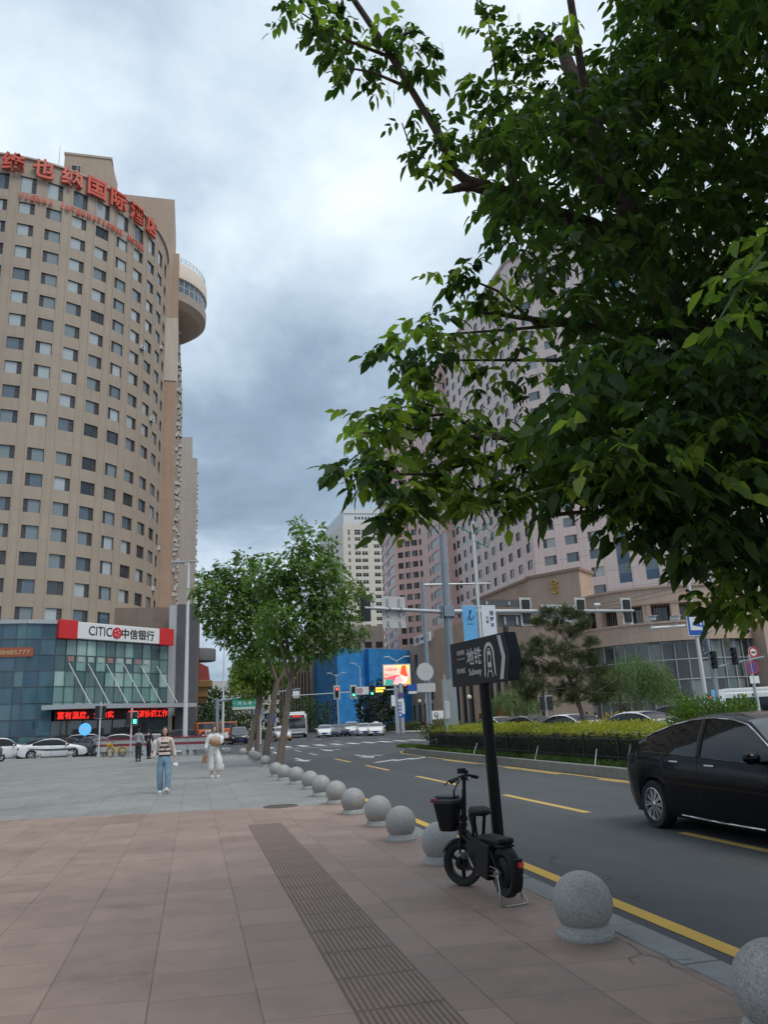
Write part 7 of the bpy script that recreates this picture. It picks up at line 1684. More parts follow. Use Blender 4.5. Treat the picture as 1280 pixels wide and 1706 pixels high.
b = MB(); b.tube([(.30, -.27, 1.04), (.38, -.1, 1.06), (.38, .1, 1.06), (.30, .27, 1.04)], .015, 6); b.build('handlebar', M_SIGH, yb); b = MB(); b.bb(.47, .78, -.17, .17, .80, .98); b.build('basket', M_YB, yb, None, .03); b = MB(); b.ball((-.27, 0, .86), (.14, .08, .05), 12); b.build('saddle', M_SIGH, yb)
for x in (-.52, .52):
    b = MB(); b.tube([(x+.37*math.cos(t), 0, .335+.37*math.sin(t)) for t in np.linspace(.3, PI-.3, 12)], .03, 6); b.build('mudguard', M_YB, yb)
sco = thing('scooter', 'dark blue scooter parked at the frame edge before the white estate car', 'scooter', (0, 0, 0)); pa = gp(2, 1267, 0); sco.location = (pa.x, pa.y-3, 0); sco.rotation_euler = (0, 0, R(15))
for x in (-.6, .6): b = MB(); b.lathe([(.12, -.05), (.22, -.05), (.24, 0), (.22, .05), (.12, .05)], 24, 0, (0, 0, 0), 'y'); o = b.build('wheel', M_TYRE, sco); o.location = (x, 0, .24)
M_BSC = mk('blue_scooter_body', (.05, .07, .11), .3, coat=.5)
b = MB(); b.ball((-.38, 0, .52), (.50, .19, .20), 16); b.ball((.50, 0, .62), (.14, .17, .36), 16); b.bb(-.1, .45, -.14, .14, .26, .34); b.ball((.60, 0, .42), (.22, .09, .10), 12); b.build('body', M_BSC, sco, 70); b = MB(); b.ball((-.35, 0, .76), (.38, .15, .07), 14); b.build('seat', M_SIGH, sco); b = MB(); b.tube([(.42, -.3, 1.08), (.5, 0, 1.02), (.42, .3, 1.08)], .02, 6); b.tube([(.52, 0, .8), (.48, 0, 1.03)], .03, 6); b.build('handlebar', M_SIGH, sco)
b = MB(); b.ball((.62, 0, .86), (.06, .10, .07), 12); b.build('headlight', M_HEAD, sco)

# ================================================================== hedge island: fence
M_FEN = mk('black_iron_fence', (.020, .020, .022), .4)
fn_ = thing('iron_fence', 'black iron picket fence in front of the clipped yellow green hedge', 'fence', (11.15, 0, .12))
Y0, Y1 = 6.0, 37.6
y = Y0
while y <= Y1+.01: b = MB(); b.bb(-.03, .03, y-.03, y+.03, 0, .80); b.ball((0, y, .83), .045, 8); b.build('post', M_FEN, fn_); y += 1.975
b = MB()
for z in (.22, .68): b.bb(-.014, .014, Y0, Y1, z, z+.035)
b.build('rail', M_FEN, fn_)
b = MB(); y = Y0+.11
while y < Y1: 
    b.bb(-.009, .009, y-.009, y+.009, .12, .80); b.add([(-.016, y, .80), (0, y-.02, .82), (.016, y, .80), (0, y+.02, .82), (0, y, .88)], [(0, 1, 4), (1, 2, 4), (2, 3, 4), (3, 0, 4)]); y += .115
struct(b.build('picket', M_FEN, fn_), 'stuff')
b = MB()
for y in (21.0, 25.0, 30.9): b = MB(); b.tube([(-.03, y, .42), (-.38, y-.45, .0)], .018, 6); b.build('stay', M_GALV, fn_)
# ================================================================== foliage
def leaf_material(name, dark, light, trans, hue=.0, gloss=.35):
    g = NG(name); t = g.t; geo = g.n('ShaderNodeNewGeometry'); tc_ = g.n('ShaderNodeTexCoord')
    nz = g.noise(tc_.outputs['Object'], 1.3, 3); k = g.math('ADD', g.math('MULTIPLY', geo.outputs['Random Per Island'], .65), g.rng(nz, .35, .65, 0, .35))
    c_ = g.mix(k, dark, light)
    b = g.b; g.l(c_, b.inputs['Base Color']); b.inputs['Roughness'].default_value = .5; b.inputs['Specular IOR Level'].default_value = gloss
    tr = g.n('ShaderNodeBsdfTranslucent'); tcol = g.mix(k, tuple(x*1.15 for x in dark[:1])+(dark[1]*1.7, dark[2]*.5), (light[0]*2.0, light[1]*2.1, light[2]*.6)); g.l(tcol, tr.inputs[0])
    mx_ = g.n('ShaderNodeMixShader'); mx_.inputs[0].default_value = trans
    out = [n for n in t.nodes if n.type == 'OUTPUT_MATERIAL'][0]
    g.l(b.outputs[0], mx_.inputs[1]); g.l(tr.outputs[0], mx_.inputs[2]); g.l(mx_.outputs[0], out.inputs[0]); return g.m
def nrm(a): return a/np.maximum(np.linalg.norm(a, axis=1, keepdims=True), 1e-9)
SHAPES = {'ovate': ((.30, .50), (.68, .36)), 'narrow': ((.3, .5), (.65, .45)), 'round': ((.3, .5), (.72, .46)), 'needle': ((.3, .5), (.7, .5))}
def leaves(name, P, D, Nn, L_, W_, mats, parent=None, shape='ovate', droop=.12, mi=None, stuff=False):
    """one mesh of many small leaves: bases P, directions D, rough normals Nn, lengths L_, widths W_ (arrays)"""
    n = len(P); D = nrm(D); S_ = nrm(np.cross(D, Nn)); U = nrm(np.cross(S_, D)); L_ = np.asarray(L_)[:, None]; W_ = np.asarray(W_)[:, None]
    (a, wa), (c_, wc) = SHAPES[shape]
    f = .10
    mid = P + D*L_*.5 - U*L_*droop*.35; tip = P + D*L_ - U*L_*droop*1.4
    V = np.stack([P, P+D*L_*a+S_*W_*wa+U*W_*f, P+D*L_*c_+S_*W_*wc+U*W_*f-U*L_*droop*.6, tip, P+D*L_*c_-S_*W_*wc+U*W_*f-U*L_*droop*.6, P+D*L_*a-S_*W_*wa+U*W_*f, mid], 1).reshape(-1, 3)
    F = np.array([(0, 1, 6), (1, 2, 6), (2, 3, 6), (3, 4, 6), (4, 5, 6), (5, 0, 6)])[None] + (np.arange(n)*7)[:, None, None]; F = F.reshape(-1, 3)
    me = bpy.data.meshes.new(name); me.vertices.add(len(V)); me.vertices.foreach_set('co', V.ravel().astype(np.float32))
    me.loops.add(F.size); me.loops.foreach_set('vertex_index', F.ravel().astype(np.int32)); me.polygons.add(len(F)); me.polygons.foreach_set('loop_start', np.arange(0, F.size, 3, dtype=np.int32)); me.polygons.foreach_set('loop_total', np.full(len(F), 3, dtype=np.int32))
    for m_ in (mats if isinstance(mats, (list, tuple)) else [mats]): me.materials.append(m_)
    if mi is not None: me.polygons.foreach_set('material_index', np.repeat(np.asarray(mi, dtype=np.int32), 6))
    me.polygons.foreach_set('use_smooth', [True]*len(me.polygons)); me.update(calc_edges=True); me.validate()
    o = bpy.data.objects.new(name, me); COL.objects.link(o)
    if parent: o.parent = parent
    if stuff: struct(o, 'stuff')
    return o
def rnd_dir(n, zlo=-1, zhi=1):
    t = RNG.uniform(0, 2*PI, n); z = RNG.uniform(zlo, zhi, n); r = np.sqrt(np.maximum(0, 1-z*z)); return np.c_[r*np.cos(t), r*np.sin(t), z]
def compound(centers, out, size, k=5, fold=.5):
    """pinnate leaves: stalk starts at centers, points along out, k leaflets each -> leaf arrays"""
    n = len(centers); out = nrm(out); up = np.tile([0, 0, 1.0], (n, 1)); side = nrm(np.cross(out, up)+1e-6); Ps, Ds, Ns, Ls = [], [], [], []
    st = size*1.5
    for q, (t, s) in enumerate(((1.0, 0), (.72, 1), (.72, -1), (.42, 1), (.42, -1), (.2, 1), (.2, -1))[:k]):
        p = centers + out*(st*t)[:, None] - up*(st*t*t*.35)[:, None]
        d = out*(1.0 if s == 0 else .55) + side*s*.8 - up*(.55+RNG.uniform(-.25, .45, n))[:, None] + RNG.normal(0, .16, (n, 3))
        nn = up*.8 + side*s*fold + RNG.normal(0, .28, (n, 3))
        Ps.append(p); Ds.append(d); Ns.append(nn); Ls.append(size*(1.12 if s == 0 else 1.0)*RNG.uniform(.6, 1.3, n))
    return np.concatenate(Ps), np.concatenate(Ds), np.concatenate(Ns), np.concatenate(Ls)
M_BARK = mk('grey_brown_bark', (.17, .13, .105), .9, var=.3, vscale=9, bump=.8, bscale=22); M_BARKD = mk('dark_bark', (.060, .042, .034), .9, var=.3, vscale=12, bump=.8, bscale=30); M_TWIG = mk('green_twig', (.10, .13, .05), .7)
M_LEAF = leaf_material('maple_ash_leaf', (.011, .029, .014), (.070, .125, .040), .50, gloss=.25); M_YOUNGLIT = leaf_material('young_backlit_leaf', (.075, .135, .034), (.235, .315, .085), .58, gloss=.25)  # fringe leaves paler: young growth plus backlight put into the colour
M_LEAFB = leaf_material('street_tree_leaf', (.036, .085, .028), (.165, .25, .072), .45)
M_LEAFG = leaf_material('small_tree_leaf', (.085, .14, .030), (.20, .27, .060), .42)

# ---------------- big near tree: trunk stands beyond the frame edge and leans up into it
nt_ = thing('street_tree', 'big leafy tree with hanging ash-like leaves and one long bare limb overhanging the pavement', 'tree', (3.55, 2.3, 0))
NO = Vector((3.55, 2.3, 0))
def rel(p): return tuple(Vector(p)-NO)
b = MB()
tj = at(1075, 400, 5.4)
b.tube([rel((3.5, 2.3, -.05)), rel((3.5, 2.55, .5)), rel((3.62, 3.3, 1.7)), rel((3.8, 4.2, 3.2)), rel(tj+Vector((.05, -.1, -.7))), rel(tj), rel(tj+Vector((-.1, .35, 1.3))), rel(tj+Vector((-.25, .6, 2.8)))], [.24, .20, .175, .155, .14, .125, .10, .06], 14)
limb = [tj+Vector((0, 0, -.25)), at(985, 378, 5.35), at(905, 352, 5.2), at(850, 325, 5.05), at(785, 306, 4.95)]
b.tube([rel(p) for p in limb], [.10, .085, .072, .062, .055], 12)
b.tube([rel(at(800, 308, 4.97)), rel(at(770, 312, 4.95)), rel(at(752, 317, 4.93)), rel(at(738, 322, 4.92))], [.05, .034, .026, .006], 9)
up_ = [at(785, 306, 4.95), at(758, 285, 4.95), at(725, 215, 4.95), at(680, 140, 4.95), at(632, 62, 4.95), at(590, 0, 4.95), at(540, -90, 4.95), at(500, -190, 4.95)]
b.tube([rel(p) for p in up_], [.046, .034, .03, .028, .026, .024, .02, .014], 10)
b.tube([rel(at(1010, 330, 5.3)), rel(at(985, 200, 5.2)), rel(at(965, 90, 5.1)), rel(at(945, -40, 5.0)), rel(at(930, -200, 5.0))], [.07, .045, .036, .032, .02], 9)
b.tube([rel((3.72, 3.75, 2.5)), rel(at(1150, 690, 4.6)), rel(at(1000, 730, 4.5)), rel(at(820, 730, 4.5))], [.08, .05, .035, .012], 9)
b.tube([rel((3.75, 3.95, 2.8)), rel(at(1130, 560, 4.9)), rel(at(950, 540, 4.9)), rel(at(800, 520, 4.9))], [.08, .045, .03, .01], 9)
for q in ([(800, 730, 4.5), (700, 715, 4.5), (600, 722, 4.5)], [(900, 735, 4.5), (720, 790, 4.45), (590, 790, 4.4)], [(850, 735, 4.5), (740, 690, 4.5), (640, 700, 4.5)], [(950, 540, 4.9), (840, 550, 4.9), (700, 560, 4.85)], [(900, 545, 4.9), (830, 485, 4.9), (760, 455, 4.9)],
          [(950, 600, 4.8), (850, 600, 4.8), (740, 600, 4.8)], [(730, 300, 4.95), (700, 290, 5), (670, 205, 5)], [(650, 95, 4.95), (560, 60, 4.9), (500, 20, 4.9)], [(690, 150, 4.95), (620, 120, 4.9), (560, 110, 4.9)], [(640, 75, 4.95), (690, 50, 5), (710, 60, 5)], [(860, 330, 5), (830, 150, 5), (812, 20, 5)],
          [(1000, 740, 4.5), (1090, 880, 4.2), (1200, 1000, 4.0)], [(1150, 690, 4.4), (1060, 800, 4.2), (960, 860, 4.2)], [(900, 860, 4.5), (1000, 850, 4.4), (1080, 820, 4.3)]):
    b.tube([rel(at(*p)) for p in q], [.016, .011, .005], 6)
b.build('trunk', M_BARKD, nt_, 60)
for q in ([(960, 770, 3.9), (1010, 745, 3.8), (1090, 700, 3.6)], [(860, 830, 4.0), (960, 800, 3.9), (1060, 745, 3.7)], [(1195, 540, 2.9), (1230, 480, 2.9), (1275, 420, 2.95)]):
    tw = MB(); tw.tube([rel(at(*p)) for p in q], [.005, .007, .008], 6); tw.build('branch', M_TWIG, nt_, 60)
C = []      # clumps: px, py, Y, radius px, number of compound leaves
def cl(lst, Y, n, yg=.3): 
    lo = Y in (4.5, 4.4)
    for px, py, r in lst: C.append((px+(16 if lo else 0), py-(22 if lo else 0), Y+RNG.uniform(-.2, .2), r, n, RNG.random() < yg))
cl([(490, 12, 26), (520, 45, 28), (556, 90, 26), (585, 112, 22), (545, 20, 24), (560, 60, 24), (505, 5, 20)], 4.9, 9)
cl([(600, 80, 22), (640, 130, 18), (648, 60, 22), (695, 55, 22), (703, 90, 18), (700, 110, 14), (640, 95, 18), (575, 20, 18), (672, 50, 16)], 4.95, 7)
cl([(690, 195, 18), (712, 250, 20), (735, 225, 18), (752, 250, 16), (718, 275, 14), (770, 255, 18), (790, 240, 20), (770, 290, 14), (775, 210, 14)], 4.95, 7)
cl([(820, 25, 20), (812, 60, 22), (800, 130, 24), (845, 80, 22), (868, 70, 22), (850, 140, 28), (810, 180, 28), (880, 130, 28), (900, 80, 26), (925, 100, 25), (870, 190, 30), (830, 215, 30), (935, 40, 22), (812, 150, 22)], 5.0, 10)
cl([(745, 455, 16), (768, 462, 18), (790, 448, 20), (815, 480, 24), (850, 455, 24), (880, 490, 26), (800, 500, 14)], 4.9, 7)
cl([(645, 578, 20), (665, 560, 22), (690, 545, 24), (715, 530, 26), (738, 555, 28), (700, 575, 26), (725, 590, 26), (760, 560, 26), (660, 610, 16), (680, 640, 12), (740, 610, 22), (715, 625, 16), (775, 590, 24), (735, 520, 20), (690, 600, 20)], 4.85, 6, .75)
cl([(580, 712, 16), (600, 712, 18), (625, 705, 20), (650, 715, 22), (672, 705, 22), (700, 705, 26), (600, 740, 12), (620, 735, 14), (720, 720, 26), (655, 690, 14)], 4.5, 7, .75)
cl([(560, 790, 14), (580, 780, 20), (605, 790, 22), (628, 775, 22), (600, 815, 14), (650, 770, 24), (575, 805, 12), (615, 805, 14)], 4.4, 6, .7)
cl([(635, 870, 16), (655, 850, 18), (672, 840, 20), (645, 840, 14), (670, 870, 14), (660, 885, 12), (690, 830, 18)], 4.4, 6, .5)
cl([(690, 760, 34), (725, 780, 38), (760, 760, 42), (800, 770, 42), (840, 760, 42), (880, 770, 42), (740, 820, 30), (790, 825, 32), (830, 820, 34), (870, 830, 34), (905, 800, 38), (700, 800, 26), (760, 800, 34), (850, 800, 36), (800, 740, 34), (760, 735, 28), (900, 740, 38), (730, 740, 28), (780, 850, 20), (850, 860, 18), (760, 850, 18), (820, 850, 20), (715, 830, 22)], 4.5, 8, .75)
cl([(810, 650, 30), (850, 640, 34), (890, 620, 38), (830, 690, 34), (880, 680, 38), (920, 660, 42), (850, 560, 26), (890, 560, 32), (920, 520, 36), (830, 600, 22), (870, 510, 28), (900, 590, 34), (790, 690, 24), (840, 530, 20), (815, 560, 16)], 4.8, 4, .6)
cl([(x_, y_-34, r_) for x_, y_, r_ in [(930, 830, 28), (960, 815, 32), (940, 860, 16), (1000, 820, 36), (1035, 850, 32), (985, 850, 18), (1020, 890, 16), (1060, 830, 40), (1080, 880, 32), (1060, 910, 20), (1110, 890, 36), (1105, 935, 22), (1140, 920, 36), (1170, 960, 36), (1145, 965, 20), (1205, 990, 36), (1190, 1025, 22), (1235, 1000, 40), (1265, 970, 44), (1250, 1040, 22), (1220, 1035, 18), (1275, 1030, 26), (1130, 870, 40), (1180, 910, 44), (1230, 930, 46)]], 4.0, 9, .35)
cl([(1240, 450, 36), (1270, 430, 34), (1250, 490, 34), (1215, 480, 24), (1270, 520, 34), (1200, 540, 26), (1245, 540, 26), (1265, 395, 24)], 2.95, 4, .8)
cl([(1000, 760, 36), (1045, 730, 40), (1085, 700, 40), (1130, 695, 44), (1175, 690, 40), (1210, 720, 44), (1100, 760, 44), (1160, 770, 44), (980, 720, 36), (1040, 790, 36), (1220, 770, 40), (1260, 700, 36)], 3.5, 6, .6)
Pc, Oc, Sz = [], [], []
Mi = []
for px, py, Y, r, n, yg in C:
    c0 = at(px, py, Y); rad = r/FOC*(c0-CP).length
    q = rnd_dir(n)*(RNG.uniform(0, 1, n)**.45*rad)[:, None]; q[:, 1] *= 1.4
    Pc.append(np.array(c0)[None]+q); o_ = rnd_dir(n, -.5, .35); o_ = o_ + np.array([-.2, .0, 0]); Oc.append(o_); Sz.append(RNG.uniform(.078, .115, n)); Mi.append(np.where(RNG.random(n) < (.8 if yg else .12), 1, 0))
# dense inner mass (all behind the front sprays) plus unseen crown added above the frame to block light
poly = [(815, 215), (860, 175), (920, 150), (975, 120), (1030, 60), (1080, -260), (1500, -300), (1500, 980), (1285, 965), (1210, 925), (1150, 880), (1090, 835), (1040, 800), (985, 780), (930, 775), (905, 700), (945, 620), (960, 560), (930, 480), (880, 430), (840, 400), (800, 330), (815, 250)]
def inside(x, y):
    c_ = False
    for (x1, y1), (x2, y2) in zip(poly, poly[1:]+poly[:1]):
        if (y1 > y) != (y2 > y) and x < (x2-x1)*(y-y1)/(y2-y1)+x1: c_ = not c_
    return c_
HOLES = [(1015, 255, 17), (905, 280, 20), (985, 325, 24), (930, 290, 16), (1270, 60, 22), (1235, 110, 20), (1255, 205, 20), (900, 395, 18), (955, 455, 26)]
cnt = 0
while cnt < 7000:
    px, py = RNG.uniform(790, 1500), RNG.uniform(-300, 985)
    if not inside(px, py): continue
    if any((px-a)**2+(py-b_)**2 < r*r*1.5 for a, b_, r in HOLES) : continue
    Y = RNG.uniform(4.1, 6.9) if py < 560 else RNG.uniform(3.5, 5.8)
    p = at(px, py, Y)
    if p.z < 2.0: continue
    Pc.append(np.array(p)[None]); Oc.append(rnd_dir(1, -.6, .3)); Sz.append(RNG.uniform(.09, .14, 1)); cnt += 1
def pix(p):
    d = Vector(p)-CP; f_ = d.dot(CF); return (IW/2+FOC*d.dot(CR)/f_, IH/2-FOC*d.dot(CU)/f_) if f_ > .05 else (-9, -9)
def keep_crown(Q):      # the open sky left of the big limb stays open
    k_ = []
    for p in Q:
        x, y = pix(p); k_.append(not (-60 < x < 1330 and -60 < y < 1700) or inside(x, y))
    return np.array(k_)
def more(Q, lo, hi):
    Q = Q[keep_crown(Q)]; n = len(Q); Pc.append(Q); Oc.append(rnd_dir(n, -.5, .4)); Sz.append(RNG.uniform(lo, hi, n))
n_ = 1300      # unseen crown above and beside the frame, added to block overhead light
q = rnd_dir(n_)*(RNG.uniform(0, 1, n_)**.4)[:, None]*np.array([3.0, 3.2, 1.6]); more(np.array([4.3, 4.6, 8.2])+q, .10, .15)
n_ = 3200  # unseen leaf mass above the camera, thickened to keep sun off the crown
q = rnd_dir(n_)*(RNG.uniform(0, 1, n_)**.4)[:, None]*np.array([3.0, 3.2, 1.9]); more(np.array([4.6, .8, 6.6])+q, .10, .15)
n_ = 800
q = rnd_dir(n_)*(RNG.uniform(0, 1, n_)**.4)[:, None]*np.array([1.7, 2.0, 1.7]); more(np.array([5.3, 4.2, 4.6])+q, .10, .14)
Pc, Oc, Sz = np.concatenate(Pc), np.concatenate(Oc), np.concatenate(Sz); Mi = np.concatenate(Mi); Mi = np.concatenate([Mi, np.zeros(len(Sz)-len(Mi), int)])
P, D, Nn, L_ = compound(Pc - np.array(NO), Oc, Sz, 5)
leaves('crown', P, D, Nn, L_, L_*.50*RNG.uniform(.85, 1.15, len(L_)), [M_LEAF, M_YOUNGLIT], nt_, mi=np.tile(Mi, 5))
# hanging seed strings and fine petioles
sd_ = MB()
for k in range(46):
    px, py = random.choice([(570, 30), (600, 90), (640, 120), (655, 90), (690, 110), (745, 260), (770, 270), (850, 30), (700, 60)])
    p = at(px+random.uniform(-40, 40), py+random.uniform(-30, 30), 4.95); sd_.tube([rel(p), rel(p+Vector((random.uniform(-.03, .03), 0, -random.uniform(.1, .2))))], .0016, 3, 0, False)
sd_.build('seed_strings', M_TWIG, nt_)

# ---------------- street trees
def street_tree(label, base, joints, clumps, leafmat, n, size, name='street_tree', bark=M_BARK, k=5, shape='ovate', wr=.5):
    t = thing(name, label, 'tree', tuple(base)); o = Vector(base); b = MB()
    for pts, r in joints: b.tube([tuple(Vector(p)-o) for p in pts], r, 10)
    b.build('trunk', bark, t, 60); Pc, Oc = [], []
    for c_, rad in clumps:
        m_ = int(n*rad**2*7); q = rnd_dir(m_); q = q*(RNG.uniform(0, 1, m_)**.42*rad)[:, None]; q[:, 2] *= .85
        Pc.append(np.array(c_)[None]-np.array(o)+q); Oc.append(nrm(q)+rnd_dir(m_)*.6-np.array([0, 0, .15]))
    Pc, Oc = np.concatenate(Pc), np.concatenate(Oc); P, D, Nn, L_ = compound(Pc, Oc, np.full(len(Pc), size)*RNG.uniform(.8, 1.2, len(Pc)), k)
    leaves('crown', P, D, Nn, L_, L_*wr, leafmat, t, shape); return t
def cl3(lst, Y, dy=.9):
    out = []
    for px, py, r in lst:
        y = Y+RNG.uniform(-dy, dy); c_ = at(px, py, y); out.append((c_, r/FOC*(c_-CP).length))
    return out
Y1_ = 34.0; base1 = gp(464, 1277, 0.0); Y1_ = base1.y
TL = [(495, 872, 12), (503, 890, 15), (495, 912, 20), (518, 925, 22), (538, 902, 9), (530, 880, 12), (475, 945, 30), (505, 955, 32), (540, 950, 28), (552, 932, 13), (566, 956, 14), (548, 905, 8), (440, 960, 30), (470, 985, 34), (510, 995, 36), (550, 990, 34), (585, 985, 15), (607, 986, 9), (596, 972, 8), (575, 1020, 22), (540, 1030, 32), (500, 1035, 34), (460, 1030, 34), (598, 1045, 14), (560, 1058, 24), (520, 1070, 26), (480, 1070, 28), (545, 1085, 14), (588, 1072, 10), (450, 1070, 22), (500, 1090, 18)]
TR = [(405, 925, 12), (408, 945, 14), (372, 945, 14), (365, 965, 22), (390, 965, 24), (420, 975, 26), (435, 930, 14), (340, 960, 12), (330, 985, 12), (350, 985, 22), (380, 995, 30), (415, 1005, 32), (440, 1010, 30), (345, 1010, 20), (365, 1030, 26), (395, 1040, 30), (430, 1050, 28), (375, 1058, 18), (405, 1075, 22), (435, 1085, 22), (355, 1045, 12), (400, 1090, 14), (460, 1090, 18), (420, 1105, 12)]
def T1(px, py, dy=0): return at(px, py, Y1_+dy)
street_tree('tall leafy street tree on the paler leaning trunk at the kerb', base1, [([base1, T1(474, 1215), T1(482, 1150), T1(487, 1120)], [.17, .14, .12, .11]), ([T1(487, 1120), T1(476, 1060, .2), T1(490, 960, .2), T1(505, 890)], [.09, .07, .045, .015]), ([T1(487, 1125), T1(505, 1080, -.2), T1(545, 1010, -.3), T1(575, 980)], [.08, .06, .035, .012]), ([T1(485, 1130), T1(515, 1090, .4), T1(560, 1060, .5)], [.06, .04, .012]), ([T1(483, 1140), T1(470, 1085, -.5), T1(455, 1020, -.8)], [.06, .04, .012])],
            cl3([(x, y, r*.92) for x, y, r in TL], Y1_), M_LEAFB, 52, .16)
base2 = gp(441, 1269, 0.0); Y2_ = base2.y
def T2(px, py, dy=0): return at(px, py, Y2_+dy)
street_tree('darker leaning street tree whose crown spreads over the plaza', base2, [([base2, T2(449, 1215), T2(459, 1150), T2(462, 1135)], [.18, .15, .13, .12]), ([T2(462, 1137), T2(448, 1100), T2(425, 1040), T2(400, 970)], [.10, .08, .05, .015]), ([T2(460, 1145), T2(475, 1110), T2(470, 1050), T2(450, 980)], [.09, .07, .05, .015]), ([T2(449, 1105), T2(410, 1060, -.4), T2(360, 1000, -.6)], [.06, .04, .012]), ([T2(463, 1137), T2(490, 1100, .5), T2(500, 1060, .8)], [.07, .05, .02])],
            cl3([(x, y, r*.92) for x, y, r in TR], Y2_), M_LEAFB, 54, .16)
b3 = at(430, 1245, 48); b3.z = 0; 
def T3(px, py, dy=0): return at(px, py, 48+dy)
street_tree('smaller yellow green street tree on twin pale stems', (b3.x-.6, 48, 0), [([(b3.x-.6, 48, 0), T3(427, 1190), T3(434, 1140), T3(430, 1110)], [.16, .13, .10, .03]), ([(b3.x-.1, 48, 0), T3(431, 1190), T3(438, 1150), T3(450, 1110)], [.13, .11, .08, .02])],
            cl3([(400, 1115, 15), (415, 1105, 18), (395, 1130, 12), (410, 1130, 18), (430, 1120, 22), (425, 1140, 16), (450, 1115, 20), (395, 1145, 9), (445, 1140, 16), (412, 1150, 9), (470, 1120, 16)], 48, .8), M_LEAFG, 65, .17)
# trees far down the street
def far_tree(label, px, py, Y, w_, h_, mat, n=700, z0=1.0, name='tree', size=None):
    p = at(px, py, Y); base = (p.x, Y, ROAD); t = thing(name, label, 'tree', base)
    MB().tube([(0, 0, 0), (0, 0, h_*.6)], [.05*h_**.5+.05, .05], 7).build('trunk', M_BARK, t)
    q = rnd_dir(n)*(RNG.uniform(0, 1, n)**.4)[:, None]; lump = 1+.25*np.sin(q[:, 0]*5+px)*np.cos(q[:, 2]*4+q[:, 1]*3); Pq = q*lump[:, None]*np.array([w_/2, w_/2, (h_-z0)/2]) + np.array([0, 0, z0+(h_-z0)/2])
    s_ = size or max(.22, h_*.06); leaves('crown', Pq, nrm(q)+rnd_dir(n)*.7, rnd_dir(n)+np.array([0, 0, .8]), RNG.uniform(.7, 1.3, n)*s_, RNG.uniform(.7, 1.3, n)*s_*.6, mat, t); return t
M_LFAR = leaf_material('far_tree_leaf', (.022, .05, .02), (.06, .11, .04), .25); M_LCON = leaf_material('conifer_needles', (.016, .032, .018), (.045, .065, .030), .15); M_LWIL = leaf_material('willow_leaf', (.085, .13, .055), (.15, .21, .085), .35)
far_tree('green tree at the street end under the tall thin lamp', 352, 1200, 150, 9, 9.5, M_LFAR, 1400); far_tree('green tree beside the stepped shop roofs at the street end', 338, 1205, 170, 7, 8, M_LFAR, 900)
far_tree('dark tree behind the grey blue street plate', 412, 1200, 120, 7.0, 6.5, M_LFAR, 1100); far_tree('dark tree at the street end before the cream block', 392, 1205, 160, 7, 5, M_LFAR, 700); far_tree('dark green tree behind the bus roof', 497, 1195, 140, 8, 7.0, M_LFAR, 900); far_tree('small tree at the corner of the blue netting', 527, 1190, 140, 5, 5.5, M_LFAR, 700)
far_tree('dark conifer before the round canopied building, further from the poster post', 612, 1195, 116, 3.6, 6.8, M_LCON, 1100, .6, 'conifer_tree'); far_tree('dark conifer close beside the poster screen post', 648, 1195, 112, 3.6, 7.8, M_LCON, 1200, .8, 'conifer_tree'); far_tree('thin conifer between the two dark conifers by the poster post', 630, 1195, 120, 3.4, 6.2, mk('bare_twigs', (.14, .10, .08), .9), 600, .8, 'conifer_tree'); far_tree('slim young tree in front of the blue netting', 550, 1190, 134, 3, 5.5, M_LCON, 300, 1.0)
# pine on the hedge island
def pine(label, base, pts, rad, tufts, mat, nt2=26, needle=.17, bark=M_BARKD, branches=()):
    t = thing('pine_tree', label, 'tree', tuple(base)); o = Vector(base); b = MB(); b.tube([tuple(Vector(p)-o) for p in pts], rad, 10)
    for q, r in branches: b.tube([tuple(Vector(p)-o) for p in q], r, 6)
    b.build('trunk', bark, t, 60); P, D = [], []
    for c_, r, n in tufts:
        q = rnd_dir(n)*(RNG.uniform(0, 1, n)**.5*r)[:, None]; q[:, 2] *= .62
        for cc, qq in zip(q + np.array(c_) - np.array(o), q):
            d = rnd_dir(nt2)*.85 + np.array([0, 0, .35]) + qq/r*.5; P.append(np.tile(cc, (nt2, 1)) + RNG.normal(0, .03, (nt2, 3))); D.append(d)
    P, D = np.concatenate(P), np.concatenate(D); leaves('crown', P, D, rnd_dir(len(P)), np.full(len(P), needle)*RNG.uniform(.7, 1.2, len(P)), np.full(len(P), .013), mat, t, 'needle', .1); return t
M_PINE = leaf_material('pine_needles', (.030, .048, .020), (.105, .120, .055), .25); YP = 26.0
bp_ = at(985, 1236, YP); bp_.z = .12
def TP(px, py, dy=0): return at(px, py, YP+dy)
tp = [(915, 1020, 14), (940, 1018, 16), (962, 1025, 16), (975, 1040, 14), (900, 1035, 14), (930, 1040, 22), (955, 1055, 20), (985, 1070, 12), (900, 1070, 18), (925, 1080, 24), (955, 1090, 22), (985, 1095, 16), (885, 1085, 18), (870, 1105, 16), (895, 1115, 20), (930, 1115, 24), (965, 1120, 24), (995, 1115, 18), (870, 1135, 18), (900, 1145, 18), (935, 1150, 22), (975, 1150, 24), (1000, 1140, 16), (1015, 1150, 14), (880, 1158, 14), (1000, 1165, 14), (950, 1165, 14)]
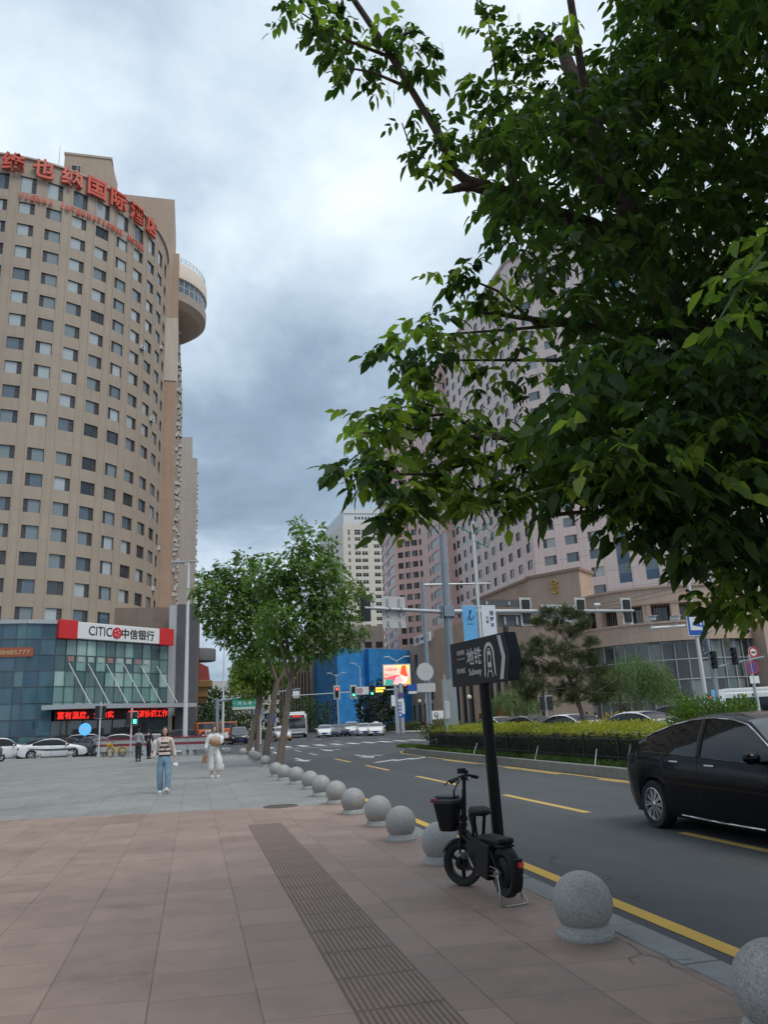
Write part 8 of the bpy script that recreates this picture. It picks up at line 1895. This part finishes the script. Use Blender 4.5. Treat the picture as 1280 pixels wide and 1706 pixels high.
pine('bent pine tree on the hedge island with sparse olive needle clumps', bp_, [bp_, TP(972, 1195), TP(958, 1150), TP(940, 1110), TP(925, 1070), TP(935, 1025)], [.10, .085, .075, .06, .04, .012], [(c_, r*1.05, int(8+r*68)) for c_, r in cl3(tp, YP, .5)], M_PINE, 26, .18, M_BARK,
     [([TP(958, 1150), TP(985, 1155), TP(1035, 1153)], [.035, .02, .006]), ([TP(945, 1120), TP(900, 1095), TP(875, 1085)], [.035, .02, .006]), ([TP(965, 1170), TP(1000, 1150), TP(1030, 1130)], [.03, .018, .005]), ([TP(950, 1135), TP(975, 1110), TP(995, 1100)], [.03, .018, .005]), ([TP(930, 1085), TP(955, 1065), TP(985, 1050)], [.025, .015, .005]), ([TP(955, 1145), TP(910, 1150), TP(870, 1140)], [.03, .018, .005])])
# pines and willows in front of the podium
def podium_pine(label, px, Y, sc):
    p = at(px, 1195, Y); base = Vector((p.x, Y, ROAD)); top = base+Vector((.3, 0, 4.6*sc)); tf = []
    for i in range(11): a = RNG.uniform(0, 6.3); h_ = RNG.uniform(1.8, 4.7)*sc; r_ = (5.2*sc-h_)*.42; tf.append((base+Vector((r_*math.cos(a), r_*math.sin(a), h_)), .75*sc, int(15*sc)))
    return pine(label, base, [base, base+Vector((.1, 0, 2*sc)), top], [.15, .11, .03], tf, M_PINE, 20, .26, M_BARKD)
podium_pine('olive pine behind the bent pine, before the podium wall', 905, 52, 1.0); podium_pine('olive pine beyond the hotel name wall letters', 1000, 55, .95); podium_pine('olive pine between the willow and the hotel name letters', 1035, 57, 1.0)
def willow(label, px, Y, w_, h_, n=2600):
    p = at(px, 1195, Y); base = (p.x, Y, ROAD); t = thing('willow_tree', label, 'tree', base); MB().tube([(0, 0, 0), (.1, 0, h_*.5), (.2, 0, h_*.8)], [.16, .12, .05], 8).build('trunk', M_BARK, t)
    ns = n//16; a = RNG.uniform(0, 2*PI, ns); r = np.sqrt(RNG.uniform(0, 1, ns))*w_/2; zt_ = h_*(1-.28*(r/(w_/2))**2)*RNG.uniform(.8, 1.02, ns); ln = zt_*RNG.uniform(.30, .62, ns); P, D = [], []
    for i in range(16): f = i/16; P.append(np.c_[r*np.cos(a)*(1+.06*f), r*np.sin(a)*(1+.06*f), zt_-ln*f]+RNG.normal(0, .06, (ns, 3))); D.append(np.c_[RNG.normal(0, .5, ns), RNG.normal(0, .5, ns), np.full(ns, -.9)])
    P, D = np.concatenate(P), np.concatenate(D); leaves('crown', P, D, rnd_dir(len(P))+np.array([0, 0, .4]), RNG.uniform(.2, .36, len(P)), RNG.uniform(.05, .085, len(P)), M_LWIL, t, 'narrow'); return t
willow('round green willow before the glass rotunda', 1062, 62, 5.2, 6.6, 5200); willow('soft green willow hanging over the white cars, close to the rotunda glass', 1105, 60, 3.2, 6.0, 2600); willow('pale young willow above the orange crane truck', 862, 66, 4.2, 4.4, 2600)
# leafy bush and small shrubs on the island
def bush(label, c_, w_, d_, h_, mat, n, size, name='bush', lumps=7):
    t = thing(name, label, 'bush', tuple(c_)); b = MB()
    for i in range(6): a = i*1.05; b.tube([(.05*math.cos(a), .05*math.sin(a), 0), (w_*.28*math.cos(a), d_*.28*math.sin(a), h_*.75)], [.022, .008], 5)
    b.build('stem', M_BARKD, t); Pc = []; 
    for i in range(lumps):
        m_ = n//lumps; cc = np.array([RNG.uniform(-.33, .33)*w_, RNG.uniform(-.3, .3)*d_, h_*RNG.uniform(.42, .72)]); q = rnd_dir(m_)*(RNG.uniform(0, 1, m_)**.4)[:, None]*np.array([w_*.24, d_*.26, h_*.30]); Pc.append(cc+q)
    Pc = np.concatenate(Pc); D = Pc-np.array([0, 0, h_*.3]); D = nrm(D)+rnd_dir(len(Pc))*.7+np.array([0, 0, .3]); leaves('crown', Pc, D, rnd_dir(len(Pc))+np.array([0, 0, .7]), RNG.uniform(.7, 1.3, len(Pc))*size, RNG.uniform(.7, 1.3, len(Pc))*size*.48, mat, t); return t
M_LBUSH = leaf_material('bush_leaf', (.045, .09, .026), (.13, .20, .05), .35)
p = at(1180, 1195, 16.5); bush('leafy bright green bush on the hedge island behind the black saloon', (p.x, 16.5, .12), 1.75, 1.3, 2.0, M_LBUSH, 3600, .09, 'bush', 11); p = at(1225, 1195, 17.5); bush('smaller leafy bush beside the bright green bush, towards the minibus', (p.x+.15, 17.6, .12), 1.6, 1.1, 1.75, M_LBUSH, 2600, .09, 'bush', 9)
M_LDUSK = leaf_material('dusty_bush_leaf', (.075, .085, .035), (.17, .17, .06), .25); bush('dusty olive shrub at the end of the clipped hedge', (12.1, 38.4, .12), 2.6, 2.0, 1.55, M_LDUSK, 2000, .12, 'shrub', 9)
p = at(770, 1195, 44); bush('yellow green shrub beyond the gantry mast foot', (p.x, 42.0, .12), 2.2, 1.6, 1.4, M_LBUSH, 900, .13, 'shrub')
# clipped hedge: yellow new growth over dark green
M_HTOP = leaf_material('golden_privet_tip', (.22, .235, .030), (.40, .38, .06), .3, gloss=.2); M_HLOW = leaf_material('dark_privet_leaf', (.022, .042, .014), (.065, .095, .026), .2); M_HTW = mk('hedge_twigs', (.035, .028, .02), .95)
hg = thing('hedge', 'long clipped hedge with yellow green top behind the black iron fence', 'hedge', (11.9, 20, .12))
b = MB(); b.bb(-.42, 1.2, -14, 17.4, 0.02, .85); b.build('twigs', M_HTW, hg)
n_ = 30000; yy_ = 20 + (RNG.uniform(0, 1, n_)**.8)*31.6 - 14 - 20; top = RNG.uniform(0, 1, n_) < .60
x_ = np.where(top, RNG.uniform(-.62, 1.3, n_), RNG.uniform(-.68, -.45, n_)); wob = .05*np.sin(yy_*2.1)+.04*np.sin(yy_*5.3+1)+.03*np.sin(yy_*.7)
z_ = np.where(top, RNG.uniform(.84, 1.07, n_)+wob - .18*np.clip((-x_-.45)/.17, 0, 1), RNG.uniform(.05, .9, n_)); x_ = x_ + wob*.8
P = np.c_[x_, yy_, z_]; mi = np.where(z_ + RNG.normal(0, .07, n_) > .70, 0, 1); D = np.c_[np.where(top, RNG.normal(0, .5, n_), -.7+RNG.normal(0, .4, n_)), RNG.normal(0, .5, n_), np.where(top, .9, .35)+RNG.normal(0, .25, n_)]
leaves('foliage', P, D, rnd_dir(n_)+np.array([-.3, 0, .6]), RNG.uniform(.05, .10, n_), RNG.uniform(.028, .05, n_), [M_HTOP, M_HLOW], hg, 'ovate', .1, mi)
# grass between kerb and fence
M_GRASS = leaf_material('verge_grass', (.035, .075, .018), (.10, .16, .04), .3); n_ = 26000
gx = RNG.uniform(10.86, 11.75, n_); gy = 43.2 - 37.5*RNG.uniform(0, 1, n_)**1.0; d_ = np.c_[RNG.normal(0, .35, n_), RNG.normal(0, .35, n_), np.ones(n_)]
keep = (np.sin(gy*.9)+np.sin(gy*2.3+1)+RNG.normal(0, .5, n_) > -1.2)
gr = leaves('grass', np.c_[gx, gy, np.full(n_, .115)][keep], d_[keep], rnd_dir(n_)[keep], (RNG.uniform(.08, .24, n_))[keep], np.full(n_, .02)[keep], M_GRASS, None, 'needle', .25, None, True)
# low hedge strips near the far kerbs
for lb, px, Y, w_ in (('low clipped hedge under the dark conifers by the poster post', 672, 112, 5), ('low clipped hedge behind the black off-road car at the street end', 418, 105, 7)):
    p = at(px, 1200, Y); t = thing('hedge', lb, 'hedge', (p.x, Y, ROAD)); n_ = 1500; b = MB(); b.bb(-w_/2, w_/2, -.5, .5, 0, .95); b.build('twigs', M_HTW, t)
    P = np.c_[RNG.uniform(-w_/2, w_/2, n_), RNG.uniform(-.6, .6, n_), RNG.uniform(.2, 1.15, n_)]; leaves('foliage', P, rnd_dir(n_, 0, 1)+np.array([0, -.4, 0]), rnd_dir(n_)+np.array([0, 0, .6]), RNG.uniform(.15, .3, n_), RNG.uniform(.1, .16, n_), [M_LBUSH], t)
